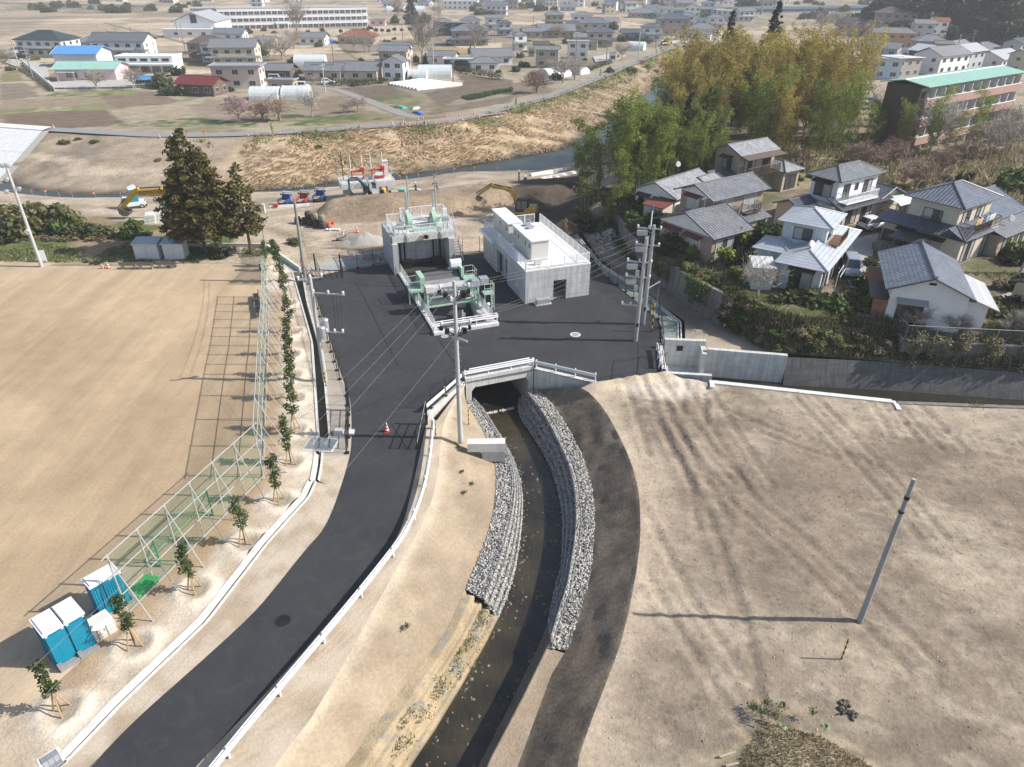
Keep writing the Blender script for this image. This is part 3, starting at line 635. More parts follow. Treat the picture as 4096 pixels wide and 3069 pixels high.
# water
def Dp(name,col,deep,rough=.06,wv=2.,st=.25,sp=.5):
 m,nt,b=Ba(name);v=Aw(nt,'World',(1,.45,1));n=A9(nt,v,wv,4,.6);n2=A9(nt,Aw(nt,'World'),.35,5,.6)
 c=Bd(nt,n2,[(.35,col),(.68,deep)]);nt.links.new(c,b.inputs['Base Color']);SI(b,'Roughness',rough)
 SI(b,'Specular IOR Level',sp);D1(nt,b,n,st,.05);return m
Eh=Dp('brook_water',(.055,.045,.027),(.016,.016,.014),.07,5.,.9);M_river=Dp('river_water',(.03,.03,.024),(.05,.046,.036),.16,1.6,.2,.12)
ctrL=[Vc((-10.5,84,NWZ)),Vc((-4.1,56,NWZ))]+[p for p in WL]+WLb[1:];ctrR=[Vc((-3.5,84,NWZ)),Vc((2.2,56,NWZ))]+[p for p in WR]+WRb[1:]
Cm('brook_water',[[p+Vc((-.5,0,0))for p in ctrL],[p+Vc((.5,0,0))for p in ctrR]],90,Eh,None,0,3)['kind']='structure'
b=MB();b.face([(-150,95,WZ),(160,95,WZ),(160,345,WZ),(-150,345,WZ)]);Bv(b.bd('river_water',M_river))
# foam where the culvert apron drops
rng=np.random.default_rng(5);pf=np.array([G('D8',1190+u*480+rng.normal(0,10),1055-95*u**1.2+rng.normal(0,9),NWZ+.02)for u in rng.uniform(0,1,260)if not.45<u<.55])
V,F,C=C3(pf,.06,9,(1.6,1.6,1.6),.5);o=Ar('foam',V,F,B3,C);o['kind']='stuff'
pb_=[];wa,wb_=Al(WL[4:]+WLb[1:],80),Al(WR[5:]+WRb[1:],80);q=random.Random(6)
for k in Rn(420):i=q.randrange(80);f=q.choice((q.uniform(0,.16),q.uniform(.88,1),q.uniform(0,1)));pb_.append(wa[i]*(1-f)+wb_[i]*f+np.array((q.gauss(0,.1),q.gauss(0,.25),-.02)))
V,F,C=C3(np.array(pb_),.1,47,(.42,.38,.3),.5);o=Ar('bed_stones',V,F,B3,C);o['kind']='stuff'
# building plot to the right of the brook
KERB=V2([(16.4,51.),(23.3,49.55),(30.3,48.1),(40.7,47.5),(75,46.8),(150,46)])
TRK=[GL('C7',[(1850,330),(1960,520),(2060,700),(2140,900),(2200,1200)]),GL('C7',[(1960,340),(2080,560),(2190,800)]),GL('O',[(1410,900),(1470,1000),(1530,1110),(1570,1220),(1610,1340),(1640,1480)]),GL('O',[(1440,870),(1510,1000),(1580,1130)]),GL('C8',[(650,770),(900,870),(1340,985),(1800,1090)]),GL('C8',[(940,820),(1340,970)]),GL('C8',[(400,620),(800,790),(1100,900)]),GL('C8',[(1400,700),(1900,800),(2212,860)]),GL('C8',[(1300,780),(1900,900),(2212,960)])]
rr_=random.Random(8)
for k in Rn(13):
 p=Vc((rr_.uniform(9,34),rr_.uniform(18,46),0));a=rr_.choice((rr_.uniform(1.3,2.),rr_.uniform(-.5,.3)));L=[p];cv_=rr_.uniform(-.05,.05)
 for q in Rn(7):a+=cv_;p=p+Vc((math.cos(a),math.sin(a),0))*2.4;L.append(p)
 TRK.append(L);TRK.append(off(L,1.7))
def trk(x,y,L):
 d=np.full(np.shape(x),1e9);s=np.zeros(np.shape(x));s0=0.
 for a,b in zip(L[:-1],L[1:]):
  dx,dy=b[0]-a[0],b[1]-a[1];l=math.hypot(dx,dy);t=np.clip(((x-a[0])*dx+(y-a[1])*dy)/(l*l),0,1);e=np.hypot(x-a[0]-t*dx,y-a[1]-t*dy);k=e<d;d=np.where(k,e,d);s=np.where(k,s0+t*l,s);s0+=l
 return d,s
def C9(x,y):
 z=-.1+(fbm(x*.25,y*.25,81,3)-.5)*.18+(fbm(x*1.5,y*1.5,82,3)-.5)*.09
 for i,L in En(TRK):
  d,s=trk(x,y,L);w=.26;z=z-.07*np.exp(-(d/w)**2)+.05*np.exp(-((d-.48)/.18)**2)+.035*np.exp(-(d/.3)**2)*np.sin(s*9.)
 e=np.minimum(A7(x,y,RC),A7(x,y,KERB));z=z*Ac(0,.8,e)-.05*(1-Ac(0,.8,e))
 z=z+.5*np.exp(-(((x-12.3)/3.2)**2+((y-18.)/1.5)**2))
 bm=A7(x,y,[(6.8,50.2),(8.2,50.7),(12.8,52.1)]);return z+.35*np.exp(-(bm/.8)**2)
def col_field(x,y):
 n=fbm(x*.18,y*.18,83,5);n2=fbm(x*.9+y*.3,y*1.4,84,4);n3=fbm(x*.06+3,y*.06,85,3);n4=fbm(x*2.6,y*2.6,86,3)
 c=mix((.35,.29,.22),(.265,.215,.16),Ac(.36,.64,n));c=mix(c,(.42,.355,.275),Ac(.54,.68,n2)*.6);c=mix(c,(.18,.145,.11),Ac(.55,.7,n)*.6*Ac(.4,.6,n2+.1))
 c=mix(c,(.25,.2,.15),Ac(.5,.62,n3)*.55);c=mix(c,(.15,.12,.09),Ac(.64,.72,n4)*.45)
 for i,L in En(TRK):
  d,s=trk(x,y,L);m=np.exp(-(d/(.42 if i<4 else.28))**2)*Ac(.25,.55,n2+.15);c=mix(c,(.19,.152,.115),m*(.42+.35*np.sin(s*9.))*(1 if i<9 else.7))
 for(a,bb,s)in((14,29.5,3.2),(17,38,3.),(29,41,2.5),(20.5,19.5,3.),(10.8,46.5,2.),(24,33,2.2),(27,24,2.6),(18,45,2.4),(34,36,3)):c=mix(c,(.13,.105,.08),np.exp(-((np.hypot(x-a,(y-bb)*1.5)+(n2-.5)*5)/s)**2)*.5)
 d=A7(x,y,RC);c=mix(c,(.43,.35,.265),Ac(3.2,.3,d+(n-.5)*3)*.75)
 c=mix(c,(.56,.49,.41),Ac(2.1,1.,np.hypot((x-12.8)/2.6,(y-50.6)/1.4)+(n2-.5)*1.)*.8);c=mix(c,(.48,.4,.3),np.exp(-(A7(x,y,[(6.8,50.2),(8.2,50.7),(12.8,52.1)])/.9)**2))
 g=np.hypot((x-12.3)/4.2,(y-17.8)/2.4);return mix(c,mix((.38,.32,.22),(.2,.165,.11),Ac(.42,.62,n2)),Ac(1.15,.75,g+(n2-.5)*.7)*.9)
M_field=Br('plot_earth',4.5,.32,1.,streak=.13,ssc=(.5,.9,1),rot=(0,0,R(35)),clod=.5)
fieldP=[(p.x,p.y)for p in RC]+[(30,12),(62,28),(62,47)]+[(p.x,p.y)for p in reversed(KERB[:4])]+[(12.9,52.3),(8.2,50.95),(6.8,50.55)]
Ci('building_plot',fieldP,.25,M_field,C9,col_field)
# path under the house terrace, right side strip with greenish mortar bed
Ed=V2([(12.6,97.5),(13.,88.5),(13.6,80.5),(15.5,72.8),(16.9,68.3),(18.3,65.),(19.9,61.5)])
M_path=Br('path_earth',5,.34,.7)
def col_path(x,y):
 n=fbm(x*.5,y*.5,91,5);c=mix((.3,.245,.18),(.2,.165,.13),Ac(.35,.65,n));c=mix(c,(.39,.325,.245),Ac(64,57,y+(n-.5)*5));return mix(c,(.36,.31,.24),Ac(.55,.7,fbm(x*.2,y*.2,6,3))*.5)
Ci('path',[(9.6,93.5),(9.,88),(10.2,80),(11.6,75.5),(14.,69.5),(16.75,62.5),(15.7,57.),(17.4,56.4),(23.9,55.8),(24.4,57),(22.8,58.5),(20.3,61.3),(19.9,61.5),(18.3,65),(16.9,68.3),(15.5,72.8),(13.6,80.5),(13.,88.5),(12.7,94.5)],.8,M_path,lambda x,y:.03+(fbm(x,y,12,3)-.5)*.1,col_path)
M_mortar=Br('mortar_bed',3,.2,.5)
Ci('mortar_bed',[(6.2,89.3),(8.9,82.4),(9.95,75.2),(11.9,69.8),(14.3,62.9),(14.2,61.),(13.,53.6),(13.9,57.1),(15.15,57.1),(16.15,62.3),(13.4,69.5),(11.,75.5),(9.6,80),(8.4,88),(7.4,91)],.7,M_mortar,lambda x,y:np.full(x.shape,-.02),lambda x,y:mix((.24,.28,.26),(.15,.18,.17),Ac(.4,.6,fbm(x*1.5,y*1.5,14,3))))
# CONCRETE WORKS
A2=Bs('cast_concrete',(.52,.53,.53),.9,.16,.25);Bh=Bs('new_concrete',(.6,.6,.575),.9,.12,.18)
Av=Bs('white_kerb_concrete',(.66,.655,.62),0,0,.1);Ca=Bs('old_concrete',(.22,.21,.185),1.1,.12,.45)
Ad=Aj('white_paint',(.78,.79,.8),.45,0,.4,.04);Ag=Aj('galvanised_steel',(.5,.52,.54),.42,.55,.5,.1)
C1=Aj('mint_green_paint',(.36,.52,.42),.45,0,.4,.06);Ap=Aj('black_steel',(.012,.012,.013),.5,0,.4,.1)
M_dark=Aj('dark_opening',(.02,.02,.02),.9);Cb=Aj('cream_cabinet',(.6,.585,.545),.45,0,.4,.04);Ae=Aj('window_glass',(.045,.052,.058),.08,0,.6,.2)
Dv=Aj('red_paint',(.55,.035,.03),.45);Dl=Aj('aluminium_rail',(.66,.68,.69),.4,.3,.5,.05)
Du=None
def Ek():
 m,nt,b=Ba('screen_bars');v=Aw(nt,'Object');sx=nd(nt,'ShaderNodeSeparateXYZ');nt.links.new(v,sx.inputs[0])
 f=Ai(nt,'FRACT',Ai(nt,'MULTIPLY',sx.outputs[0],9.));g=Ai(nt,'FRACT',Ai(nt,'MULTIPLY',sx.outputs[1],6.))
 k=Ai(nt,'MAXIMUM',Ai(nt,'LESS_THAN',f,.22),Ai(nt,'LESS_THAN',g,.2))
 c=Bl(nt,k,(.01,.01,.011),(.085,.085,.088));nt.links.new(c,b.inputs['Base Color']);SI(b,'Roughness',.6);return m
Du=Ek()
def Bi(b,pts,h=1.1,r=.038,sp=1.4,bal=.16,br=.02,m=0,top=True,posts=True):
 """post-and-baluster guard rail through pts"""
 pts=[Vc(p)for p in pts];up=Vc((0,0,1))
 for p,q in zip(pts[:-1],pts[1:]):
  d=q-p;L=d.length;n=max(1,round(L/sp))
  b.cyl(p+up*h,q+up*h,r,r,6,m);b.cyl(p+up*.12,q+up*.12,r*.7,r*.7,4,m)
  if posts:
   for i in Rn(n+1):b.cyl(p+d*i/n,p+d*i/n+up*h,r*.9,r*.9,6,m)
  if bal:
   k=int(L/bal)
   for i in Rn(1,k):b.cyl(p+d*i/k+up*.12,p+d*i/k+up*h,br,br,4,m,False)
   # floodgate house
gh=Ab('gate_house','raw concrete floodgate house with white railed deck and mint green winch','gate house',PM@Vc((3,18.5,0)),PRZ)
def gp(x,y,z=0):return(x-3,y-18.5,z)
def Bm(b,x0,x1,y0,y1,z0,z1,m=0):b.bb(x0-3,x1-3,y0-18.5,y1-18.5,z0,z1,m)
b=MB();Bm(b,-.5,.1,15.7,21.6,-4.5,3.42);Bm(b,-.5,.1,16.6,21.6,3.42,4.1);b.bd('side_wall',A2,gh)
b=MB();Bm(b,5.9,6.5,15.7,21.6,-4.5,3.42);b.bd('side_wall',A2,gh)
b=MB();Bm(b,.1,5.9,18.3,18.8,-4.5,3.42);b.bd('back_wall',A2,gh)
b=MB();Bm(b,.1,6.75,16.2,21.,3.42,4.1);Bm(b,-.35,.1,16.2,16.6,3.42,4.1);Bm(b,1.9,7.3,21.,23.,3.42,4.1);Bm(b,2.2,2.9,21.6,22.6,0.,3.42);Bm(b,5.6,6.3,21.6,22.6,0,3.42);b.bd('deck',Bh,gh)
b=MB()
Bi(b,[gp(.02,16.3,4.1),gp(6.65,16.3,4.1),gp(6.65,20.9,4.1)]);Bi(b,[gp(6.65,20.9,4.1),gp(7.2,21.1,4.1),gp(7.2,22.9,4.1),gp(1.95,22.9,4.1),gp(1.95,21.,4.1),gp(.02,21.,4.1),gp(.02,16.3,4.1)]);b.bd('railing',Ad,gh)
b=MB()
for x in(1.9,4.75):
 b.cyl(gp(x,18.9,4.95),gp(x+.5,18.9,4.95),.82,.82,24);b.cyl(gp(x-.1,18.9,4.95),gp(x,18.9,4.95),.6,.6,18);Bm(b,x-.05,x+.55,18.3,19.5,4.1,4.35)
 b.cyl(gp(x+.42,19.35,5.05),gp(x+.75,19.35,5.05),.28,.28,14)
Bm(b,4.6,5.9,19.5,20.1,4.1,4.75);b.cyl(gp(5.2,19.3,4.9),gp(6.,19.3,4.9),.2,.2,12);Bm(b,2.3,5.,17.3,17.75,4.12,4.45);b.bd('winch',C1,gh)
MB().cyl(gp(2.3,18.9,5.05),gp(4.8,18.9,5.05),.09,.09,10).bd('drive_shaft',Ag,gh)
for x,y in((.75,17.),(6.,17.4)):
 b=MB();Bm(b,x-.35,x+.35,y-.25,y+.25,4.85,5.4);Bm(b,x-.28,x-.2,y-.1,y+.1,4.1,4.85);Bm(b,x+.2,x+.28,y-.1,y+.1,4.1,4.85);b.bd('control_box',Ag,gh)
for x,y in((2.4,21.-.3),(5.5,21.-.3)):
 b=MB();Bm(b,x-.17,x+.17,y-.17,y+.17,4.1,5.6);o=b.bd('rack_guide',Ad,gh)
 b=MB();b.cyl(gp(x,y,5.6),gp(x,y,7.3),.09,.09,8)
 for k in Rn(22):Bm(b,x+.05,x+.17,y-.06,y+.06,5.+k*.105,5.05+k*.105)
 b.bd('gate_rack',Ag,gh)
for x in(.75,1.25,4.6,5.4):
 b=MB();b.cyl(gp(x,17.9,.2),gp(x,17.9,3.42),.07,.07,8)
 for k in Rn(30):Bm(b,x-.11,x+0.,17.83,17.97,.2+k*.108,.26+k*.108)
 b.bd('guide_rack',Ap,gh)
b=MB()
for x in(1.15,1.3,5.,5.15):b.tube([gp(x,17.2,4.15),gp(x,16.15,4.2),gp(x+.1,16.08,3.9),gp(x+.1,16.08,3.4),gp(x+.1,16.9,3.2)],.045,6)
b.bd('cable_conduit',Ag,gh)
MB().cyl(gp(3.35,16.2,3.95),gp(3.35,15.75,3.9),.12,.26,16).bd('horn_speaker',Ap,gh)
MB().cyl(gp(2.9,16.15,3.95),gp(2.9,15.9,3.95),.08,.08,10).ball(gp(2.9,15.85,3.95),.1).bd('warning_lamp',Dv,gh)
b=MB();Bm(b,.6,5.6,17.5,18.6,.05,.5);Bm(b,.8,1.9,16.9,17.6,.1,.95);Bm(b,4.2,5.4,16.9,17.6,.1,.9);b.tube([gp(.9,17,.9),gp(1.6,16.6,1.1),gp(2.2,17.2,.6)],.07,6);b.tube([gp(4.,17,.9),gp(4.9,16.6,1.25),gp(5.5,17.2,.6)],.07,6);b.bd('gate_leaf',Ap,gh)
# outer steel stair on the right
b=MB()
for s in(7.,7.85):
 b.box(gp(s,19.4,2.05),(.06,5.9,.24));
 V=[];
b=MB()
a0,a1=Vc(gp(7.,16.9,.1)),Vc(gp(7.,21.6,4.))
for dx in(0,.85):
 o=Vc((dx,0,0));b.cyl(a0+o,a1+o,.09,.09,4);b.cyl(a0+o+Vc((0,0,1)),a1+o+Vc((0,0,1)),.03,.03,6)
 for k in Rn(6):p=a0.lerp(a1,k/5)+o;b.cyl(p,p+Vc((0,0,1)),.022,.022,5)
for k in Rn(17):p=a0.lerp(a1,(k+.5)/17);b.box(p+Vc((.425,0,0)),(.82,.24,.03))
b.bd('stair',Ag,gh)
# trash rack pit
pit=Ab('trash_rack','mint green and black trash rack conveyor over an open water pit in the asphalt yard','trash rack',PM@Vc((3,8,0)),PRZ)
def pp(x,y,z=0):return(x-3,y-8,z)
def Ay(b,x0,x1,y0,y1,z0,z1,m=0):b.bb(x0-3,x1-3,y0-8,y1-8,z0,z1,m)
b=MB();Ay(b,-.2,6.2,-.35,.35,-.3,.32);b.bd('front_kerb',Av,pit)
for x0,x1 in((-.1,.4),(5.6,6.1)):
 b=MB();Ay(b,x0,x1,.35,15.7,-.3,.2);b.bd('side_kerb',Av,pit)
b=MB();Ay(b,.1,.4,.35,15.7,-4.3,-.3);Ay(b,5.6,5.9,.35,15.7,-4.3,-.3);Ay(b,.1,5.9,.2,.35,-4.3,-.3);b.bd('pit_wall',A2,pit)
b=MB();Bi(b,[pp(.15,.6,.2),pp(.15,15.5,.2)],1.05,.028,1.5,.15);b.bd('railing',Dl,pit)
b=MB();Bi(b,[pp(5.85,.6,.2),pp(5.85,15.5,.2)],1.05,.028,1.5,.15);b.bd('railing',Dl,pit)
def Ck(b,pts,h=.72,sp=2.,zr=0.,post=.057,end=True,m=0):
 """W beam guard rail on round posts"""
 pts=[Vc(p)for p in pts];prof=[(0.,-.17),(.05,-.13),(.05,-.07),(0.,-.03),(0.,.03),(.05,.07),(.05,.13),(0.,.17)]
 ds=[0.]
 for p,q in zip(pts[:-1],pts[1:]):ds.append(ds[-1]+(q-p).length)
 n=max(2,len(pts));vs=[]
 for i,p in En(pts):
  a,c=pts[max(0,i-1)],pts[min(len(pts)-1,i+1)];t=(c-a).normalized();nn=Vc((t.y,-t.x,0)).normalized()
  for u,w in prof:vs.append(p+nn*(u+.07)+Vc((0,0,h-.17+w)))
 k=len(prof);fs=[]
 for i in Rn(len(pts)-1):
  for j in Rn(k-1):fs.append((i*k+j,(i+1)*k+j,(i+1)*k+j+1,i*k+j+1))
 b.add(vs,fs,m)
 vs2=[v+Vc((0,0,0))+(Vc((0,0,0)))for v in vs]
 q=int(ds[-1]/sp)
 for i in Rn(q+1):
  d=min(ds[-1]-.1,.1+i*(ds[-1]-.2)/max(1,q));j=max(0,min(len(pts)-2,int(np.searchsorted(ds,d)-1)));f=(d-ds[j])/max(1e-6,ds[j+1]-ds[j]);p=pts[j].lerp(pts[j+1],f)
  b.cyl(p+Vc((0,0,-.3)),p+Vc((0,0,h+.06)),post,post,8,m)
b=MB();Ck(b,[pp(-.2,0,.3),pp(1,0,.3),pp(3,0,.3),pp(6.2,0,.3)],.8,1.9);b.cyl(pp(-.1,-0.,1.22),pp(6.1,-0.,1.22),.05,.05,6);b.bd('guard_rail',Ad,pit)
def Bp(b,x0,x1,ya,za,yb,zb,th,m=0):
 d=Vc((0,yb-ya,zb-za)).normalized();n=Vc((0,-d.z,d.y))*th
 vs=[pp(x0,ya,za),pp(x1,ya,za),pp(x1,yb,zb),pp(x0,yb,zb)];vs+=[tuple(Vc(v)+n)for v in vs]
 b.add(vs,[(0,3,2,1),(4,5,6,7),(0,1,5,4),(1,2,6,5),(2,3,7,6),(3,0,4,7)],m)
b=MB();Bp(b,1.3,5.,3.2,-2.6,9.6,1.75,.12);b.bd('screen_panel',Du,pit)
b=MB();Bp(b,1.1,1.3,3.2,-2.7,9.9,1.9,.3);Bp(b,5.,5.2,3.2,-2.7,9.9,1.9,.3);b.bd('screen_frame',Ap,pit)
b=MB();b.cyl(pp(1.15,9.95,1.85),pp(5.15,9.95,1.85),.28,.28,18);Bp(b,1.3,5.,9.,1.45,9.5,1.8,.2);b.bd('drive_drum',Aj('dark_drum',(.12,.12,.125),.4,.2),pit)
b=MB();Bp(b,1.3,5.,8.5,1.15,9.,1.5,.16);Bp(b,1.3,5.,7.2,.28,7.35,.38,.16);b.bd('chute_plate',Aj('steel_plate',(.26,.26,.27),.4,.2),pit)
# gantry and trough
b=MB()
for x in(.45,5.6):
 Ay(b,x-.09,x+.09,4.2,4.38,.2,2.4);Ay(b,x-.09,x+.09,5.3,5.48,.2,2.3)
 Ay(b,x-.07,x+.07,4.38,5.3,.75,.87)
Ay(b,.36,5.7,4.22,4.36,2.2,2.4);Ay(b,.36,5.7,4.24,4.34,.75,.92);Ay(b,.36,5.7,5.32,5.46,.6,.75)
b.cyl(pp(.5,4.29,1.3),pp(1.3,4.29,2.25),.06,.06,4);b.cyl(pp(5.5,4.29,1.3),pp(4.7,4.29,2.25),.06,.06,4);b.bd('gantry',C1,pit)
b=MB();Ay(b,1.,5.,4.15,5.05,2.4,2.5);Ay(b,1.,5.,4.15,4.2,2.5,2.85);Ay(b,1.,5.,5.,5.05,2.5,2.85)
for k in Rn(6):Ay(b,1.+k*.78,1.08+k*.78,4.1,4.15,2.4,2.88)
b.bd('trough',Aj('trough_plate',(.62,.63,.62),.5,.1),pit)
b=MB();Ay(b,.3,1.,4.1,5.1,2.35,2.95);b.bd('drive_housing',Cb,pit)
b=MB();Ay(b,5.,5.8,4.1,5.,2.4,3.);Ay(b,5.85,6.7,4.1,5.,2.45,3.1);b.bd('drive_housing',Ag,pit)
b=MB();Ay(b,5.9,6.9,3.2,4.1,1.75,1.86);Ay(b,6.,6.12,3.5,3.62,0,1.75);Ay(b,6.7,6.82,3.5,3.62,0,1.75);b.bd('platform',C1,pit)
b=MB();Bi(b,[pp(5.95,3.25,1.86),pp(6.85,3.25,1.86),pp(6.85,4.05,1.86)],1.,.025,.9,0);b.cyl(pp(6.95,3.3,0),pp(6.95,3.3,2.9),.025,.025,6);b.cyl(pp(6.95,3.75,0),pp(6.95,3.75,2.9),.025,.025,6)
for k in Rn(9):b.cyl(pp(6.95,3.3,.3+k*.3),pp(6.95,3.75,.3+k*.3),.018,.018,5)
b.cyl(pp(5.95,3.25,2.4),pp(6.85,3.25,2.4),.02,.02,5);b.bd('ladder_rail',Aj('pale_green_rail',(.55,.63,.57),.45),pit)
b=MB();Ay(b,-.65,.55,7.1,8.9,1.3,1.42);Ay(b,.55,1.05,7.6,9.6,1.,2.6);Ay(b,-.1,.25,7.4,8.2,.2,1.3);Ay(b,-.65,.55,7.1,7.16,1.42,1.55);b.bd('platform',C1,pit)
b=MB();Bi(b,[pp(.5,7.15,1.42),pp(-.6,7.15,1.42),pp(-.6,8.85,1.42),pp(.45,8.85,1.42)],1.,.025,.9,0);b.tube([pp(-.6,7.15,1.95),pp(-.6,8.85,1.95)],.02,5);b.cyl(pp(-.72,7.2,0),pp(-.72,7.2,1.4),.025,.025,6);b.cyl(pp(-.72,7.6,0),pp(-.72,7.6,1.4),.025,.025,6)
for k in Rn(5):b.cyl(pp(-.72,7.2,.25+k*.28),pp(-.72,7.6,.25+k*.28),.018,.018,5)
b.bd('ladder_rail',MC['pale_green_rail'],pit)
b=MB();Ay(b,5.3,6.6,7.6,9.2,1.5,1.62);Ay(b,5.6,5.9,8.,8.8,.2,1.5);Ay(b,5.2,5.5,8.8,10.2,.8,2.6);b.bd('platform',C1,pit)
b=MB();Bi(b,[pp(5.4,7.65,1.62),pp(6.55,7.65,1.62),pp(6.55,9.15,1.62),pp(5.6,9.15,1.62)],1.05,.025,.8,0);b.tube([pp(6.55,7.65,2.15),pp(6.55,9.15,2.15)],.02,5);b.bd('ladder_rail',MC['pale_green_rail'],pit)
b=MB();b.cyl(pp(4.35,9.9,2.9),pp(5.5,9.9,2.9),.36,.36,14);Ay(b,4.35,5.5,9.54,10.26,2.55,2.9);b.bd('motor_cover',Ad,pit)
b=MB();Ay(b,3.3,3.45,1.6,1.75,-2.5,.9);Ay(b,3.3,3.45,2.3,2.45,-2.5,.9)
for k in Rn(6):Ay(b,3.3,3.45,1.75,2.3,-.6+k*.25,-.55+k*.25)
b.bd('rake_arm',Ag,pit)
b=MB();Ay(b,5.3,5.6,.6,3.,-.1,.2);Ay(b,5.,5.6,2.4,3.2,-1.6,.3);b.bd('side_plinth',Bh,pit)
MB().ball(pp(6.2,2.9,.9),.18).cyl(pp(6.2,2.9,0),pp(6.2,2.9,.8),.04,.04,6).bd('lamp',Ad,pit)
Bv(MB().face([PM@Vc((.2,.3,NWZ-.15)),PM@Vc((5.8,.3,NWZ-.15)),PM@Vc((5.8,17,NWZ-.15)),PM@Vc((.2,17,NWZ-.15))]).bd('pit_water',Eh))
# machine house
MRZ=R(19.7);MO=Vc((1.3,66.4,0));MM=Mx.Translation(MO)@Mx.Rotation(MRZ,4,'Z')
mh=Ab('machine_house','low raw concrete machine house with white railed roof carrying two cabinet rows','machine house',MO,MRZ)
W,D,H=7.1,14.1,3.46;t=.35
b=MB()
b.bb(0,3.05,0,t,0,H);b.bb(4.5,W,0,t,0,H);b.bb(3.05,4.5,0,t,2.15,H);b.bd('front_wall',A2,mh)
MB().bb(0,t,t,5.6,0,H).bb(0,t,9.1,D-t,0,H).bb(0,t,5.6,9.1,2.75,H).bd('side_wall',A2,mh)
MB().bb(W-t,W,t,D-t,0,H).bb(0,W,D-t,D,0,H).bd('back_wall',A2,mh)
MB().bb(t,W-t,t,D-t,0,.05).bb(t+.3,t+.5,8.,D-t,0,2.7).bd('floor_slab',Bh,mh)
MB().bb(-0.,W,0,D,H,H+.12).bb(-.45,0,9.6,D,H-.25,H+.12).bd('roof_slab',Aj('roof_screed',(.8,.8,.78),.6,0,.3,.05),mh)
for nm,L in(('a',[(.1,.12),(6.95,.12)]),('b',[(.12,.35),(.12,D-.1)]),('c',[(6.98,.15),(6.98,D-.1)]),('d',[(6.3,D-.12),(2.6,D-.12)]),('e',[(.12,D-.1),(1.,D-.1)])):
 b=MB();Bi(b,[(x,y,H+.12)for x,y in L],1.05,.038,1.45,.16);b.bd('railing',Ad,mh)
def Ec(x0,x1,y0,y1,name_l,nwin,label):
 z0=H+.3;z1=H+2.25;c=Ab('equipment_cabinet',label,'cabinet',MM@Vc(((x0+x1)/2,(y0+y1)/2,H+.12)),MRZ);ox,oy=(x0+x1)/2,(y0+y1)/2
 MB().bb(x0-ox,x1-ox,y0-oy,y1-oy,.18,2.13).bd('cabinet_body',Cb,c)
 b=MB();b.bb(x0-ox-.12,x1-ox+.12,y0-oy-.12,y1-oy+.12,2.13,2.26);n=int((y1-y0)/.9)
 for k in Rn(n):b.bb(x0-ox-.13,x0-ox-.05,y0-oy+.3+k*.9,y0-oy+.38+k*.9,2.26,2.3);b.bb(x0-ox-.1,x1-ox+.1,y0-oy+.32+k*.9,y0-oy+.34+k*.9,2.26,2.275)
 b.bd('cabinet_roof',Ad,c)
 MB().bb(x0-ox+.08,x1-ox-.08,y0-oy+.05,y1-oy-.05,0,.18).bd('cabinet_plinth',Ag,c)
 n=int((y1-y0)/.95)
 for k in Rn(n):
  yy=y0-oy+(k+.5)*(y1-y0)/n;w=(y1-y0)/n
  MB().bb(x0-ox-.03,x0-ox-.002,yy-w*.47,yy+w*.47,.24,2.06).bd('cabinet_door',Cb,c)
  if k in nwin:
   MB().bb(x0-ox-.045,x0-ox-.031,yy-.13,yy+.13,1.3,1.75).bd('meter_window',Ae,c)
 return c
c1=Ec(1.4,3.3,2.15,7.55,'',(0,1,3,4),'nearer cream switch cabinet with two roof vents on the machine house roof')
b=MB()
for y in(1.,2.):b.bb(.1,.55,y-.25,y+.25,2.26,2.42);b.bb(-.05,.7,y-.35,y+.35,2.42,2.5)
b.bd('roof_vent',Ag,c1)
Ec(1.05,2.5,8.2,13.6,'',(0,2,4),'farther cream switch cabinet row at the back of the machine house roof')
ac=Ab('condenser_unit','small cream box unit under the front railing on the machine house roof','condenser',MM@Vc((1.75,1.25,H+.12)),MRZ)
MB().bb(-.35,.35,-.2,.2,.1,.6).bd('casing',Cb,ac);MB().bb(-.3,-.2,-.2,.2,0,.1).bb(.2,.3,-.2,.2,0,.1).bd('foot',Ag,ac)
hb=Ab('hand_hole_box','low grey steel cable box beside the front wall of the machine house','box',MM@Vc((1.7,-.55,.02)),MRZ)
MB().bb(-.7,.7,-.3,.3,.08,.6).bd('box_body',Ag,hb);MB().bb(-.85,.85,-.35,.4,0,.08).bd('base_slab',Bh,hb)
# culvert under the yard
CL=Vc((-3.84,50.63,0));CRr=Vc((1.83,52.89,0));cd=(CRr-CL);cw=cd.length;CRZ=math.atan2(cd.y,cd.x)
cv=Ab('culvert','pale concrete box culvert mouth carrying the yard over the brook','culvert',CL,CRZ)
b=MB();P=[(0,-4),(0,.34),(cw,.34),(cw,-4),(cw-.45,-4),(cw-.45,-.98),(cw-.75,-.62),(.8,-.62),(.5,-.98),(.5,-4)]
n=len(P);vs=[(x,0,z)for x,z in P]+[(x,.55,z)for x,z in P]
fs=[(0,1,8,9),(1,2,7,8),(2,3,4,5),(2,5,6,7)]
b.add(vs,fs+[tuple(k+n for k in f[::-1])for f in fs]+[((k+1)%n,k,n+k,n+(k+1)%n)for k in Rn(n)])
b.bd('headwall',Bh,cv)
MB().bb(0,.5,.55,26,-4.3,-.3).bb(cw-.45,cw,.55,26,-4.3,-.3).bb(.5,cw-.45,.55,6.5,-.62,-.25).bd('culvert_barrel',A2,cv)
gr1=Ab('guard_rail','white guard rail along the top of the culvert headwall','guard rail',CL+Vc((0,0,.34)),CRZ)
b=MB();Ck(b,[(-.05,.28,0),(1.5,.28,0),(3,.28,0),(cw+.15,.28,0)],.62,2.);b.bd('beam_and_posts',Ad,gr1);MB().cyl((.4,.2,.75),(cw-.3,.2,.75),.055,.055,6).bd('top_pipe',Ad,gr1)
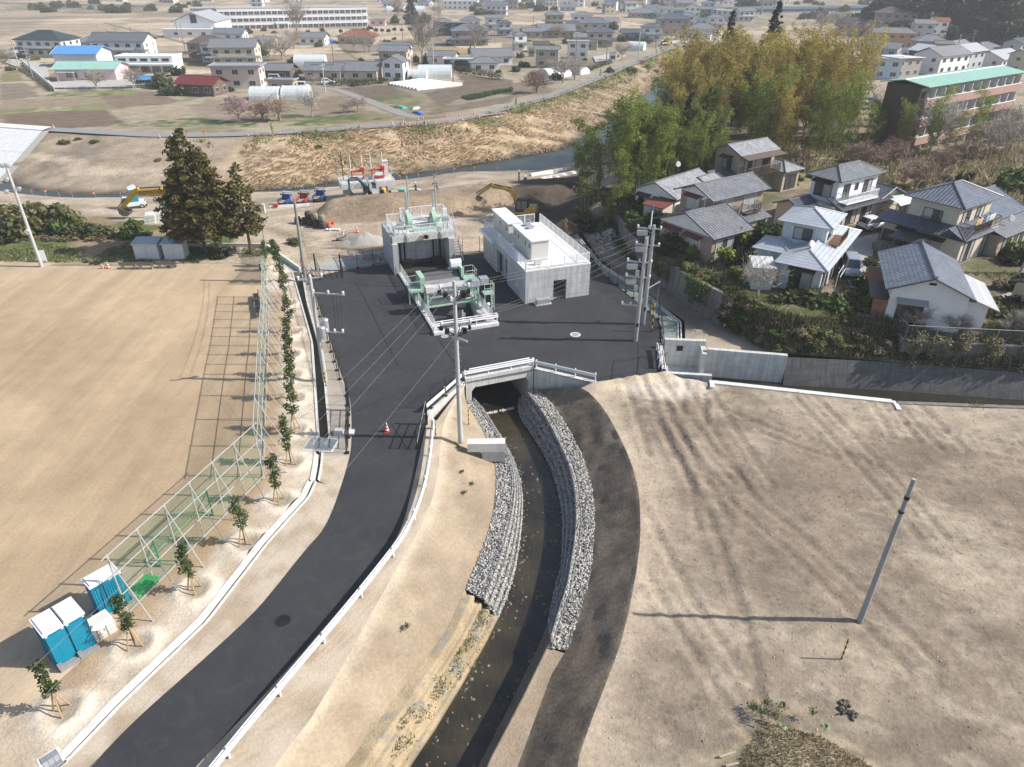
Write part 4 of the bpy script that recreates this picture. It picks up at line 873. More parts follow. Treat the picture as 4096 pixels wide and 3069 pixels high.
def Do(label,A,B,za,zb,zbot,th=.4):
 d=(B-A);rz=math.atan2(d.y,d.x);L=d.length;o=Ab('wing_wall',label,'wall',A,rz)
 MB().yprism([(0,zbot),(L,min(zbot+.8,zb-.2)),(L,zb),(0,za)],0,th).bd('wall',Bh,o);return o,L,rz
Do('pale concrete wing wall sloping down to the right of the culvert mouth',Vc((1.9,52.87,0)),Vc((6.9,50.6,0)),.1,.05,-2.6)
Do('bright sunlit concrete wing wall left of the culvert mouth under the gate post',Vc((-6.45,45.6,0)),Vc((-3.9,50.6,0)),.05,.1,-1.1,.35)
wr=Vc((5.,-2.27,0)).normalized();gg=Ab('guard_rail','white guard rail on the wing wall right of the culvert','guard rail',(1.95,53.,.1),math.atan2(wr.y,wr.x))
b=MB();Ck(b,[(0,.1,0),(2,.1,0),(4,.1,0),(5.5,.1,0)],.72,1.8);b.bd('beam_and_posts',Ad,gg)
gl=Ab('guard_rail','white guard rail on the sunlit wing wall left of the culvert','guard rail',(-6.45,45.9,.05),math.atan2(5.,2.55))
b=MB();Ck(b,[(0,.25,0),(2,.25,0),(4,.25,0),(5.7,.25,0)],.72,1.9);b.bd('beam_and_posts',Ad,gl)
# long road guard rail
LG=Ak(V2([(-14.8,12),(-12.1,18.7),(-10.5,22.2),(-8.9,25.7),(-7.4,29.2),(-6.3,32.),(-5.75,35.5),(-5.65,39.1),(-5.85,43.9)]),2)
rg=Ab('guard_rail','long curving white guard rail along the brook side of the road','guard rail',(-6,36,0))
b=MB();Ck(b,LG[::-1],.78,3.3);b.cyl(LG[-1],LG[-1]+Vc((0,0,.8)),.1,.1,10)
Ck(b,[p+Vc((-.02,0,0))for p in LG],.78,1e9,post=.02);b.bd('beam_and_posts',Ad,rg,(-6,36,0))
ps=Ab('guard_rail','short white sleeve guard rail standing at the yard edge near the utility pole pair','guard rail',G('C4',505,1160));q0=G('C4',520,1165)
b=MB();A=G('C4',495,1000);Ck(b,[q0,q0.lerp(A,.5),A],.75,1.6);b.bd('beam_and_posts',Ad,ps,tuple(ps.location))
# brook inlet and retaining wall on the right
rw=Ab('retaining_wall','new white concrete retaining wall and inlet box above the side stream','wall',(13.3,52.5,0))
b=MB()
def wl(b,A,B,z0,z1,th,z1b=None):
 A,B=Vc(A),Vc(B);d=(B-A).normalized();n=Vc((-d.y,d.x,0))*th;zb=z1 if z1b is None else z1b
 vs=[A+Vc((0,0,z0)),B+Vc((0,0,z0)),B+n+Vc((0,0,z0)),A+n+Vc((0,0,z0)),A+Vc((0,0,z1)),B+Vc((0,0,zb)),B+n+Vc((0,0,zb)),A+n+Vc((0,0,z1))]
 b.add(vs,[(0,3,2,1),(4,5,6,7),(0,1,5,4),(1,2,6,5),(2,3,7,6),(3,0,4,7)])
wl(b,(17.2,55.3,0),(23.9,54.2,0),-3,.78,.4);b.bd('long_wall',Bh,rw,(13.3,52.5,0))
b=MB();wl(b,(13.1,52.5,0),(13.7,57.2,0),-2.5,.35,.35);wl(b,(13.7,56.8,0),(17.35,56.5,0),-2.5,.95,.4);wl(b,(17.1,54.9,0),(17.3,56.6,0),-2.5,.5,.4);wl(b,(13.2,52.3,0),(16.9,51.9,0),-2.5,.05,.35);b.bd('inlet_box',Bh,rw,(13.3,52.5,0))
b=MB();wl(b,(13.4,52.6,0),(17.,52.2,0),-2.2,-1.6,4.3);b.bd('box_floor',A2,rw,(13.3,52.5,0))
b=MB();p=G('C4',728,1058,.2);b.box((15.1,56.66,.15),(.55,.06,.5));b.bd('drain_hole',M_dark,rw,(13.3,52.5,0))
kb=Ab('kerb_beam','long white concrete kerb beam along the stream edge of the bare plot','kerb',(16.4,51,0))
b=MB();wl(b,(16.4,50.75,0),(23.3,49.3,0),-2.4,.06,.5);wl(b,(23.34,49.29,0),(30.3,47.85,0),-2.4,.05,.5);wl(b,(16.3,50.1,0),(16.55,51.2,0),-.3,.04,-.35);wl(b,(30.2,46.9,0),(30.4,48.2,0),-.3,.02,-.35);b.bd('beam',Av,kb,(16.4,51,0))
kb2=Ab('kerb_beam','older grey concrete edge continuing beyond the white kerb beam','kerb',(31,47.8,0))
b=MB();wl(b,(30.6,47.75,0),(41,47.1,0),-2.4,.02,.4);wl(b,(41,47.1,0),(75,46.4,0),-2.4,0.,.4);b.bd('beam',Ca,kb2,(31,47.8,0))
Bv(MB().face([(16,50.5,-1.95),(80,45,-1.95),(80,52,-1.95),(16,57,-1.95)]).bd('stream_water',Dp('stream_water',(.03,.028,.02),(.02,.02,.016),.08,3,.3)))
M_rev=Bs('revetment_blocks',(.155,.155,.15),.55,.14,.4)
rv=Ab('revetment','dark grey concrete block revetment along the shaded stream bank','revetment',(24,53.7,0))
Cm('block_slope',[V2([(23.9,53.75),(32.4,52.95),(43.5,51.4),(80,48.5)]),[Vc(p)for p in((23.95,54.6,.45),(32.5,54.1,.3),(43.6,52.6,.15),(80,49.7,.1))]],40,M_rev,None,.1,6,rv,(24,53.7,0))
for o in rv.children:
 me=o.data
 for v in me.vertices:pass
 # lower the foot of the revetment to the stream bed
V=rv.children[0].data.vertices;n=40
for k in Rn(7):
 for i in Rn(n):V[k*n+i].co.z=V[6*n+i].co.z*(k/6)+(-2.3)*(1-k/6)
 # vegetated slope under the houses
Dk=Br('slope_ground',3,.3,.8)
def Cg(x,y,t):
 n=fbm(x*.5,y*.5,95,5);n2=fbm(x*1.6,y*1.6,96,3);c=mix((.16,.13,.085),(.075,.09,.03),Ac(.4,.6,n));return mix(c,(.3,.24,.16),Ac(.56,.68,n2)*.7*Ac(.75,.3,t))
SL0=[Vc(p)for p in((19.9,61.45,0.),(21.2,59.2,.05),(23.,56.3,.1),(24.1,55.1,.5),(32.5,54.15,.33),(43.6,52.65,.2),(80,49.8,.15))]
SL1=[Vc(p)for p in((19.8,61.6,2.9),(21.6,62.,3.))]+[Vc((p[0],p[1],3.03))for p in TERR[5:9]]+[Vc((46,55.6,3.03)),Vc((80,54.5,3.))]
SL2=[p+Vc((.6,2.6,.02))for p in SL1]
Cm('slope_ground',[SL0,SL1],90,Dk,Cg,.5,14,seed=9)['kind']='structure'
Cm('terrace_ground',[SL1,SL2],90,Dk,lambda x,y,t:Cg(x,y,.9),.1,4,seed=10)['kind']='structure'
WT=[Vc((p.x+.35,p.y+.1,2.85))for p in Ed];Cm('terrace_ground',[WT,[p+Vc((3.,1.2,.12))for p in WT]],60,Dk,lambda x,y,t:Cg(x,y,.9),.15,4,seed=11)['kind']='structure'
ow=Ab('retaining_wall','old stained concrete retaining wall with ivy below the brown house garden','wall',(16.9,68.3,0))
b=MB();TP=[2.1,2.6,2.6,2.7,2.85,2.95,3.1]
for i in Rn(len(Ed)-1):
 A,B=Ed[i],Ed[i+1];d=(B-A).normalized();n=Vc((d.y,-d.x,0))if False else Vc((-d.y,d.x,0))
 if n.x<0:n=-n
 vs=[A-n*.02+Vc((0,0,-1)),B-n*.02+Vc((0,0,-1)),B+n*.35+Vc((0,0,TP[i+1])),A+n*.35+Vc((0,0,TP[i])),A+n*.75+Vc((0,0,TP[i])),B+n*.75+Vc((0,0,TP[i+1])),A+n*.75+Vc((0,0,-1)),B+n*.75+Vc((0,0,-1))]
 b.add(vs,[(0,3,2,1),(3,4,5,2),(4,6,7,5),(0,6,4,3),(1,2,5,7)])
b.bd('wall',Ca,ow,(16.9,68.3,0))
# rubble tip beside the old wall
rp=np.array([(11.6+random.Random(i).gauss(0,.75),86+random.Random(i+999).gauss(0,2.),0)for i in Rn(170)]);rp[:,2]=np.maximum(0,1.1-np.hypot((rp[:,0]-12.3)/1.8,(rp[:,1]-86.5)/3.6)*1.1)
V,F,C=C3(rp,.3,77,(.9,.88,.83));o=Ar('rubble_heap',V,F,B3,C);A6(o,'heap of broken grey concrete rubble at the foot of the old retaining wall','rubble heap')
# ditch beside the footway
dt=Ab('drain_ditch','open concrete drainage ditch with dark wet bed beside the fenced footway','ditch',(-17,54,0))
M_bed=mat('ditch_bed',(.075,.068,.055),.8,.4,2.5,bmp=.5,coord='Object')
b=MB();n=30;A=Al(DL,n);Bq=Al(DR,n)
for i in Rn(n-1):
 def q(P,dx,z,k):return(P[k][0]+dx,P[k][1],z)
 for(P,a0,a1)in((A,-.16,0.),(Bq,0.,.16)):
  b.add([q(P,a0,.07,i),q(P,a1,.07,i),q(P,a1,.07,i+1),q(P,a0,.07,i+1),q(P,a0,-1,i),q(P,a1,-1,i),q(P,a1,-1,i+1),q(P,a0,-1,i+1)],[(0,1,2,3),(4,7,3,0),(1,5,6,2)])
b.bd('ditch_wall',Av,dt,(-17,54,0))
b=MB()
for i in Rn(n-1):b.face([q(A,0,-.62,i),q(Bq,0,-.62,i),q(Bq,0,-.62,i+1),q(A,0,-.62,i+1)])
b.bd('ditch_bed',M_bed,dt,(-17,54,0))
dw=Ab('ditch_wall','grey concrete channel wall turning behind the last young tree','wall',(-28,79,0))
b=MB();wl(b,(-33.4,82.4,0),(-29.9,82.3,0),-.5,.55,.2);wl(b,(-29.8,82.2,0),(-23.9,74.8,0),-.8,.5,.25);wl(b,(-45,82.2,0),(-33.4,82.4,0),-.5,.55,.2);b.bd('wall',Av,dw,(-28,79,0))
MB().face([(-29.6,79.6,.03),(-24.6,74.5,.03),(-23.9,74.8,.03),(-29.6,82.,.03)]).bd('channel_bed',A2,dw,(-28,79,0))
gt=Ab('drain_grate','double steel drain grating set in concrete at the bend of the ditch','drain grate',GL('D2',[(1115,1090)])[0],R(-8))
def grate(o,w,d):
 MB().bb(-w/2,w/2,-d/2,d/2,-1,.03).bd('frame',Av,o)
 b=MB();n=int(w/.05)
 for k in Rn(n):b.bb(-w/2+.1+k*(w-.2)/n,-w/2+.1+k*(w-.2)/n+.02,-d/2+.12,d/2-.12,.03,.07)
 for k in Rn(4):b.bb(-w/2+.1,w/2-.1,-d/2+.12+k*(d-.26)/3,-d/2+.14+k*(d-.26)/3,.03,.075)
 b.bd('bars',Ag,o)
grate(gt,2.2,1.6);g2=Ab('drain_grate','steel drain grating at the bottom left end of the slot drain','drain grate',G('O',112,1645),R(-43));grate(g2,1.1,.9)
sd_=Ab('slot_drain','narrow slot drain with wide white kerb curving along the road','drain',(-15,30,0))
K0,K1,K2,K3=off(KT,-.42),off(KT,-.1),off(KT,.1),off(KT,.24)
if K0[4].x>KT[4].x:K0,K1,K2,K3=off(KT,.42),off(KT,.1),off(KT,-.1),off(KT,-.24)
def strip(b,A,B,z,zs=-.6,m=0):
 A=Al(A,70);B=Al(B,70)
 for i in Rn(69):
  vs=[(*A[i][:2],z),(*B[i][:2],z),(*B[i+1][:2],z),(*A[i+1][:2],z),(*A[i][:2],zs),(*B[i][:2],zs),(*B[i+1][:2],zs),(*A[i+1][:2],zs)]
  b.add(vs,[(3,2,1,0),(0,4,7,3),(1,2,6,5)],m)
b=MB();strip(b,K0,K1,.06);b.bd('kerb',Av,sd_,(-15,30,0));b=MB();strip(b,K2,K3,.03);b.bd('lip',Av,sd_,(-15,30,0));b=MB();strip(b,K1,K2,-.35);b.bd('drain_bed',M_bed,sd_,(-15,30,0))
ud=Ab('u_drain','white edged concrete gutter between mortar bed and earth path','drain',(16,62,0))
UL=V2([(7.6,91),(10.1,77.9),(13.4,70.8),(16.3,62.35),(15.35,57.3)]);b=MB()
for i in Rn(len(UL)-1):
 A,B=UL[i],UL[i+1];wl(b,A,B,-.5,.09,.1);d=(B-A).normalized();n=Vc((d.y,-d.x,0));wl(b,A+n*.28,B+n*.28,-.5,.05,.1)
b.bd('gutter_walls',Av,ud,(16,62,0))
# mat on the bank, manholes
hw=Ab('concrete_outfall','white concrete outfall block set in the sunny bank below the utility pole','outfall',G('C7',700,660,-.45),R(2))
MB().bb(-.75,2.,-.35,.35,-.2,.5).bd('slab',Av,hw);MB().bb(.3,1.97,-.36,.2,-1.1,-.2).bd('front_face',A2,hw)
for r,x,y,lab in(('C2',1047,1565,'grey round manhole cover on the asphalt in front of the trash rack kerb'),('C3',1247,1543,'round manhole cover with white concrete ring on the open asphalt'),('O',611,1341,'black round manhole cover in the road beside the planting strip')):
 p=G(r,x,y,.02);o=Ab('manhole_cover',lab,'manhole',p)
 MB().cyl((0,0,0),(0,0,.014),.36,.36,24).bd('lid',Ag if 'black'not in lab else Ap,o)
 MB().cyl((0,0,-.01),(0,0,.01),.5 if 'white'in lab else.42,.5 if 'white'in lab else.42,24).bd('ring',Av if 'white'in lab else M_seam,o)
 # FENCES, NET, POLES
C7=Co('black_chain_link',(.015,.015,.016),.16);C0=Co('green_netting',(.06,.2,.12),.17)
Dm=Aj('scaffold_pipe',(.55,.56,.56),.4,.4,.5,.1);Dt=mat('timber_stake',(.42,.29,.15),.8,.2,4)
Cr=mat('pole_concrete',(.47,.475,.47),.7,.12,1.6,dirt=.25,sc=(3,3,.35));C8=Aj('white_insulator',(.75,.75,.74),.3);Di=Aj('black_cable',(.02,.02,.022),.6)
D4=mat('pole_concrete_dark',(.23,.235,.235),.75,.15,1.6,dirt=.3,sc=(3,3,.35))
def inst(o,parent,loc,rz=0.,s=None):
 c=o.copy();link(c,parent);c.location=loc;c.rotation_euler=(0,0,rz)
 if s:c.scale=s
 return c
def A5(label,pts,sp=2.,h=1.75,side=1,group='black chain link fences round the yard',barb=True,alpha=True):
 pts=[Vc(p)for p in pts];t=Ab('chain_link_fence',label,'fence',pts[0],0,group);o0=pts[0]
 pm=MB();pm.cyl((0,0,0),(0,0,h),.035,.03,6)
 if barb:pm.cyl((0,0,h),(.25*side,0,h+.32),.025,.02,5)
 pm.box((0,0,.04),(.28,.28,.1));C5=None
 w=MB();net=MB()
 for p,q in zip(pts[:-1],pts[1:]):
  d=q-p;n=max(1,round(d.length/sp));rz=math.atan2(d.y,d.x)-math.pi/2;sd_=Vc((math.cos(rz),math.sin(rz),0))*side
  for i in Rn(n+(q==pts[-1])):
   loc=p+d*i/n-o0
   if C5 is None:C5=pm.bd('post',Ap,t);C5.location=loc;C5.rotation_euler=(0,0,rz)
   else:inst(C5,t,loc,rz)
  a,c=p-o0,q-o0
  for z in((h-.03,.1,h*.5)if not barb else(h-.03,.1)):w.cyl(a+Vc((0,0,z)),c+Vc((0,0,z)),.016,.016,4)
  if barb:
   for k in(.12,.22,.31):w.cyl(a+sd_*.25*k/.32+Vc((0,0,h+k)),c+sd_*.25*k/.32+Vc((0,0,h+k)),.007,.007,3)
  net.face([a+Vc((0,0,.1)),c+Vc((0,0,.1)),c+Vc((0,0,h)),a+Vc((0,0,h))])
 w.bd('wire',Ap,t)
 if alpha:net.bd('mesh_panel',C7,t)
 return t
A5('black chain link fence with barbed top between the footway and the asphalt yard',[(p.x-.25,p.y,0)for p in AL[:9]],1.9,1.8,-1)
A5('black chain link fence with barbed top along the mortar bed behind the machine house',[G('C3',1130,425),(8.9,82.4,0),(9.95,75.3,0),(12.,69.7,0),(14.25,63,0),(14.15,61,0),(12.95,53.2,0)],1.95,1.75,1)
A5('short black barbed fence at the front yard corner above the bare plot',[(8.3,51.15,0),(10.5,51.8,0),(12.9,52.5,0)],1.8,1.75,1,alpha=False)
A5('black chain link fence between the floodgate house and the site gate',[(-14.3,77.6,0),(-19.3,75.3,0)],1.7,1.75,1,alpha=False)
A5('black chain link fence between the floodgate house and the machine house',[(-6.,81.,0),(-4.,81.5,0)],2.,1.75,1,alpha=False)
A5('short black fence behind the guard rail on the sunlit wing wall',[(-6.3,46.6,0),(-5.3,48.4,0),(-4.1,50.5,0)],2.,1.7,-1)
def gate(label,p,q,h=1.75,arm=0,bars=3):
 p,q=Vc(p),Vc(q);d=q-p;t=Ab('gate',label,'gate',p,math.atan2(d.y,d.x));L=d.length
 MB().box((0,0,h/2+.1),(.14,.14,h+.45)).bd('gate_post',Ap,t)
 b=MB()
 for z in[.12,h]+[h*k/(bars)for k in Rn(1,bars)]:b.box((L/2,0,z),(L,.045,.05))
 for x in(.12,L):b.box((x,0,h/2+.06),(.05,.05,h-.1))
 b.bd('leaf_frame',Ap,t);MB().face([(.1,0,.12),(L,0,.12),(L,0,h),(.1,0,h)]).bd('mesh_panel',C7,t)
 if arm:MB().cyl((.05,.02,h+.5),(L,.02,.6),.025,.025,5).bd('brace',Ag,t)
gate('open black mesh gate leaf beside the wing wall at the culvert',(-6.4,44.4,0),(-6.75,41.2,0),1.6,1)
gate('open black mesh gate leaf on the footway side of the road',(-12.6,46.3,0),(-11.7,41.2,0),1.7)
gate('open black barred gate leaf beside the pole at the back left yard corner',(-22.2,75.3,0),(-20.9,72.3,0),1.6)
gate('black gate post and leaf seen end on at the back of the yard',(-19.35,75.25,0),(-18.6,72.9,0),1.6)
# leaning pipe net along the sports ground
nt_=Ab('ball_net','long green ball net on silver scaffold pipes with raking stays along the sports ground','net',(-20,27.2,0))
O3=Vc((-20,27.2,0));NP=[Vc((-20.6,25.6,0))]+NET[1:];HN=4.2
q=MB();q.cyl((0,0,0),(0,0,HN+.1),.035,.035,6);q.cyl((0,0,0),(0,0,.15),.05,.05,6);UP0=q.bd('upright_pipe',Dm);q=MB();q.cyl((0,0,HN-.1),(1.55,0,0),.032,.032,6);q.cyl((1.55,0,0),(1.55,0,.12),.05,.05,6);q.cyl((0,0,HN-.3),(.05,0,HN-.05),.055,.055,6);ST0=q.bd('stay_pipe',Dm);q=MB();q.cyl((0,0,HN*.5),(.8,0,0),.028,.028,6);q.cyl((.78,0,0),(.8,0,.12),.045,.045,6);SH0=q.bd('short_stay',Dm)
for o in(UP0,ST0,SH0):COL.objects.unlink(o)
wires=MB();net=MB();run=[Vc((-20.35,26.2,0)),NP[2],NP[4],NP[5],NP[6],NP[7]];spc=[6,4,3,3,3]
for s,(p,q)in En(zip(run[:-1],run[1:])):
 n=spc[s];d=(q-p);rz=math.atan2(d.y,d.x)-math.pi/2
 for i in Rn(n+(s==4)):
  for o in(UP0,ST0,SH0)[:3 if s else 2]:inst(o,nt_,p+d*i/n-O3,rz)
 e=d.normalized()*.35
 for z in(.15,HN*.34,HN*.68,HN):wires.cyl(p-O3-e+Vc((0,0,z)),q-O3+e+Vc((0,0,z)),.03,.03,6)
 net.face([p-O3+Vc((0,0,.1)),q-O3+Vc((0,0,.1)),q-O3+Vc((0,0,HN)),p-O3+Vc((0,0,HN))])
wires.bd('cross_pipe',Dm,nt_);net.bd('netting',C0,nt_)
# green net at the far corner
fn=Ab('ball_net','drooping green net on a thin pole behind the farthest young tree','net',(-29.7,79,0))
MB().cyl((0,2.5,0),(0,2.5,3.4),.05,.04,6).cyl((3.2,-8,0),(3.2,-8,3.4),.04,.04,6).bd('net_pole',Aj('green_pole',(.12,.22,.1),.6),fn)
b=MB();n=14
for i in Rn(n):
 t0,t1=i/n,(i+1)/n;f=lambda t:(3.2*t,2.5-10.5*t,3.3-1.1*math.sin(math.pi*t));a,c=f(t0),f(t1)
 b.face([(a[0],a[1],.1),(c[0],c[1],.1),c,a])
b.bd('netting',Co('dense_green_netting',(.03,.2,.1),.42),fn)
gl_=Ab('football_goal','green framed football goal standing behind the ball net','goal',(-19.6,29.5,0),math.atan2(10.7,3.3))
b=MB();
for x in(0,4.6):b.cyl((x,.5,0),(x,.5,2.1),.05,.05,8);b.cyl((x,.5,.05),(x,1.7,.05),.04,.04,6);b.cyl((x,1.7,.05),(x,.5,1.9),.03,.03,6)
b.cyl((0,.5,2.1),(4.6,.5,2.1),.05,.05,8);b.cyl((0,1.7,.05),(4.6,1.7,.05),.04,.04,6);b.bd('goal_frame',Aj('goal_green',(.02,.26,.1),.5),gl_)
MB().face([(0,.5,2.1),(4.6,.5,2.1),(4.6,1.7,.05),(0,1.7,.05)]).bd('goal_net',C0,gl_)
# poles
def Dq(name,label,base,top,r0=.17,r1=.1,m=None,cat='pole',group=None):
 base=Vc(base);top=Vc(top);t=Ab(name,label,cat,base,0,group);d=top-base
 MB().cyl((0,0,0),d,r0,r1,12).bd('shaft',m or Cr,t);return t,d
def arm(t,z,rz,L,ins=3,x0=None,d=None,w=.13):
 a=MB();c=Vc((math.cos(rz),math.sin(rz),0));o=Vc((d.x*z/d.z,d.y*z/d.z,z));A=o-c*(L/2 if x0 is None else x0);B=A+c*L
 a.cyl(A,B,w*.6,w*.6,4);a.cyl(o-Vc((0,0,.5)),A.lerp(B,.25),.02,.02,4);o_=a.bd('crossarm',Ag,t)
 for k in Rn(ins):
  p=A.lerp(B,.04+.92*k/max(1,ins-1));i=MB();i.cyl(p,p+Vc((0,0,.12)),.07,.07,8);i.ball(p+Vc((0,0,.2)),.11,0,8,5);i.bd('insulator',C8,t)
 return A,B
WEND={}
p1,d1=Dq('utility_pole','tall slim grey utility pole with two crossarm tiers on the sunny brook bank',(-3.75,42.6,-.35),(-3.78,42.7,12.3),.19,.115)
A,B=arm(p1,12.2,R(10),2.,3,d=d1);arm(p1,9.6,R(10),2.1,3,d=d1);arm(p1,8.6,R(-38),2.,0,d=d1);arm(p1,11.5,R(70),1.2,2,d=d1)
b=MB();b.cyl((0,0,4.9),(0,0,5.),.2,.2,12);
for k in Rn(9):b.cyl((-.15,0,5.6+k*.5),(-.28,0,5.6+k*.5),.012,.012,4);b.cyl((.13,0,5.85+k*.5),(.26,0,5.85+k*.5),.012,.012,4)
b.bd('step_bolt',Ag,p1)
b=MB()
for z in(12.,9.4):
 for k in Rn(5):a=k*1.3;b.tube([(math.cos(a)*.9,math.sin(a)*.25,z+.1),(math.cos(a)*.6,math.sin(a)*.4,z-.45),(math.cos(a)*.15,math.sin(a)*.15,z-.6)],.035,4)
 b.box((.55,.1,z-.3),(.3,.3,.35));b.box((-.6,-.1,z-.25),(.3,.25,.3));b.box((.9,0,z),(.2,.2,.3));b.box((-1,0,z-.1),(.25,.2,.25))
b.bd('jumper_cable',Di,p1)
b2=G('C1',445,1270);p2,d2=Dq('utility_pole','grey utility pole carrying two transformers beside the fenced footway',b2,(b2.x-0.,b2.y,HH(b2,'C1',292,345)),.2,.13)
Ht=d2.z;A2_,B2_=arm(p2,Ht-.15,R(22),1.9,3,d=d2);arm(p2,Ht-1.35,R(-8),2.6,3,0.,d2)
MB().cyl((.35,-.1,Ht-5.2),(.35,-.1,Ht-4.3),.28,.28,14).cyl((.35,-.1,Ht-4.3),(.35,-.1,Ht-4.2),.3,.2,14).bd('transformer',Ag,p2)
MB().cyl((.5,.55,Ht-4.9),(.5,.55,Ht-3.9),.27,.27,14).cyl((.5,.55,Ht-3.9),(.5,.55,Ht-3.8),.3,.2,14).bd('transformer',Ag,p2)
arm(p2,Ht-4.7,R(-3),2.1,4,0.,d2)
b=MB()
for k in Rn(3):b.cyl((1.55+k*.3,-.1,Ht-1.2),(1.5+k*.25,-.1,Ht-4.5),.014,.014,4)
b.bd('drop_cable',Di,p2)
b3=G('D1',905,590);p3_,d3=Dq('utility_pole','plain darker utility pole at the back left corner of the yard',b3,(b3.x+.1,b3.y,HH(b3,'B2',298,640)),.2,.12,mat('pole_weathered',(.27,.265,.26),.8,.15,2,sc=(3,3,.4),dirt=.3))
b4=G('C4',312,915);t4=Vc((b4.x+.05,b4.y,HH(b4,'D7',905,630)));p4_,d4=Dq('utility_pole','front galvanised pole of the pair at the right yard edge with insulator racks',b4,t4,.21,.14,Ag)
b5=G('C4',378,768);t5=Vc((b5.x+.05,b5.y,HH(b5,'D7',990,415)));p5_,d5=Dq('utility_pole','taller rear pole of the pair at the right yard edge with white topped extension',b5,t5,.21,.14,Ag)
for t,d,zs in((p4_,d4,(2.2,3.6,6.3)),(p5_,d5,(.35,1.9))):
 for k,z in En(zs):arm(t,d.z-z,R(-12 if z<6 else 170),2.2 if z<6 else 1.6,3 if z<6 else 3,1.5 if z<6 else 0,d)
 b=MB();
 for k,z in En(zs[:2]):b.box((-.95,0.,d.z-z-.35),(.9,.45,.42));b.box((-.5,-.2,d.z-z-.9),(.3,.25,.5))
 b.bd('switch_gear',Ag,t)
 b=MB();
 for z in zs[:2]:
  for k in Rn(4):b.tube([(-1.5+k*.3,0,d.z-z-.1),(-1.4+k*.3,.1,d.z-z-.8),(-.2,.1,d.z-z-1.3)],.02,4)
 b.bd('jumper_cable',Di,t)
MB().cyl((-.25,0,d5.z-.4),(-.25,0,d5.z+1.35),.06,.06,8).bd('mast_pipe',Ad,p5_);MB().cyl((-.25,0,d5.z+1.35),(-.25,0,d5.z+1.75),.1,.1,8).bd('mast_cap',Aj('blue_cap',(.03,.13,.4),.4),p5_)
MB().cyl((0,0,d5.z-6.2),(1.3,.5,d5.z-5.6),.07,.07,6).bd('stay_arm',Ag,p5_);MB().cyl((1.25,.5,d5.z-5.6),(1.,-.3,.3),.012,.012,4).bd('stay_wire',Ag,p5_)
MB().box((0,-.2,1.7),(.22,.08,.35)).bd('tag',Ap,p4_);MB().box((0,-.2,1.7),(.22,.08,.35)).bd('tag',Ap,p5_)
b6=G('B1',360,1225);t6=Vc((b6.x,b6.y,HH(b6,'B1',75,330)));p6_,d6=Dq('floodlight_pole','tall concrete pole with floodlights at the back corner of the sports ground',b6,t6,.2,.13,cat='floodlight')
for k,(dx,z)in En(((-.75,0),(-.1,.25),(.5,.25),(-.8,-1.4),(-.1,-1.2),(.85,-2.2),(-.6,-2.5))):
 z=d6.z-.3+z;MB().cyl((dx,-.2,z),(dx-.05,-.55,z-.12),.13,.27,14).cyl((0,0,z-.1),(dx,-.2,z),.035,.035,5).bd('floodlight',Ag,p6_)
 MB().cyl((dx-.052,-.56,z-.123),(dx-.054,-.57,z-.127),.24,.24,14).bd('lens',C8,p6_)
MB().cyl((0,-.15,d6.z*.36),(0,-.4,d6.z*.36),.3,.3,20).bd('clock',C8,p6_)
sb=Ab('notice_board','white upright board leaning against the floodlight pole base','board',G('B1',368,1190),R(15));MB().box((.1,.15,.7),(.75,.06,1.4)).box((-.2,.15,.2),(.05,.1,.4)).bd('panel',Ad,sb)
b7=Vc((18.6,26.1,-.1));p7_,d7=Dq('utility_pole','lone bare concrete pole standing in the bare plot',b7,(18.75,26.2,9.4),.16,.1,mat('pole_lone',(.34,.345,.34),.75,.14,2,sc=(3,3,.4),dirt=.3))
MB().cyl((.14,.1,8.3),(.14,.1,8.5),.13,.13,10).cyl((.1,.07,7.5),(.1,.07,7.6),.14,.14,10).bd('band',Ap,p7_)
for r,x,y,zz,rt,xt,yt,lab in(('C2',655,235,4.1,'B2',1275,440,'slim silver mast at the back left of the floodgate deck'),('C2',955,250,4.1,'B2',1540,460,'slim silver mast with a warning light at the back right of the floodgate deck')):
 p=G(r,x,y,zz);pm_,dm=Dq('mast',lab,p,(p.x,p.y,HH(p,rt,xt,yt)),.1,.08,Ag,'mast')
 b=MB();b.cyl((0,0,dm.z-.5),(.9,.1,dm.z-.3),.03,.03,5);b.cyl((0,0,dm.z-1.),(.9,.1,dm.z-.3),.02,.02,4)
 if 'light'in lab:b.box((0.,0,dm.z+.25),(.25,.2,.35))
 else:b.cyl((.2,.1,dm.z-.6),(1.7,.2,dm.z-.45),.03,.03,5);b.cyl((.7,.1,dm.z-.4),(.7,.1,dm.z-1.5),.03,.03,5);b.cyl((1.3,.1,dm.z-.4),(1.3,.1,dm.z-1.5),.03,.03,5)
 b.bd('bracket',Ag,pm_)
 # wires
def Eb(label,A,B,sag=.4,r=.016,group=None,m=None):
 A,B=Vc(A),Vc(B);t=MB();n=14;pts=[A.lerp(B,k/n)+Vc((0,0,-4*sag*(k/n)*(1-k/n)))for k in Rn(n+1)];o_=A
 t.tube([p-o_ for p in pts],r,4);o=t.bd('power_line',m or Di);o.location=o_;return A6(o,label,'power line',group)
T1=Vc((-3.78,42.7,12.3));T2=b2+d2
for k,dz in En((0,-.15,-1.3)):Eb('black cable strung from the transformer pole to the centre pole',T2+Vc((.7,.3*k,dz)),T1+Vc((-.9+.5*k,0,-.1-2.6*(k==2))),.5,.01,'cables from the transformer pole to the centre pole')
for k in Rn(6):Eb('thin cable sweeping from the centre pole to the pole pair past the machine house',T1+Vc((.9-.3*(k%3),.2*(k%3),-.1-.25*(k%3)-(2.5 if k>2 else 0))),(t4 if k>2 else t5)+Vc((-1.,.1,-.4-.75*(k%3))),.5,.007,'cables from the centre pole to the pole pair',D4)
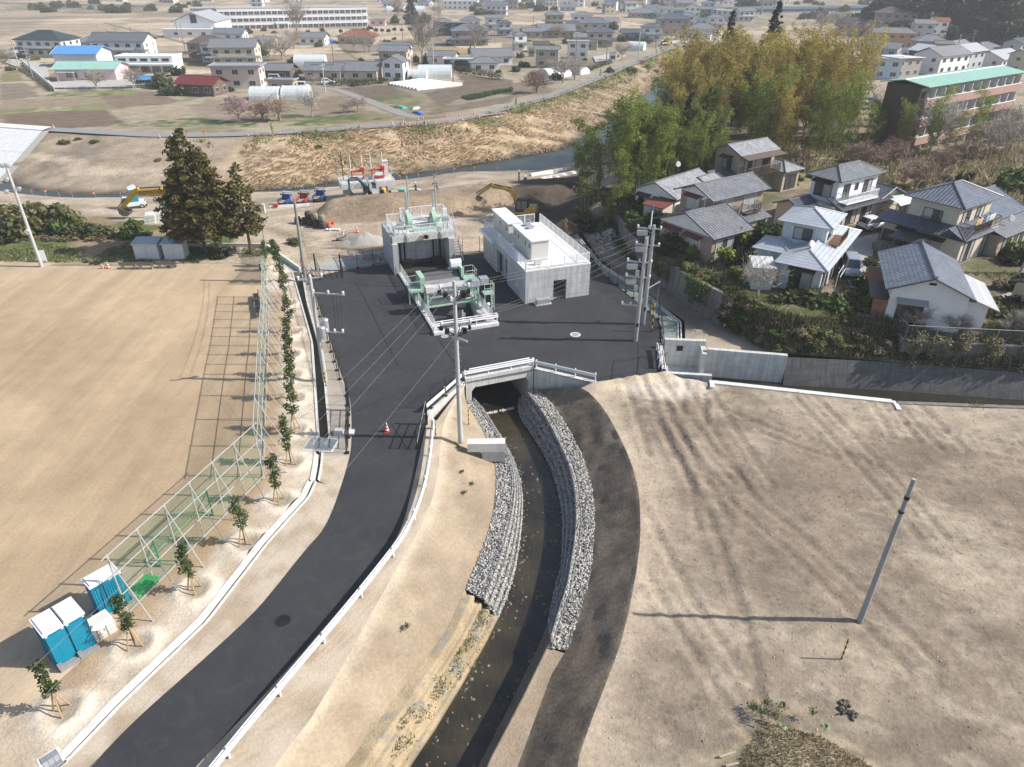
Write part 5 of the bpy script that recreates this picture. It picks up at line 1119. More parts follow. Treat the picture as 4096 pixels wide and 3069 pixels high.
for k in Rn(4):Eb('thin cable running from the centre pole down across the road',T1+Vc((-.9+.6*k,-.1,-.1-(2.5 if k>2 else 0))),(-20.5+1.6*k,-2.,11.4),.5,.006,'cables crossing the road',D4)
for k in Rn(2):Eb('thin cable along the footway from the transformer pole to the dark corner pole',T2+Vc((-.5+.8*k,0,-.1)),b3+d3+Vc((0,0,-.3-.4*k)),.4,.014,'cables along the footway')
def Ct(label,r,base,top,z=0.):
 p=G(*base,z);o=Ab('guy_guard',label,'guy wire guard',p);h=HH(p,*top)
 if not.6<h<3.5:h=1.6
 ya,bl=MB(),MB();n=8
 for k in Rn(n):(ya if k%2 else bl).cyl((0,0,z+h*k/n-z),(0,0,z+h*(k+1)/n-z),r,r,8)
 ya.bd('yellow_band',Aj('warning_yellow',(.62,.4,.03),.5),o);bl.bd('black_band',Ap,o);return o
Ct('yellow and black striped guy wire guard beside the road end of the guard rail',.04,('D8',388,1490),('D8',445,1150),-.1)
Ct('yellow and black striped guy wire guard on the stones beside the centre pole',.04,('D8',930,1240),('D8',905,1000),-.9)
Ct('yellow and black striped guy wire guard next to the pole pair',.06,('C4',455,835),('C4',440,585))
Ct('yellow and black striped guy wire guard at the foot of the transformer pole',.05,('D2',1172,320),('D2',1143,105))
Ct('yellow and black striped guy wire guard in the bare plot near the lone pole',.04,('D6',1390,90),('D6',1430,0),-.1)
# portable toilets, tank
Dj=mat('toilet_teal',(0.,.2,.32),.4,.08,3,spec=.5);B8=Aj('toilet_grey',(.24,.25,.26),.6)
def Dx(label,loc,rz,side_sheet=False):
 t=Ab('portable_toilet',label,'portable toilet',loc,rz,'teal portable toilets beside the sports ground')
 b=MB();w,d,h=.92,1.5,2.28;b.bb(-w/2,w/2,-d/2,d/2,.15,h)
 for k in Rn(7):x=-w/2+.08+k*.115;b.bb(x,x+.05,-d/2-.025,-d/2,.3,h-.25);
 for k in Rn(11):y=-d/2+.1+k*.125;b.bb(w/2,w/2+.025,y,y+.06,.3,h-.2);b.bb(-w/2-.025,-w/2,y,y+.06,.3,h-.2)
 b.bd('cabin',Dj,t)
 MB().bb(-w/2-.04,w/2+.04,-d/2-.05,d/2+.05,h,h+.1).bb(-w/2+.06,w/2-.06,-d/2+.05,d/2-.05,h+.1,h+.17).bd('cabin_roof',Ad,t)
 MB().bb(-.22,.22,-d/2-.045,-d/2-.026,h-.5,h-.22).bd('door_sign',Ad,t)
 b=MB();b.bb(-.42,.42,-d/2-.06,-d/2-.027,.22,h-.1)
 for z in(.7,1.,1.25):b.bb(-.1,0.,-d/2-.09,-d/2-.06,z,z+.05)
 b.bd('door',Dj,t)
 MB().bb(-w/2-.05,w/2+.05,-d/2-.1,d/2+.1,.03,.17).bb(-w/2,w/2,-d/2-.38,-d/2-.1,.02,.24).bb(-.3,.3,d/2+.1,d/2+.35,.02,.35).bb(-w/2-.02,-w/2+.2,-d/2-.36,-d/2-.12,.24,.42).bd('base_tray',B8,t)
 for sx in(-1,1):
  MB().cyl((sx*(w/2-.1),-d/2-.02,h-.12),(sx*(w/2-.1),-d/2-.045,h-.12),.07,.07,10).bd('vent_disc',Ad,t)
 return t
trz=R(-50)
pa=G('C6',470,905);pb2=G('C6',640,800)
dv=(pb2-pa).normalized();trz=math.atan2(dv.y,dv.x);nv=Vc((-dv.y,dv.x,0))
Dx('left one of the two joined teal portable toilets with white roofs',pa+dv*.35+nv*.85,trz);Dx('right one of the two joined teal portable toilets, next to the wrapped tank',pa+dv*1.3+nv*.85,trz)
pc=G('C6',985,470);Dx('single teal portable toilet between the wrapped tank and the green board',pc+nv*.75-dv*.1+Vc((-.35,-.1,0)),trz+R(90))
wt=Ab('wrapped_tank','low white sheet covered tank between the teal portable toilets','tank',G('C6',765,690)+nv*.45,trz)
b=MB();P=[(-.5,0),(-.5,.75),(-.36,.98),(.36,.98),(.5,.75),(.5,0)]
n=len(P);L=1.75;vs=[(-L/2,y,z)for y,z in P]+[(-L/2+.06,y*.99,z*1.01)for y,z in P]+[(L/2-.06,y*.99,z*1.01)for y,z in P]+[(L/2,y,z)for y,z in P]
b.add(vs,[tuple(Rn(n-1,-1,-1)),tuple(Rn(3*n,4*n))]+[(r_*n+k,r_*n+(k+1)%n,(r_+1)*n+(k+1)%n,(r_+1)*n+k)for r_ in Rn(3)for k in Rn(n)]);b.bd('sheet_cover',mat('dirty_white_sheet',(.66,.65,.61),.6,.1,1.5,bmp=.5,dirt=.55,dcol=(.25,.23,.19)),wt)
b=MB()
for x in(-.45,0,.45):b.bb(x-.02,x+.02,-.52,.52,0,.76)
b.bd('strap',B8,wt)
gbp=G('C6',1050,365);gb=Ab('green_board','bright green board lying on the ground under the end of the ball net','board',gbp,math.atan2(*(G('C6',1215,215)-gbp).yx));L=(G('C6',1215,215)-gbp).length
b=MB();n=24
b.bb(0,L,-.12,.75,.04,.1)
for k in Rn(n):b.bb(k*L/n,k*L/n+.06,-.1,.73,.1,.13)
b.bd('corrugated_panel',mat('bright_green_plastic',(.04,.42,.1),.5,.1,2),gb)
# benches, sheds
Ei=mat('weathered_wood',(.2,.17,.14),.85,.2,6)
def bench(label,loc,rz,back=True,g='weathered wooden benches'):
 t=Ab('bench',label,'bench',loc,rz,g);b=MB()
 for k in Rn(4):b.bb(-.9,.9,-.28+k*.14,-.17+k*.14,.4,.44)
 b.bd('seat',Ei,t)
 if back:
  b=MB()
  for k in Rn(3):b.bb(-.9,.9,.3+.03*k,.33+.03*k,.5+k*.13,.6+k*.13)
  b.bd('backrest',Ei,t)
 for x in(-.7,.7):b=MB();b.bb(x-.04,x+.04,-.25,.3,0,.4);(b.bb(x-.03,x+.03,.28,.34,.4,.85)if back else None);b.bd('leg',B8,t)
for k,(x,y)in En(((1118,1240),(1270,1240),(1435,1232))):bench(['left','middle','right'][k]+' one of the three benches in front of the storage sheds',G('B1',x,y),R(180))
for k,(x,y)in En(((245,835),(262,935),(278,1030))):bench(['farthest','middle','nearest'][k]+' one of the three benches backed against the ball net',G('D1',x,y),R(-72),True)
M_shed=Ax('shed_panel',(.52,.545,.57),.3,'u',.5,.1,.8)
def shed(label,p,w,d,h,rz):
 t=Ab('storage_shed',label,'shed',p,rz);b=MB();m2=mat('shed_wall',(.6,.63,.66),.5,.06,2)
 b.bb(-w/2,w/2,0,d,.08,h);b.bd('wall',m2,t)
 b=MB();vs=[(-w/2-.12,-.18,h+.02),(w/2+.12,-.18,h+.02),(w/2+.12,d+.1,h+.28),(-w/2-.12,d+.1,h+.28)];vs+=[(x,y,z+.09)for x,y,z in vs]
 b.add(vs,[(0,3,2,1),(4,5,6,7),(0,1,5,4),(1,2,6,5),(2,3,7,6),(3,0,4,7)],0,None);b.bd('roof',Ag,t)
 for k in Rn(2):MB().bb(-w/2+.06+k*w/2,k*w/2-.03,-.04,-.003,.15,h-.08).bb(-.1+k*.14,-.06+k*.14,-.06,-.04,.9,1.1).bd('door',m2,t)
 MB().bb(-w/2+.03,w/2-.03,.05,d-.05,0,.08).bd('base',A2,t)
shed('wider pale grey storage shed behind the benches',G('B1',1280,1170),2.7,1.7,1.9,R(4));shed('narrower pale grey storage shed with dark roof beside the big conifers',G('B1',1515,1168),2.3,1.6,1.9,R(4))
D3=Aj('tyre_rubber',(.015,.015,.016),.85)
def torus(R0,r,n=20,m=8):
 b=MB();vs=[((R0+r*math.cos(2*math.pi*j/m))*math.cos(2*math.pi*i/n),(R0+r*math.cos(2*math.pi*j/m))*math.sin(2*math.pi*i/n),r+r*math.sin(2*math.pi*j/m))for i in Rn(n)for j in Rn(m)]
 b.add(vs,[(i*m+j,((i+1)%n)*m+j,((i+1)%n)*m+(j+1)%m,i*m+(j+1)%m)for i in Rn(n)for j in Rn(m)]);return b
for k,(x,y,lab)in En(((750,1190,'leftmost'),(798,1203,'second from left'),(840,1187,'back middle'),(843,1208,'front middle'),(897,1175,'farthest right'),(878,1195,'second from right'))):
 o=torus(.24,.09).bd('tyre',D3);o.location=G('B1',x,y);A6(o,lab+' of the old tyres lying by the sports ground edge','tyre','old tyres by the sports ground edge')
Dn,M_conw=Aj('cone_red',(.62,.05,.03),.5),Aj('cone_white',(.8,.8,.8),.5)
def cone_mesh(h=.7,stripes=2,red=True):
 t=MB();t.bb(-.19,.19,-.19,.19,0,.04,0);n=6
 for k in Rn(n):t.cyl((0,0,.04+(h-.04)*k/n),(0,0,.04+(h-.04)*(k+1)/n),.15*(1-k/n)+.03,.15*(1-(k+1)/n)+.03,12,1 if k%2 else 0,k==n-1)
 return t
CONE0=[None]
def cone(label,p,g,tilt=0,mats=None,h=.75):
 key=(tuple(m.name for m in(mats or(Dn,M_conw))),h)
 o=cone_mesh(h).bd('traffic_cone',list(mats or(Dn,M_conw)));o.location=p;o.rotation_euler=(tilt,0,.3);return A6(o,label,'traffic cone',g)
cone('single red and white traffic cone standing alone on the asphalt road',G('O',836,932,.02),None)
M_cblk=Aj('cone_black',(.05,.05,.05),.6)
GC='striped traffic cones round the dug pit behind the yard fence'
for k,(r,x,y,mt,lab)in En((('C1',665,203,0,'left of the paired'),('C1',684,188,0,'right of the paired'),('C1',808,160,0,'the bright single'),('C1',943,145,0,'the rightmost bright'),('C1',733,197,1,'the rear dark striped'),('C1',770,233,1,'the front leaning dark striped'),('C1',912,228,2,'the maroon striped'))):
 cone(lab+' traffic cone by the dug pit behind the yard fence',GT(r,x,y),GC,.25 if k==5 else 0,((Dn,M_conw),(M_cblk,M_conw),(Aj('cone_maroon',(.25,.03,.04),.5),M_conw))[mt])
for x,y,lab in((752,953,'left'),(880,932,'right')):cone(lab+' striped cone holding the barrier bar below the sandbag stack',GT('B2',x,y),'cones with bars by the sandbag stack')
cone('striped cone at the foot of the stair side bank right of the floodgate house',GT('B2',1722,955),'cones with bars by the sandbag stack')
def bar(label,A,B,g='striped barrier bars'):
 A,B=Vc(A),Vc(B);o=MB();n=10
 for k in Rn(n):o.cyl((B-A)*k/n,(B-A)*(k+1)/n,.035,.035,6,k%2)
 o=o.bd('barrier_bar',[Dn,M_conw]);o.location=A;return A6(o,label,'barrier bar',g)
bar('red and white barrier bar between the two cones below the sandbags',GT('B2',752,953)+Vc((0,0,.65)),GT('B2',880,932)+Vc((0,0,.65)))
bar('red and white barrier bar linking the cones left of the dug pit',GT('C1',735,165)+Vc((0,0,.6)),GT('C1',808,160)+Vc((0,0,.7)));bar('red and white barrier bar linking the cones right of the dug pit',GT('C1',808,160)+Vc((0,0,.7)),GT('C1',943,145)+Vc((0,0,.7)))
for r,x,y,lab in(('B1',893,1238,'tilted'),('B1',940,1240,'upright')):cone(lab+' red and white cone lying beside the old tyres',G(r,x,y),'cones beside the old tyres',.5 if lab=='tilted'else 0)
for k,(r,x,y,c)in En((('B1',372,55,0),('B1',466,30,0),('B1',1382,115,1),('B1',1485,105,1),('B1',1572,103,1),('B1',2143,98,1),('A2',1175,1075,0),('A2',1272,1058,0),('A2',1400,1040,0),('A2',1443,1030,0),('A2',1640,1010,0),('A2',1758,1000,0),('A2',1885,985,0),('A2',2115,970,0),('A2',1327,1095,0),('A2',1465,1080,0),('A2',1545,1070,0),('A2',1665,1052,0),('A2',1780,1040,0),('A2',1930,1028,0),('A2',1965,1010,0))):cone(('dark striped'if c else 'red and white striped')+' traffic cone standing '+('by the white block slope'if k<2 else 'behind the big conifers on the levee road'if k<6 else 'on the field side of the laid steel plates'if k<14 else 'on the bank side of the laid steel plates'),GT(r,x,y),'cones along the levee road',0,(M_cblk,M_conw)if c else None,.8)
# young staked trees
Ch=D9('leaf');D7=mat('bark',(.15,.115,.085),.9,.25,6,bmp=.4)
def Bb(C,Rad,n,size,cols,seed,squash=1.,up=.3,aspect=.55,gap=0.,droop=0.):
 """leaf-sized quads scattered through clumps C (centres) of radius Rad"""
 rng=np.random.default_rng(seed);C=np.asarray(C,float);Rad=np.asarray(Rad,float)
 w=Rad**2;k=rng.choice(len(C),n,p=w/w.sum());d=rng.normal(0,1,(n,3));d/=np.linalg.norm(d,axis=1)[:,None]
 rr=rng.uniform(0,1,n)**.45;P=C[k]+d*(Rad[k]*rr)[:,None]*np.array((1,1,squash))
 a=rng.normal(0,1,(n,3));a[:,2]=a[:,2]*.6-droop;a/=np.linalg.norm(a,axis=1)[:,None]
 nrm=d*.7+rng.normal(0,.6,(n,3))+np.array((0,0,up));b=np.cross(nrm,a);b/=np.linalg.norm(b,axis=1)[:,None]+1e-9
 s=size*rng.uniform(.6,1.4,n)[:,None];V=np.stack([P-a*s,P+b*s*aspect,P+a*s,P-b*s*aspect],1).reshape(-1,3)
 F=np.arange(4*n).reshape(-1,4);cols=np.asarray(cols,float);ck=rng.uniform(0,1,len(C))[k]*.5+rng.uniform(0,1,n)*.5
 t=ck*(len(cols)-1);i=np.minimum(t.astype(int),len(cols)-2)if len(cols)>1 else np.zeros(n,int);f=(t-i)[:,None]
 col=cols[i]*(1-f)+cols[np.minimum(i+1,len(cols)-1)]*f;col=col*rng.uniform(.8,1.2,(n,1));return V,F,np.repeat(col,4,0)
YM=[]
for s in Rn(4):
 rng=random.Random(s);C=[];Rd=[];
 for k in Rn(16):z=1.35+k*.135;rr=.52*math.sin(min(1,(k+2)/7)*1.4)*(1-.045*k);a=rng.uniform(0,6.28);q=rng.uniform(.1,1)*rr;C.append((q*math.cos(a),q*math.sin(a),z));Rd.append(rng.uniform(.2,.36))
 V,F,Cc=Bb(C,Rd,620,.085,[(.035,.055,.018),(.065,.095,.03),(.11,.14,.05)],50+s);o=Ar('crown',V,F,Ch,Cc);COL.objects.unlink(o);YM.append(o.data)
tr=MB();tr.cyl((0,0,0),(.03,0,3.2),.035,.015,6);TRM=tr.bd('trunk',D7);COL.objects.unlink(TRM)
st_=MB();
for a in(.3,2.4,4.5):st_.cyl((.42*math.cos(a),.42*math.sin(a),-.1),(.05*math.cos(a),.05*math.sin(a),1.35),.04,.035,6)
st_.box((0,0,1.1),(.32,.05,.05));STM=st_.bd('stake',Dt);COL.objects.unlink(STM)
TLAB=['farthest, behind the end of the ball net','second farthest, by the channel wall','third farthest, beside the channel bend','tall one left of the back gate','beside the far benches','next to the net stays behind the benches','beside the transformer pole, left','left of the ditch middle','first above the double grating','just left of the double grating','at the near corner of the ball net','below the net corner','beside the green goal','beside the single teal toilet','nearest the camera, beside the paired toilets']
for k,p in En(TREES):
 t=Ab('young_tree','staked young evergreen in a sand ring, '+TLAB[k],'young tree',p,k*1.1,'staked young trees along the ball net')
 s=(.85,1.,1.15,1.1,1.05,1.,1.,1.05,1.08,1.05,.98,.97,.95,.95,.95)[k]
 for nm,me in(('crown',YM[k%4]),('trunk',TRM.data)):o=link(bpy.data.objects.new(nm,me),t);o.scale=(s,s,s*1.06)
 link(bpy.data.objects.new('stake',STM.data),t)
 # HOUSES
Dg=A4('grey_pan_tiles',(.36,.37,.385),.36,.22,.45,.5,True,1.);A1=A4('dark_pan_tiles',(.1,.107,.125),.36,.25,.3,.7,True,1.);A3=A4('slate_blue_tiles',(.16,.18,.225),.36,.25,.33,.65,True,1.)
Ah=A4('mid_grey_tiles',(.21,.217,.23),.36,.25,.4,.6,True,1.);Bo=A4('flat_grey_slates',(.2,.205,.215),.4,.7,.6,.3,True,.3);Bj=A4('brown_slates',(.12,.095,.085),.4,.7,.6,.3,True,.3);Df=A4('rust_roof',(.28,.095,.04),.3,.7,.7,.2);T_green=A4('dark_green_tiles',(.03,.055,.05),.3,.5,.4,.5)
Cy=Ax('silver_seam_roof',(.5,.535,.58),.42,'v',.42,.25);Bg=Ax('white_seam_roof',(.7,.71,.72),.5,'u',.45,.1,.75);S_blue=Ax('blue_ribbed_roof',(.1,.34,.72),.5,'u',.45,.1,.7);S_mint=Ax('mint_ribbed_roof',(.34,.6,.5),.5,'u',.45,.1,.75);Be=Ax('grey_seam_roof',(.42,.44,.46),.45,'u',.5,.15,.75);S_teal=mat('teal_felt_roof',(.24,.42,.36),.75,.08,.5,bmp=.1);S_red=Ax('red_roof',(.2,.035,.03),.4,'u',.5,.1)
Aa=mat('white_render',(.74,.745,.75),.75,.06,1.,dirt=.12,dcol=(.45,.44,.42));At=mat('cream_render',(.56,.51,.42),.8,.07,1.2,dirt=.18,dcol=(.33,.28,.22));Cp=mat('beige_brown_render',(.3,.235,.195),.8,.07,1.2,dirt=.1);Au=mat('tan_render',(.42,.36,.28),.8,.08,1.2,dirt=.2)
W_pink=mat('pink_render',(.66,.48,.5),.75,.05,1);Bn=mat('grey_siding',(.45,.47,.49),.7,.06,1);De=mat('navy_siding',(.035,.045,.075),.6,.08,1);B2=mat('brown_siding',(.14,.1,.085),.7,.12,2);Dr=mat('orange_siding',(.52,.28,.15),.7,.06,1);By=mat('pale_blue_siding',(.5,.6,.68),.7,.05,1);Dd=mat('taupe_siding',(.3,.275,.25),.7,.06,1)
def siding(name,col,pitch=.25):
 m,nt,b=Ba(name);v=Aw(nt,'Object');sx=nd(nt,'ShaderNodeSeparateXYZ');nt.links.new(v,sx.inputs[0])
 f=Ai(nt,'FRACT',Ai(nt,'DIVIDE',Ai(nt,'ADD',sx.outputs[0],sx.outputs[1]),pitch));c=Bl(nt,Ai(nt,'LESS_THAN',f,.1),col,tuple(x*.6 for x in col))
 c=Bl(nt,1.,c,Bd(nt,A9(nt,v,1.2,5),[(.3,.9),(.7,1.06)]),'MULTIPLY');nt.links.new(c,b.inputs['Base Color']);SI(b,'Roughness',.6);return m
Bf=siding('pale_metal_siding',(.6,.635,.67),.33)
def brickmat():
 m,nt,b=Ba('red_brick_tile');br=nd(nt,'ShaderNodeTexBrick');SI(br,'Scale',3.);SI(br,'Color1',(.4,.25,.215,1));SI(br,'Color2',(.35,.22,.19,1));SI(br,'Mortar',(.36,.26,.23,1));SI(br,'Mortar Size',.012)
 nt.links.new(Aw(nt,'Object'),br.inputs['Vector']);nt.links.new(br.outputs[0],b.inputs['Base Color']);SI(b,'Roughness',.8);return m
W_brick=brickmat()
An=Aj('dark_window_frame',(.05,.043,.038),.5);Ao=Aj('light_window_frame',(.62,.63,.63),.4,.2);Am=Aj('curtained_glass',(.36,.36,.35),.25,0,.6,.15);Cq=Aj('ridge_tile',(.12,.125,.14),.4,0,.5,.2);M_fascia=Aj('fascia_board',(.1,.085,.075),.7)
Bz=Aj('pale_ridge',(.42,.43,.45),.45,.1,.5,.1);Ef=Aj('polycarbonate',(.62,.72,.73),.25,0,.5,.05)
def Cd(b,q,th,e=None,m=0):
 """roof plane through the four (or three) points q, q[0]->q[1] along the eave; uv in metres; given thickness"""
 q=[Vc(p)for p in q];u=(q[1]-q[0]).normalized();n=(q[1]-q[0]).cross(q[-1]-q[0]).normalized();w=n.cross(u)
 uv=[((p-q[0]).dot(u)+50,(p-q[0]).dot(w)+50)for p in q];k=len(q);top=[p+n*th for p in q]
 b.add(top,[tuple(Rn(k))],m,[uv]);b.add(q,[tuple(Rn(k-1,-1,-1))],m,[uv[::-1]])
 for i in Rn(k):
  j=(i+1)%k;b.add([q[i],q[j],top[j],top[i]],[(0,1,2,3)],m,[[(0,0),(.01,0),(.01,.1),(0,.1)]])
def A0(t,x0,x1,y0,y1,z,kind,pitch,mt,rmat=None,th=.1,detail=True):
 b=MB();rd=MB();rr=.11
 if kind=='gx':
  ym=(y0+y1)/2;h=(y1-y0)/2*pitch;Cd(b,[(x0,y0,z),(x1,y0,z),(x1,ym,z+h),(x0,ym,z+h)],th);Cd(b,[(x1,y1,z),(x0,y1,z),(x0,ym,z+h),(x1,ym,z+h)],th);rd.cyl((x0-.04,ym,z+h+th),(x1+.04,ym,z+h+th),rr,rr,8);top=z+h
  if detail:
   for x in(x0,x1):rd.cyl((x,y0,z+th),(x,ym,z+h+th),.07,.07,6);rd.cyl((x,y1,z+th),(x,ym,z+h+th),.07,.07,6)
 elif kind=='gy':
  xm=(x0+x1)/2;h=(x1-x0)/2*pitch;Cd(b,[(x1,y0,z),(x1,y1,z),(xm,y1,z+h),(xm,y0,z+h)],th);Cd(b,[(x0,y1,z),(x0,y0,z),(xm,y0,z+h),(xm,y1,z+h)],th);rd.cyl((xm,y0-.04,z+h+th),(xm,y1+.04,z+h+th),rr,rr,8);top=z+h
  if detail:
   for y in(y0,y1):rd.cyl((x0,y,z+th),(xm,y,z+h+th),.07,.07,6);rd.cyl((x1,y,z+th),(xm,y,z+h+th),.07,.07,6)
 elif kind=='hip':
  w,d=x1-x0,y1-y0;s=min(w,d)/2;h=s*pitch;top=z+h
  if w>=d:a,c=(x0+s,(y0+y1)/2,z+h),(x1-s,(y0+y1)/2,z+h)
  else:a,c=((x0+x1)/2,y0+s,z+h),((x0+x1)/2,y1-s,z+h)
  A,B,C,D=(x0,y0,z),(x1,y0,z),(x1,y1,z),(x0,y1,z)
  if w>=d:Cd(b,[A,B,c,a],th);Cd(b,[C,D,a,c],th);Cd(b,[B,C,c],th);Cd(b,[D,A,a],th);hp=[(A,a),(B,c),(C,c),(D,a)]
  else:Cd(b,[A,B,a],th);Cd(b,[B,C,c,a],th);Cd(b,[C,D,c],th);Cd(b,[D,A,a,c],th);hp=[(A,a),(B,a),(C,c),(D,c)]
  up=Vc((0,0,th+.01));rd.cyl(Vc(a)+up,Vc(c)+up,rr*1.15,rr*1.15,8)
  for p,q in hp:rd.cyl(Vc(p)+up,Vc(q)+up,rr*.85,rr*.85,6)
 elif kind in('sF','sB','sL','sR'):
  h=pitch
  zz={'sF':(0,0,h,h),'sB':(h,h,0,0),'sL':(0,h,h,0),'sR':(h,0,0,h)}[kind];q=[(x0,y0,z+zz[0]),(x1,y0,z+zz[1]),(x1,y1,z+zz[2]),(x0,y1,z+zz[3])]
  k={'sF':0,'sR':1,'sB':2,'sL':3}[kind];Cd(b,q[k:]+q[:k],th);top=z+h;rd=None
 else:
  b.bb(x0,x1,y0,y1,z,z+.18);b.bb(x0,x1,y0,y0+.12,z+.18,z+.4);b.bb(x0,x1,y1-.12,y1,z+.18,z+.4);b.bb(x0,x0+.12,y0+.12,y1-.12,z+.18,z+.4);b.bb(x1-.12,x1,y0+.12,y1-.12,z+.18,z+.4);top=z+.4;rd=None
 o=b.bd('roof',mt,t)
 if rd is not None:rd.bd('ridge',rmat or Cq,o)
 return top
def Aq(t,x0,x1,y0,y1,z0,z1,kind,pitch,mt,over=0.,name='wall',eave=None):
 b=MB()
 if kind=='gx':h=(y1-y0)/2*pitch;b.xprism([(y0,z0),(y1,z0),(y1,z1),((y0+y1)/2,z1+h),(y0,z1)],x0,x1)
 elif kind=='gy':h=(x1-x0)/2*pitch;b.yprism([(x0,z0),(x1,z0),(x1,z1),((x0+x1)/2,z1+h),(x0,z1)],y0,y1)
 elif kind=='sF':b.xprism([(y0,z0),(y1,z0),(y1,z1+pitch*.9),(y0,z1)],x0,x1)
 elif kind=='sB':b.xprism([(y0,z0),(y1,z0),(y1,z1),(y0,z1+pitch*.9)],x0,x1)
 elif kind=='sL':b.yprism([(x0,z0),(x1,z0),(x1,z1+pitch*.9),(x0,z1)],y0,y1)
 elif kind=='sR':b.yprism([(x0,z0),(x1,z0),(x1,z1),(x0,z1+pitch*.9)],y0,y1)
 else:b.bb(x0,x1,y0,y1,z0,z1)
 return b.bd(name,mt,t)
def Af(t,side,x0,x1,y0,y1,u,zc,w,h,frame=None,pane=None,panes=2,rail_=False,name='window',hood=None):
 """u is the offset from the face centre along x (F,B) or y (L,R)"""
 T={'F':Mx.Translation(((x0+x1)/2+u,y0,zc)),'B':Mx.Translation(((x0+x1)/2+u,y1,zc))@Mx.Rotation(math.pi,4,'Z'),'L':Mx.Translation((x0,(y0+y1)/2+u,zc))@Mx.Rotation(-math.pi/2,4,'Z'),'R':Mx.Translation((x1,(y0+y1)/2+u,zc))@Mx.Rotation(math.pi/2,4,'Z')}[side]
 b=MB();b.T=T;f=.06;b.bb(-w/2-f,w/2+f,-.06,-.002,h/2,h/2+f);b.bb(-w/2-f,w/2+f,-.08,-.002,-h/2-f,-h/2);b.bb(-w/2-f,-w/2,-.06,-.002,-h/2,h/2);b.bb(w/2,w/2+f,-.06,-.002,-h/2,h/2)
 for k in Rn(1,panes):x=-w/2+w*k/panes;b.bb(x-.03,x+.03,-.055,-.002,-h/2,h/2)
 o=b.bd(name,frame or An,t)
 b=MB();b.T=T
 if pane is None or not isinstance(pane,(list,tuple)):b.bb(-w/2,w/2,-.02,-.003,-h/2,h/2);b.bd('pane',pane or Ae,o)
 else:
  for k in Rn(panes):b.bb(-w/2+w*k/panes+.03*(k>0),-w/2+w*(k+1)/panes-.03*(k<panes-1),-.02,-.003,-h/2,h/2,k%2)
  b.bd('pane',list(pane),o)
 if rail_:
  b=MB();b.T=T;Bi(b,[(-w/2-.1,-.25,-h/2-.02),(w/2+.1,-.25,-h/2-.02)],.55,.022,2,.12);b.bd('window_rail',An,o)
 if hood is not None:
  b=MB();b.T=T;b.add([(-w/2-.25,-.7,h/2+.12),(w/2+.25,-.7,h/2+.12),(w/2+.25,0,h/2+.4),(-w/2-.25,0,h/2+.4),(-w/2-.25,-.7,h/2+.18),(w/2+.25,-.7,h/2+.18),(w/2+.25,0,h/2+.47),(-w/2-.25,0,h/2+.47)],[(0,3,2,1),(4,5,6,7),(0,1,5,4),(1,2,6,5),(2,3,7,6),(3,0,4,7)]);b.bd('window_hood',hood,o)
 return o
def Ej(t,x0,x1,y0,y1,z0,ze,kind,pitch,wm,rm,over=.6,ridge=None,th=.1):
 """a wall block whose eave rectangle is x0..x1, y0..y1"""
 o=over;Aq(t,x0+o,x1-o,y0+o,y1-o,z0,ze+(o*pitch if kind in('gx','gy')else.06),kind,pitch,wm);A0(t,x0,x1,y0,y1,ze,kind,pitch,rm,ridge,th)
 return(x0+o,x1-o,y0+o,y1-o)
GZ=3.
def dish(t,x,y,z):MB().cyl((x,y,z),(x-.1,y-.12,z+.05),.36,.3,16).cyl((x,y,z-.5),(x,y,z),.03,.03,5).bd('satellite_dish',Ad,t)
def aerial(t,x,y,z):b=MB();b.cyl((x,y,z),(x,y,z+2.2),.03,.03,5);b.cyl((x-.5,y,z+2.),(x+.5,y+.3,z+2.1),.025,.025,4);[b.cyl((x-.4+k*.2,y-.25,z+2.02+k*.02),(x-.4+k*.2,y+.35,z+2.02+k*.02),.015,.015,4)for k in Rn(5)];b.bd('aerial',Ag,t)
def Cj(name,label,loc,rzdeg):return Ab(name,label,'house',(loc[0],loc[1],GZ),R(rzdeg))
# H1 white bungalow
h=Cj('bungalow','white walled bungalow with pale grey tiled gable roof in front of the bamboo',(19.5,83.9),45.4)
f=Ej(h,0,9.9,0,6.8,0,2.65,'gx',.42,Aa,Dg,.5);Af(h,'L',*f,1.6,1.45,1.5,1.2,pane=(Ae,Am),hood=An);Af(h,'L',*f,-1.8,1.1,1.7,1.9,hood=An,panes=3);Af(h,'F',*f,-1,1.2,2.6,1.9,Ao,Am,3);Af(h,'F',*f,2.6,1.2,1.6,1.4,Ao)
A0(h,7.5,11.4,-1.2,5.2,2.3,'gx',.4,Dg);Aq(h,8,10.9,-.7,4.7,0,2.4,'gx',.4,Aa)
b=MB();n=8
for k in Rn(n):a0,a1=math.pi/2*k/n,math.pi/2*(k+1)/n;b.face([(1.2,-0.-1.5*math.sin(a0),1.9+.5*math.cos(a0)),(1.2,-1.5*math.sin(a1),1.9+.5*math.cos(a1)),(6.6,-1.5*math.sin(a1),1.9+.5*math.cos(a1)),(6.6,-1.5*math.sin(a0),1.9+.5*math.cos(a0))])
for x in(1.2,3,4.8,6.6):b.cyl((x,-1.5,0),(x,-1.5,1.95),.04,.04,5);b.cyl((x,-1.48,1.95),(x,0,2.42),.035,.035,5)
b.bd('terrace_canopy',Aj('canopy_white',(.74,.76,.77),.3),h);dish(h,8.2,5.5,4.6)
sh=Ab('garden_shed','small cream shed with rusty red roof beside the white bungalow','shed',(17.9,82.6,GZ),R(45));Aq(sh,-.1,2.,.2,2.9,0,2.,'sL',.35,At);A0(sh,-.3,2.2,0,3.1,2.02,'sL',.4,Ax('rusty_roof',(.24,.07,.05),.3,'u',.6))
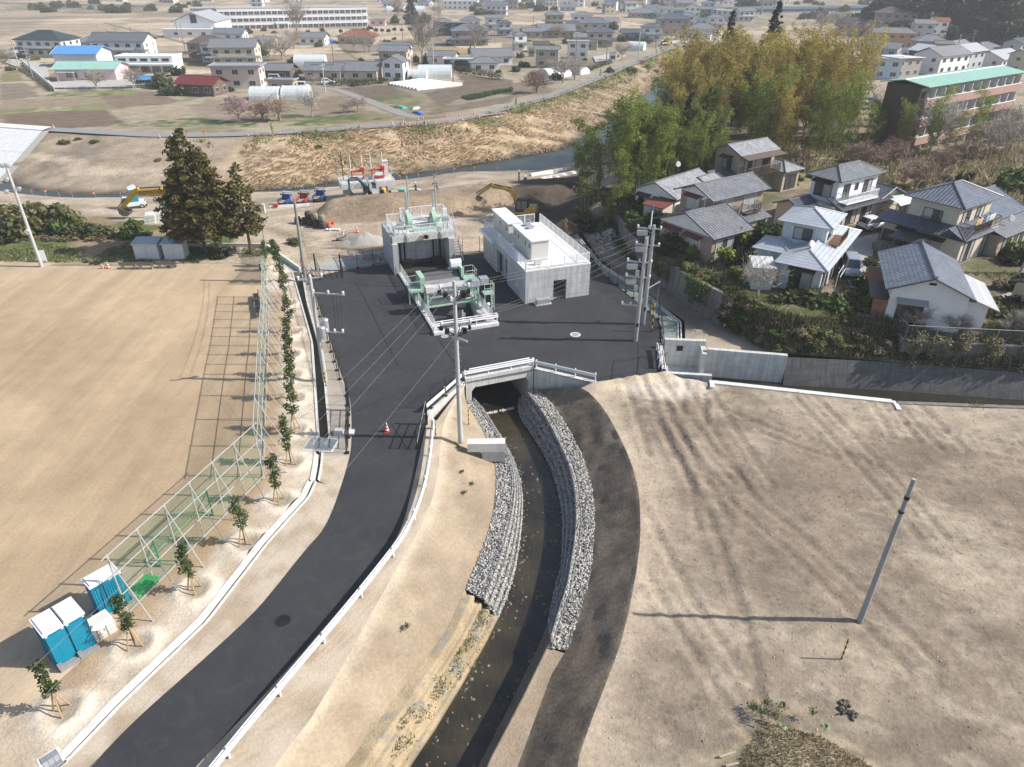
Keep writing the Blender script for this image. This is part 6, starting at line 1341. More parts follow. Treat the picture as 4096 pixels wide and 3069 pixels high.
# H2 brown house
h=Cj('brown_house','brown walled house in two stepped gables with grey tiled roofs',(20.4,69.5),34.5)
f=Ej(h,0,6.3,0,8.6,0,2.75,'gx',.4,Cp,Ah,.55,Cq);MB().add([(f[0]-.03,f[2]-.2,2.75),(f[0]-.03,f[3]+.2,2.75),(f[0]-.03,(f[2]+f[3])/2,4.35)],[(0,2,1)]).bd('gable_board',Aa,h)
Af(h,'L',*f,1.9,1.35,2.2,1.5,Ao,Ae,2,hood=Aj('brown_hood',(.15,.06,.05),.6));Af(h,'L',*f,-1.2,1.2,1.9,1.7,Ao,Am,2,hood=MC['brown_hood']);Af(h,'F',*f,.2,1.25,4.3,2.1,Ao,(Am,Ae),5)
f=(4.3,12.6,4.3,8.9);Aq(h,4.3,12.7,4.4,9.,0,5.4,'gx',.4,Cp);A0(h,3.6,13.2,3.8,9.6,5.15,'gx',.4,Ah)
MB().add([(4.27,4.25,5.25),(4.27,9.15,5.25),(4.27,6.7,6.2)],[(0,2,1)]).bd('gable_board',Aa,h)
f=(4.3,12.7,4.4,9.);Af(h,'L',*f,.4,4.2,1.6,1.2,Ao,Am,2,hood=MC['brown_hood']);Af(h,'F',*f,-1.9,4.,1.9,1.8,Ao,Am,2);Af(h,'F',*f,1.9,4.,1.9,1.8,Ao,Am,2)
for x in(6.6,10.4):
 b=MB();b.bb(x-1.2,x+1.2,3.5,4.4,2.95,3.05);Bi(b,[(x-1.2,4.35,3.05),(x-1.2,3.55,3.05),(x+1.2,3.55,3.05),(x+1.2,4.35,3.05)],.95,.022,1.2,.12);b.bd('balcony',An,h)
A0(h,6.3,12.6,2.6,4.45,2.35,'sF',.55,Ah);Aq(h,6.2,12.4,3.,4.5,0,2.3,'flat',0,Cp);Af(h,'F',6.2,12.4,3.,4.5,0,1.2,4.6,1.9,Ao,(Am,Ae),4);dish(h,6.2,3.4,3.1);aerial(h,1.6,3.2,4.)
# H3 tan house behind
h=Cj('tan_house','tan panelled two storey house behind the brown and white houses',(29.6,94.5),34)
f=Ej(h,0,8,0,5.,0,5.35,'gx',.42,Au,Dg,.45);Af(h,'L',*f,0,4.,1.5,1.3,hood=An,pane=(Am,Ae));Af(h,'F',*f,-1.4,3.9,2.2,1.8,panes=3,pane=(Am,Ae));Af(h,'F',*f,2,3.9,1.6,1.8);Af(h,'F',*f,0,1.2,4.2,1.9,panes=4,pane=(Ae,Am))
b=MB();b.bb(.6,7.4,-1.,.45,2.8,2.9);Bi(b,[(.7,.4,2.9),(.7,-.95,2.9),(7.3,-.95,2.9),(7.3,.4,2.9)],1.,.025,1.4,.13);b.bd('balcony',An,h);A0(h,.2,7.8,-1.2,.5,5.,'sF',.4,Ax('brown_seam_roof',(.16,.12,.1),.45,'u',.5))
A0(h,-3.6,.5,-.2,4.4,2.6,'gx',.35,A1);Aq(h,-3.2,.4,.3,3.9,0,2.7,'gx',.35,Cp);Af(h,'L',-3.2,.4,.3,3.9,0,1.3,1.6,1.3,Ao,Am);A0(h,7.2,11.5,-2.,4.6,2.7,'hip',.42,Dg);Aq(h,7.6,11,-1.5,4.2,0,2.75,'flat',0,Au);Af(h,'F',7.6,11,-1.5,4.2,0,1.2,2.2,1.8)
# H4 white over cream
h=Cj('white_house','house with white upper storey over cream walls and dark hip roof',(37.5,82.),33.3)
f=Ej(h,0,8.9,-.2,4.6,0,5.4,'hip',.46,Aa,Ah,.6);Af(h,'L',*f,.1,4.,2.2,1.5,pane=(Ae,Am),hood=An);Af(h,'F',*f,-2.1,3.9,1.1,1.7);Af(h,'F',*f,-.2,4.3,.5,.7,panes=1);Af(h,'F',*f,2.,3.9,1.5,1.8,pane=(Ae,Am))
Aq(h,-.9,8.5,-.6,5.,0,2.75,'flat',0,At,name='lower_wall');A0(h,-.6,9.6,-1.6,.8,2.45,'sF',.95,A1);A0(h,7.2,12.4,-1.4,5.6,2.6,'gy',.42,A1);Aq(h,8.5,12,-.8,5.,0,2.7,'gy',.4,At)
b=MB();b.bb(.4,6.6,-1.25,.4,3.,3.15);Bi(b,[(.5,.3,3.15),(.5,-1.2,3.15),(6.5,-1.2,3.15),(6.5,.3,3.15)],.9,.03,1.5,.16);b.bd('balcony',Ad,h)
for u,w in((-3.4,1.8),(-.8,1.8),(2.,1.8)):Af(h,'F',-.9,8.5,-.6,5.,u,1.2,w,1.9,panes=2,pane=(Ae,Am))
A0(h,-4.2,-.4,1.,5.4,2.3,'gx',.4,A1);Aq(h,-3.8,-.8,1.4,5.,0,2.4,'gx',.4,At);A0(h,-2.6,-.6,-.4,1.2,1.9,'sF',.5,A1)
b=MB();n=8
for k in Rn(n):a0,a1=math.pi/2*k/n,math.pi/2*(k+1)/n;b.face([(8.7,-.9-2.2*math.sin(a0),2.+.6*math.cos(a0)),(8.7,-.9-2.2*math.sin(a1),2.+.6*math.cos(a1)),(12.2,-.9-2.2*math.sin(a1),2.+.6*math.cos(a1)),(12.2,-.9-2.2*math.sin(a0),2.+.6*math.cos(a0))])
cn=b.bd('sunroom_canopy',Ef,h);b=MB()
for x in(8.7,9.9,11.,12.2):b.cyl((x,-3.1,0),(x,-3.1,2.1),.05,.05,5)
for z in(.1,1.,2.05):b.cyl((8.7,-3.1,z),(12.2,-3.1,z),.04,.04,5);b.cyl((8.7,-3.1,z),(8.7,-.8,z),.04,.04,5)
b.bd('sunroom_frame',An,h);MB().bb(8.75,12.15,-3.08,-3.06,.15,2.).bd('sunroom_glass',Ae,h);dish(h,12.6,4.6,4.4)
# H5 silver roofed house
h=Cj('silver_roof_house','white metal sided house with silver seamed roofs nearest the slope',(28.9,61.2),55.8)
f=Ej(h,0,14.3,0,4.9,0,2.6,'hip',.36,Bf,Cy,.55,Bz);Af(h,'L',*f,-.1,1.25,2.,1.7,pane=(Ae,Am),hood=An)
for u,w in((-4.9,2.4),(-1.4,2.),(2.4,2.2),(5.2,1.6)):Af(h,'F',*f,u,1.2,w,1.9,panes=3,pane=(Ae,Am))
x0,x1,y0,y1=5.3,10.4,1.3,6.6;Aq(h,x0+.6,x1-.6,y0+.6,y1-.5,0,5.,'flat',0,Bf,name='upper_wall');A0(h,x0,x1+.7,y0,y1,4.95,'hip',.36,Cy,Bz);f=(x0+.6,x1-.6,y0+.6,y1-.5);Af(h,'L',*f,.1,3.9,1.7,1.1,pane=(Am,Ae));Af(h,'F',*f,0,3.7,1.6,1.7,pane=(Ae,Am))
o_=MB().bb(6.2,9.6,.5,1.9,3.25,3.33).bd('balcony_floor',Aj('rust_deck',(.28,.15,.1),.7),h);b=MB();Bi(b,[(6.2,.55,3.33),(9.6,.55,3.33)],.9,.025,1.1,.12);Bi(b,[(6.2,1.8,3.33),(6.2,.55,3.33)],.9,.025,1.1,.12);b.bd('balcony',An,h)
A0(h,3.,7.2,4.2,8.,2.5,'hip',.36,Cy,Bz);Aq(h,3.5,6.8,4.4,7.5,0,2.5,'flat',0,Bf);dish(h,3.4,2.6,3.9)
sh=Ab('garden_shed','white sided shed with ribbed pale roof beside the silver roofed house','shed',G('D3',330,590,GZ),R(-8));Aq(sh,-.9,1.,0,2.6,0,2.15,'sF',.15,Bf);A0(sh,-1.05,1.15,-.15,2.75,2.17,'sF',.16,Bg)
# H6 cream house
h=Cj('cream_house','large cream house with dark blue hip roofs and washing on its balcony',(45.8,71.1),36.)
f=Ej(h,0,8.2,-.1,6.3,0,5.6,'hip',.46,At,A3,.6);Af(h,'L',*f,0.,4.1,1.9,1.4,pane=(Am,Ae),rail_=True);Af(h,'F',*f,-1.8,4.,1.6,1.9,pane=(Am,Ae));Af(h,'F',*f,1.2,4.,1.6,1.9,pane=(Ae,Am))
Aq(h,-.4,9.6,-1.,7.4,0,2.8,'flat',0,At,name='lower_wall');A0(h,-1.1,.7,-1.5,8.,2.75,'sL',.9,A1);A0(h,-1.1,5.4,-1.5,.5,2.75,'sF',.9,A3);f=(-.4,9.6,-1.,7.4)
MB().cyl((-1.1,-1.5,2.9),(.6,.4,3.75),.1,.1,6).bd('ridge',Cq,h)
Af(h,'L',*f,-1.4,1.35,1.9,1.3,Ao,Am,2,hood=Aj('maroon_awning',(.09,.025,.03),.6));Af(h,'L',*f,1.6,1.2,1.5,1.9,pane=Ae,hood=An);Af(h,'L',*f,3.4,1.2,1.2,1.2)
Af(h,'F',*f,-3.2,1.25,2.2,2.1,An,(Am,Ae),3);Af(h,'F',*f,1.2,1.25,2.6,2.1,An,(Am,Ae),3)
b=MB();b.bb(.9,6.9,-1.2,.5,3.1,3.2);Bi(b,[(.95,.4,3.2),(.95,-1.15,3.2),(6.9,-1.15,3.2),(6.9,.4,3.2)],.85,.03,1.3,.12);b.bd('balcony',An,h);MB().bb(5.,6.9,-1.15,-1.05,2.8,3.9).bd('balcony_parapet',At,h)
A0(h,5.6,15,-.6,7.6,3.2,'gx',.42,A3);Aq(h,6.2,14.4,0,7,0,3.3,'gx',.42,At);A0(h,5.2,14.6,-2.8,-.2,2.3,'sF',.8,Ah);Aq(h,5.6,14.4,-2.2,0,0,2.3,'flat',0,Au);Af(h,'F',5.6,14.4,-2.2,0,-1.6,1.1,3.4,1.9,An,(Am,Ae),4);Af(h,'F',5.6,14.4,-2.2,0,2.4,1.1,3.2,1.9,An,(Ae,Am),4);dish(h,8.4,-1.6,3.6)
A0(h,-3.4,-.4,1.8,5.2,2.,'sL',.35,Aj('dark_canopy',(.045,.05,.055),.45));b=MB();[b.cyl((x,y,0),(x,y,2.),.05,.05,6)for x in(-3.2,)for y in(2.,5.)];b.bd('porch_post',An,h)
for k,(x,c,lab)in En(((1.5,(.6,.42,.1),'yellow shirt on the line, leftmost of the washing'),(2.2,(.66,.45,.4),'pink shirt on the line beside the yellow one'),(2.9,(.1,.1,.12),'black and white shirt in the middle of the washing'),(3.6,(.3,.42,.62),'blue shirt on the washing line'),(4.4,(.68,.68,.66),'white shirt beside the blue one on the line'),(5.,(.64,.65,.66),'white shirt at the right end of the washing'))):
 P=Mx.Translation((45.8,71.1,GZ))@Mx.Rotation(R(36),4,'Z')@Vc((x,-1.05,4.25));o=Ab('hanging_shirt',lab,'shirt',P,R(36),'washing on the cream house balcony')
 me=MB().add([(-.22,0,.4),(.22,0,.4),(.42,0.,.22),(.36,.02,.1),(.24,0.,.22),(.25,.05,-.35),(-.25,.05,-.35),(-.24,0.,.22),(-.36,.02,.1),(-.42,0,.22)],[(0,1,4,7),(1,2,3,4),(0,7,8,9),(7,4,5,6)]).bd('shirt_body',Aj('cloth_%d'%k,c,.9),o);me.modifiers.new('s','SOLIDIFY').thickness=.05
fw=Ab('garden_wall','low stained block wall with slatted screen beside the cream house entrance','wall',G('D4',110,330,GZ),R(-30));MB().bb(0,4.5,0,.2,-.2,.9).bd('wall',Ca,fw);b=MB();[b.bb(.3,2.4,.05,.1,1.+k*.18,1.1+k*.18)for k in Rn(6)];b.bd('slat_screen',An,fw)
# H7 white gable hall by the slope
h=Cj('white_gable_house','white walled hall with big blue grey tiled gable roof above the bank fence',(32.3,57.),-20)
Aq(h,.55,6.5,.5,9.6,-.5,3.,'gy',.42,Aa);A0(h,0,6.9,0,10,2.75,'gy',.42,A3);Aq(h,6.5,8.2,.9,6.6,-.5,2.35,'flat',0,Aa);A0(h,6.7,8.9,.4,7.,1.95,'sR',.75,mat('grey_sheet_roof',(.4,.41,.42),.55,.06,1))
MB().bb(3.2,3.75,.46,.5,3.55,3.75).bd('gable_vent',M_dark,h);Af(h,'F',.55,6.5,.5,9.6,-1.2,.9,2.,1.5,pane=Ae,hood=Be);MB().bb(5.8,8.2,.4,.52,0.,.25).bd('rusty_band',MC['rust_deck'],h)
A0(h,-.9,.6,.6,4.5,1.6,'sL',.25,An);Aq(h,-.6,.55,.8,9.2,-.5,1.6,'flat',0,mat('rust_siding',(.3,.15,.09),.8,.3,3))
for k in Rn(2):b=MB();p=Mx.Rotation(0,4,'Z');b.cyl((3.45,.1+9.7*k,4.3),(3.45,-.12+9.95*k,4.5),.17,.12,8);b.bd('ridge_end_tile',Cq,h)
h=Cj('shed_roof_house','small blue tiled outbuilding cut by the right edge of the view',(45.2,57.2),-8);Aq(h,.4,6,.4,3.6,-.3,2.,'gx',.4,Au);A0(h,0,6.4,0,4,2.,'gx',.42,A3)
# driveway and yards on the terrace
M_drive=mat('drive_concrete',(.36,.345,.31),.85,.12,1.2,dirt=.3,dcol=(.2,.19,.17),coord='Object')
for nm,P in(('driveway',[(36.3,76.5),(40.5,79.),(47.5,82.5),(47,79.6),(42.5,77.4),(39.5,74.4),(37.,69.6),(34.8,64.2),(32.6,63.6),(33.9,68.5)]),('driveway',[(50,64.6),(60,72),(62,70),(52,62.4),(47,60.2),(46,62)])):
 Ci(nm,P,2.,M_drive,lambda x,y:np.full(x.shape,GZ+.13+0*x))
 # apartment block with the teal roof
AZ=2.;h=Ab('apartment_block','four storey apartment block with teal roof and red brick balcony bands','apartment block',(66,123,AZ),R(35.6))
L_,D_=34.5,7.;Aq(h,.9,L_-.6,.6,D_-.5,-2,11.,'flat',0,B2);A0(h,0,L_,-1.,D_+.4,11.,'gx',.16,S_teal,Ad);
for fl in Rn(4):
 z=-1.2+fl*3.+.1;b=MB();b.bb(.6,L_-.3,-.9,-.78,z,z+1.25)if fl<3 or True else None;b.bb(.6,L_-.3,-.78,.6,z-.1,z+.05);b.bb(.6,.72,-.78,.6,z+.05,z+1.25);b.bb(L_-.42,L_-.3,-.78,.6,z+.05,z+1.25);b.bd('balcony',W_brick,h)
 MB().bb(.55,L_-.25,-.95,-.74,z+1.25,z+1.36).bd('balcony_cap',Ad,h)
 MB().bb(.9,L_-.6,.45,.598,z+.05,z+2.75).bd('balcony_wall',Au,h)
 for k in Rn(11):
  x=2.+k*3.05;MB().bb(x-1.,x+.6,.4,.449,z+.1,z+2.2).bd('balcony_door',Ae,h)
  MB().bb(x+1.15,x+1.27,-.76,.44,z+1.3,z+2.7).bd('divider',Ad,h)
  # TREES AND SHRUBS
def Cv(o):
 for c in list(o.users_collection):c.objects.unlink(o)
 return o.data
def bare_mesh(seed,h=5.,spread=.75,lv=4,k=4,r0=.16,twigs=True,up=.5,low=.25):
 rng=random.Random(seed);b=MB()
 def go(p,d,L,r,l):
  q=p;dd=d.copy();n=3
  for i in Rn(n):
   dd=(dd+Vc((rng.gauss(0,.16),rng.gauss(0,.16),rng.gauss(.03,.1)))).normalized();e=q+dd*L/n
   b.cyl(q,e,r*(1-.25*i/n),r*(1-.25*(i+1)/n),5 if l<2 else 3,0,False);q=e
   if l<lv and(i>0 or l>0):
    for _ in Rn(k-1 if l<2 else 2):
     a=Vc((rng.gauss(0,1),rng.gauss(0,1),rng.gauss(up*.6,.5))).normalized();nd_=(dd*(1-spread)+a*spread).normalized()
     go(q,nd_,L*rng.uniform(.5,.72),max(.012,r*.5),l+1)
 tips=max(1,k-1)
 b.cyl((0,0,-.2),(0,0,h*low),r0*1.15,r0,7,0,False)
 for i in Rn(k):
  a=6.28*i/k+rng.uniform(-.4,.4);go(Vc((0,0,h*low)),Vc((math.cos(a)*spread,math.sin(a)*spread,up+.2)).normalized(),h*.5,r0*.62,1)
 return b
M_tw1=mat('twig_grey',(.33,.29,.25),.9,.2,3);M_tw2=mat('twig_rust',(.33,.24,.19),.9,.2,3);M_tw3=mat('twig_pale',(.4,.37,.33),.9,.15,3);M_tw4=mat('twig_pink',(.4,.29,.28),.9,.2,3)
BARE={}
for nm,m_,a in(('grey',M_tw1,dict(h=5,spread=.7)),('rust',M_tw2,dict(h=4.2,spread=.85,low=.2,r0=.2)),('pale',M_tw3,dict(h=6,spread=.6,up=.8,lv=4)),('pink',M_tw4,dict(h=3,spread=.75,r0=.1)),('tall',M_tw1,dict(h=9,spread=.5,up=1.,r0=.22))):
 BARE[nm]=[Cv(bare_mesh(11*s+len(nm),**a).bd('limbs',m_))for s in Rn(3)]
def Bt(kind,p,s,label,group,rz=None,seed=0):
 t=Ab('bare_tree',label,'tree',p,seed*1.7 if rz is None else rz,group);o=link(bpy.data.objects.new('limbs',BARE[kind][seed%3]),t);o.scale=(s,s,s);return t
def Cf(name,V,F,C,parent=None):return Ar(name,V,F,Ch,C,parent)
def lump(seed,R0=1.,n=900,size=.13,cols=None,flat_=.75,nc=16):
 rng=np.random.default_rng(seed);d=rng.normal(0,1,(nc,3));d/=np.linalg.norm(d,axis=1)[:,None];d[:,2]=np.abs(d[:,2])*flat_+.15
 return Bb(d*R0*.62*rng.uniform(.5,1.1,(nc,1)),np.full(nc,.42*R0)*rng.uniform(.6,1.15,nc),n,size,cols,seed)
PAL={'dark':[(.03,.042,.016),(.06,.08,.03),(.1,.12,.045)],'green':[(.05,.075,.02),(.1,.145,.038),(.18,.22,.065)],'olive':[(.08,.085,.03),(.15,.15,.055),(.24,.22,.095)],'lime':[(.1,.15,.022),(.2,.25,.04),(.33,.35,.08)],'gold':[(.14,.115,.025),(.23,.18,.045),(.32,.26,.08)],'rusty':[(.13,.07,.025),(.2,.12,.04),(.24,.17,.06)],'weed':[(.16,.13,.075),(.27,.215,.13),(.38,.31,.2)]}
SHR={k:[Cv(Cf('foliage',*lump(s*7+len(k),cols=c,n=1000)))for s in Rn(3)]for k,c in PAL.items()}
SN=[0]
def Bc(kind,p,s,label,group=None,name='shrub',cat='shrub',trunk=0.):
 SN[0]+=1;i=SN[0];sc=s if isinstance(s,tuple)else(s,s,s)
 if trunk:
  t=Ab(name,label,cat,p,i*1.3,group);MB().cyl((0,0,-.2),(0,0,trunk+sc[2]*.4),.07*sc[0]**.5,.05,6).bd('trunk',D7,t)
  o=link(bpy.data.objects.new('crown',SHR[kind][i%3]),t);o.location=(0,0,trunk);o.scale=sc;return t
 o=link(bpy.data.objects.new(name,SHR[kind][i%3]));o.location=p;o.scale=sc;o.rotation_euler=(0,0,i*1.3);return A6(o,label,cat,group)
 # big dark conifers left of the yard
def Dc(seed,h,w,n,cols,size,base=.14,taper=1.,droop=.25,gap=0.):
 rng=np.random.default_rng(seed);C=[];Rd=[]
 L=int(h*3.2)
 for k in Rn(L):
  f=k/(L-1);z=h*(base+(1-base)*f);r=w*(1-f)**taper*rng.uniform(.72,1.12)+.12;m=max(2,int(5*(1-f)+2))
  if f<.12:r*=.75
  for i in Rn(m):
   a=rng.uniform(0,6.28)
   for q in(.45,.8,1.):C.append((math.cos(a)*r*q,math.sin(a)*r*q,z-droop*r*q+rng.normal(0,.12)));Rd.append((.52-.16*q)*(.55+.5*(1-f))*w*.42)
 return Bb(C,Rd,n,size,cols,seed,.6,.5,.5,0,.35)
def A8(name,label,p,h,w,n,cols,size,seed,group=None,base=.14,taper=.9,tm=None,tr=.22,droop=.25):
 t=Ab(name,label,'tree',p,seed,group);MB().cyl((0,0,-.3),(0,0,h*.93),tr,.04,8).bd('trunk',tm or D7,t);Cf('crown',*Dc(seed,h,w,n,cols,size,base,taper,droop),t);return t
CC=[(.04,.042,.014),(.09,.085,.026),(.15,.13,.04),(.25,.17,.06)]
gq='big conifers behind the sports ground'
A8('conifer','tallest dark conifer with a pointed top behind the storage sheds',(-36.6,80.6,0),14.,4.,15000,CC,.23,1,gq,.26,.5)
A8('conifer','broad dark conifer with brownish foliage, middle of the big group',(-34.6,79.4,0),11.6,3.5,12000,CC,.23,2,gq,.28,.5)
A8('conifer','thin sparse conifer with a visible trunk right of the big group',(-31.,80.2,0),10.6,2.2,3600,CC,.21,3,gq,.3,.6)
A8('conifer','dark conifer at the left back of the big group',(-39.2,83.5,0),9.,3.2,8000,CC,.23,4,gq,.2,.6)
Bc('dark',(-34.,79.,0),(1.3,1.2,1.2),'dark bush at the foot of the big conifers');Bc('green',(-27.,84,0),(1.4,1.2,.8),'bright green low bush behind the farthest young tree')
# thicket behind the sports ground
rng=random.Random(3);gq='bushes of the thicket behind the sports ground'
for k,(x,y,s,hgt,c)in En(((10,560+460,3.,1.25,'dark'),(90,940,3.2,1.3,'olive'),(190,950,3.3,1.3,'olive'),(290,930,3.,1.35,'olive'),(390,920,3.2,1.35,'olive'),(470,920,3.,1.4,'dark'),(545,905,2.9,1.5,'olive'),(600,930,2.4,1.3,'green'),(690,965,2.2,.95,'olive'),(800,960,2.2,.85,'dark'),(900,965,2.,.8,'olive'),(1150,960,2.3,1.05,'green'),(1240,985,1.4,.8,'green'),(60,860,2.6,1.2,'olive'),(320,830,2.6,1.2,'dark'),(220,860,2.6,1.2,'olive'))):
 p=GT('B1',x,y);Bc(c,p,(s,s,s*hgt),'tangled olive green bush in the thicket behind the sports ground',gq,'bush')
for k in Rn(10):p=GT('B1',250+k*70+rng.uniform(-30,30),985+rng.uniform(-15,15));Bc('weed',p,(1.3,.9,.6),'clump of dry weeds along the grass strip behind the sports ground','dry weeds behind the sports ground','weed_clump','weeds')
# grass strip as ground cover
def B4(name,label,P,n,size,cols,seed,h=.25,laid=None):
 rng=np.random.default_rng(seed);P=np.asarray(P);V=[];
 a=rng.uniform(0,6.28,(n,1));k=len(P);base=P[rng.integers(0,k,n)]if k!=n else P
 d=np.c_[np.cos(a),np.sin(a),np.zeros((n,1))];s=size*rng.uniform(.5,1.5,(n,1));hh=h*rng.uniform(.5,1.6,(n,1));ln=np.c_[rng.normal(0,.4,(n,2)),np.ones(n)]
 if laid:w=fbm(base[:,0]*.12,base[:,1]*.2,5,3)*9;ln=np.c_[np.sin(w)*.6+rng.normal(0,.25,n),-1+rng.normal(0,.2,n),rng.uniform(-.1,.12,n)]*laid/h;base=base+np.array((0,0,.06))+rng.uniform(0,.15,(n,1))*(0,0,1);d=np.c_[-ln[:,1],ln[:,0],np.zeros(n)]/(laid/h)
 V=np.stack([base-d*s*.35,base+d*s*.35,base+ln*hh],1).reshape(-1,3);F=np.arange(3*n).reshape(-1,3);cols=np.asarray(cols);i=rng.integers(0,len(cols),n);C=np.repeat(cols[i]*rng.uniform(.75,1.25,(n,1)),3,0)
 o=Ar(name,V,F,Ch,C);return A6(o,label,'ground cover',None,'stuff')
def Bw(B6,n,seed,zf=terr):
 rng=np.random.default_rng(seed);xs_=[p[0]for p in B6];ys_=[p[1]for p in B6];x=rng.uniform(min(xs_),max(xs_),n*3);y=rng.uniform(min(ys_),max(ys_),n*3);k=As(x,y,B6);x,y=x[k][:n],y[k][:n]
 return np.c_[x,y,zf(x,y)]
P=Bw([(-85,77.5),(-41,77),(-29,79.5),(-29,84),(-45,84),(-85,82)],16000,5);P=P[fbm(P[:,0]*.3,P[:,1]*.3,66,3)>.46];B4('grass','green grass strip behind the sports ground',P,len(P),.16,[(.08,.13,.03),(.12,.17,.05),(.2,.2,.08)],6,h=.22)
# straw on the far river bank, heaped and combed
P=Bw([(p[0],p[1])for p in BANK],110000,7);n_=fbm(P[:,0]*.12,P[:,1]*.12,67,4);P=P[(P[:,0]>-52+(n_-.5)*16)&(P[:,0]<60)];n_=fbm(P[:,0]*.2,P[:,1]*.35,68,4);P=P[n_>.36]
B4('dry_straw','flattened straw covering the far river bank',P,len(P),.3,[(.52,.385,.225),(.62,.48,.3),(.43,.315,.185),(.3,.225,.14),(.55,.4,.22)],8,.3,.9)
P=Bw([(p[0],p[1])for p in BANK],9000,17);lv=A7(P[:,0],P[:,1],Cl);n_=fbm(P[:,0]*.15,P[:,1]*.15,69,3);P=P[(lv<6.5)&(n_>.52)&(P[:,0]>-62)]
B4('weeds','bright green weeds below the levee road',np.repeat(P,5,0)+np.random.default_rng(1).normal(0,.35,(len(P)*5,3))*(1,1,.1),len(P)*5,.4,[(.07,.14,.025),(.12,.2,.04),(.17,.24,.06)],9,h=.55)
# weeds on the old baskets
B7=np.random.default_rng(12);ctr=[(525,250),(610,310),(575,370),(680,410),(595,415),(645,500),(410,535),(500,530),(565,560),(545,640),(610,650),(440,640),(490,700),(465,745),(465,840),(320,960),(370,985),(330,1040),(70,1200),(225,1215),(45,1470),(85,1430),(10,1280),(720,480),(580,870)]
P=np.concatenate([np.array(GT('D5',x,y)if False else G('D5',x,y,-2.2+(x-300)*-.0005))+B7.normal(0,.2,(60,3))*(1,1.3,.25)for x,y in ctr]);B4('weeds','fresh green weeds on the silted baskets',P,len(P),.09,[(.1,.14,.04),(.15,.19,.06),(.25,.23,.12)],13,h=.13)
P=np.concatenate([np.array(G(r,x,y,z))+B7.normal(0,s,(int(60*s/.1),3))*(1,1,.15)for r,x,y,z,s in(('D6',600,610,.3,.22),('D6',650,520,.25,.14),('D6',500,555,.2,.12),('D6',740,650,.4,.14),('D6',810,555,.3,.13),('D6',1110,610,.5,.12),('D5',60,520,-.6,.1),('C7',565,665,-.5,.08),('C7',605,970,-.7,.08),('C7',590,830,-.6,.08),('C7',660,910,-.9,.09),('O',878,1352,-.6,.07),('D8',750,1610,-.6,.05),('C8',1930,610,0,.35))]);B4('weeds','small green weeds on the bare plot and the sunny bank',P,len(P),.08,[(.1,.15,.035),(.15,.2,.05)],14,h=.12)
P=Bw([(9.3,16.4),(10.2,18.6),(11.8,20.2),(14.,19.5),(16.2,17.6),(16.8,16)],9000,15,C9);B4('dry_grass','matted dry grass on the low mound at the edge of the bare plot',P,len(P),.06,[(.52,.44,.3),(.42,.35,.23),(.2,.2,.09),(.33,.27,.18)],16,h=.12)
for k,(x,y)in En(((800,755),(1230,765))):
 p=G('D6',x,y,.6);b=MB();rr=random.Random(k)
 for i in Rn(16):a=rr.uniform(0,6.28);l=rr.uniform(.15,.3);c,s_=math.cos(a),math.sin(a);b.face([(0,0,.02),(c*l*.5-s_*.06,s_*l*.5+c*.06,.12),(c*l,s_*l,.05),(c*l*.5+s_*.06,s_*l*.5-c*.06,.12)])
 o=b.bd('leafy_weed',Aj('weed_leaf',(.16,.22,.1),.6));o.location=p;A6(o,['left','right'][k]+' broad leaved green weed on the dry mound','weed')
mud=[GL('D6',[(1430,520),(1400,590),(1520,630)])]
P=np.concatenate([np.array(p)+np.random.default_rng(i).normal(0,.11,(26,3))*(1,1,.2)for i,p in En(mud[0])]);P[:,2]=C9(P[:,0],P[:,1])+.05
V,F,C=C3(P,.09,3,(.28,.24,.21),.9);o=Ar('soil_clods',V,F,B3,C);A6(o,'three dark brown soil clods lying on the bare plot','soil heap')
# scattered pebbles
B7=np.random.default_rng(44);x=B7.uniform(2,60,2600);y=B7.uniform(16,50,2600);k=As(x,y,fieldP);P=np.c_[x[k],y[k],C9(x[k],y[k])+.01];V,F,C=C3(P,.035,45,(1.1,1.05,.98),.8);o=Ar('pebbles',V,F,B3,C);o['kind']='stuff'
# gardens along the old wall
gs='clipped garden trees above the old retaining wall'
for r,x,y,c,s,tr,lab in(('D7',1430,700,'gold',1.5,1.,'golden clipped garden tree beside the brown house window'),('D7',1500,850,'green',1.5,.5,'rounded green garden shrub in front of the golden tree'),('D7',1250,820,'olive',1.2,.5,'olive bush at the wall edge left of the golden tree'),('D7',1790,960,'lime',.95,.6,'yellow green clipped bush above the stained wall'),('D7',1990,930,'lime',1.15,1.,'bright green clipped pine before the brown house veranda'),('C4',960,170,'lime',1.1,1.2,'tiered bright green clipped tree, left of the taller one'),('C4',1210,150,'lime',1.35,1.8,'tall tiered bright green clipped tree by the brown house'),('C4',1100,270,'lime',1.,1.1,'small round lime green tree nearest the wall edge'),('C4',1200,250,'dark',1.1,.5,'dark shrub between the clipped trees and the white shed'),('C4',1330,140,'dark',1.5,1.,'dark evergreen behind the white shed'),('C4',1430,100,'dark',1.4,1.4,'dark evergreen between the brown and silver houses'),('C4',1210,350,'lime',.9,.3,'lime green shrub at the garden corner'),('D7',720,420,'green',1.1,.6,'round green bush above the far wall'),('D7',800,520,'green',1.2,.3,'green bush beside the brown house corner'),('D7',520,190,'green',1.2,.6,'green bush at the far end of the old wall'),('D7',610,250,'olive',1.,.5,'small palm like bush near the cream shed'),('D7',780,250,'olive',1.1,.4,'olive shrub in front of the cream shed'),('D7',1130,180,'gold',1.,1.3,'golden bush against the cream shed'),('D7',955,250,'dark',.8,.4,'small dark shrub left of the golden bush by the shed'),('D7',1090,480,'dark',1.5,.4,'dark hedge beside the brown house side window'),('D7',420,120,'dark',1.3,.5,'dark bush behind the end of the old wall')):
 Bc(c,G(r,x,y,GZ-.6 if tr<0 else 2.9),(s*1.3,s*1.3,s*1.3),lab,gs,'garden_shrub','shrub',tr)
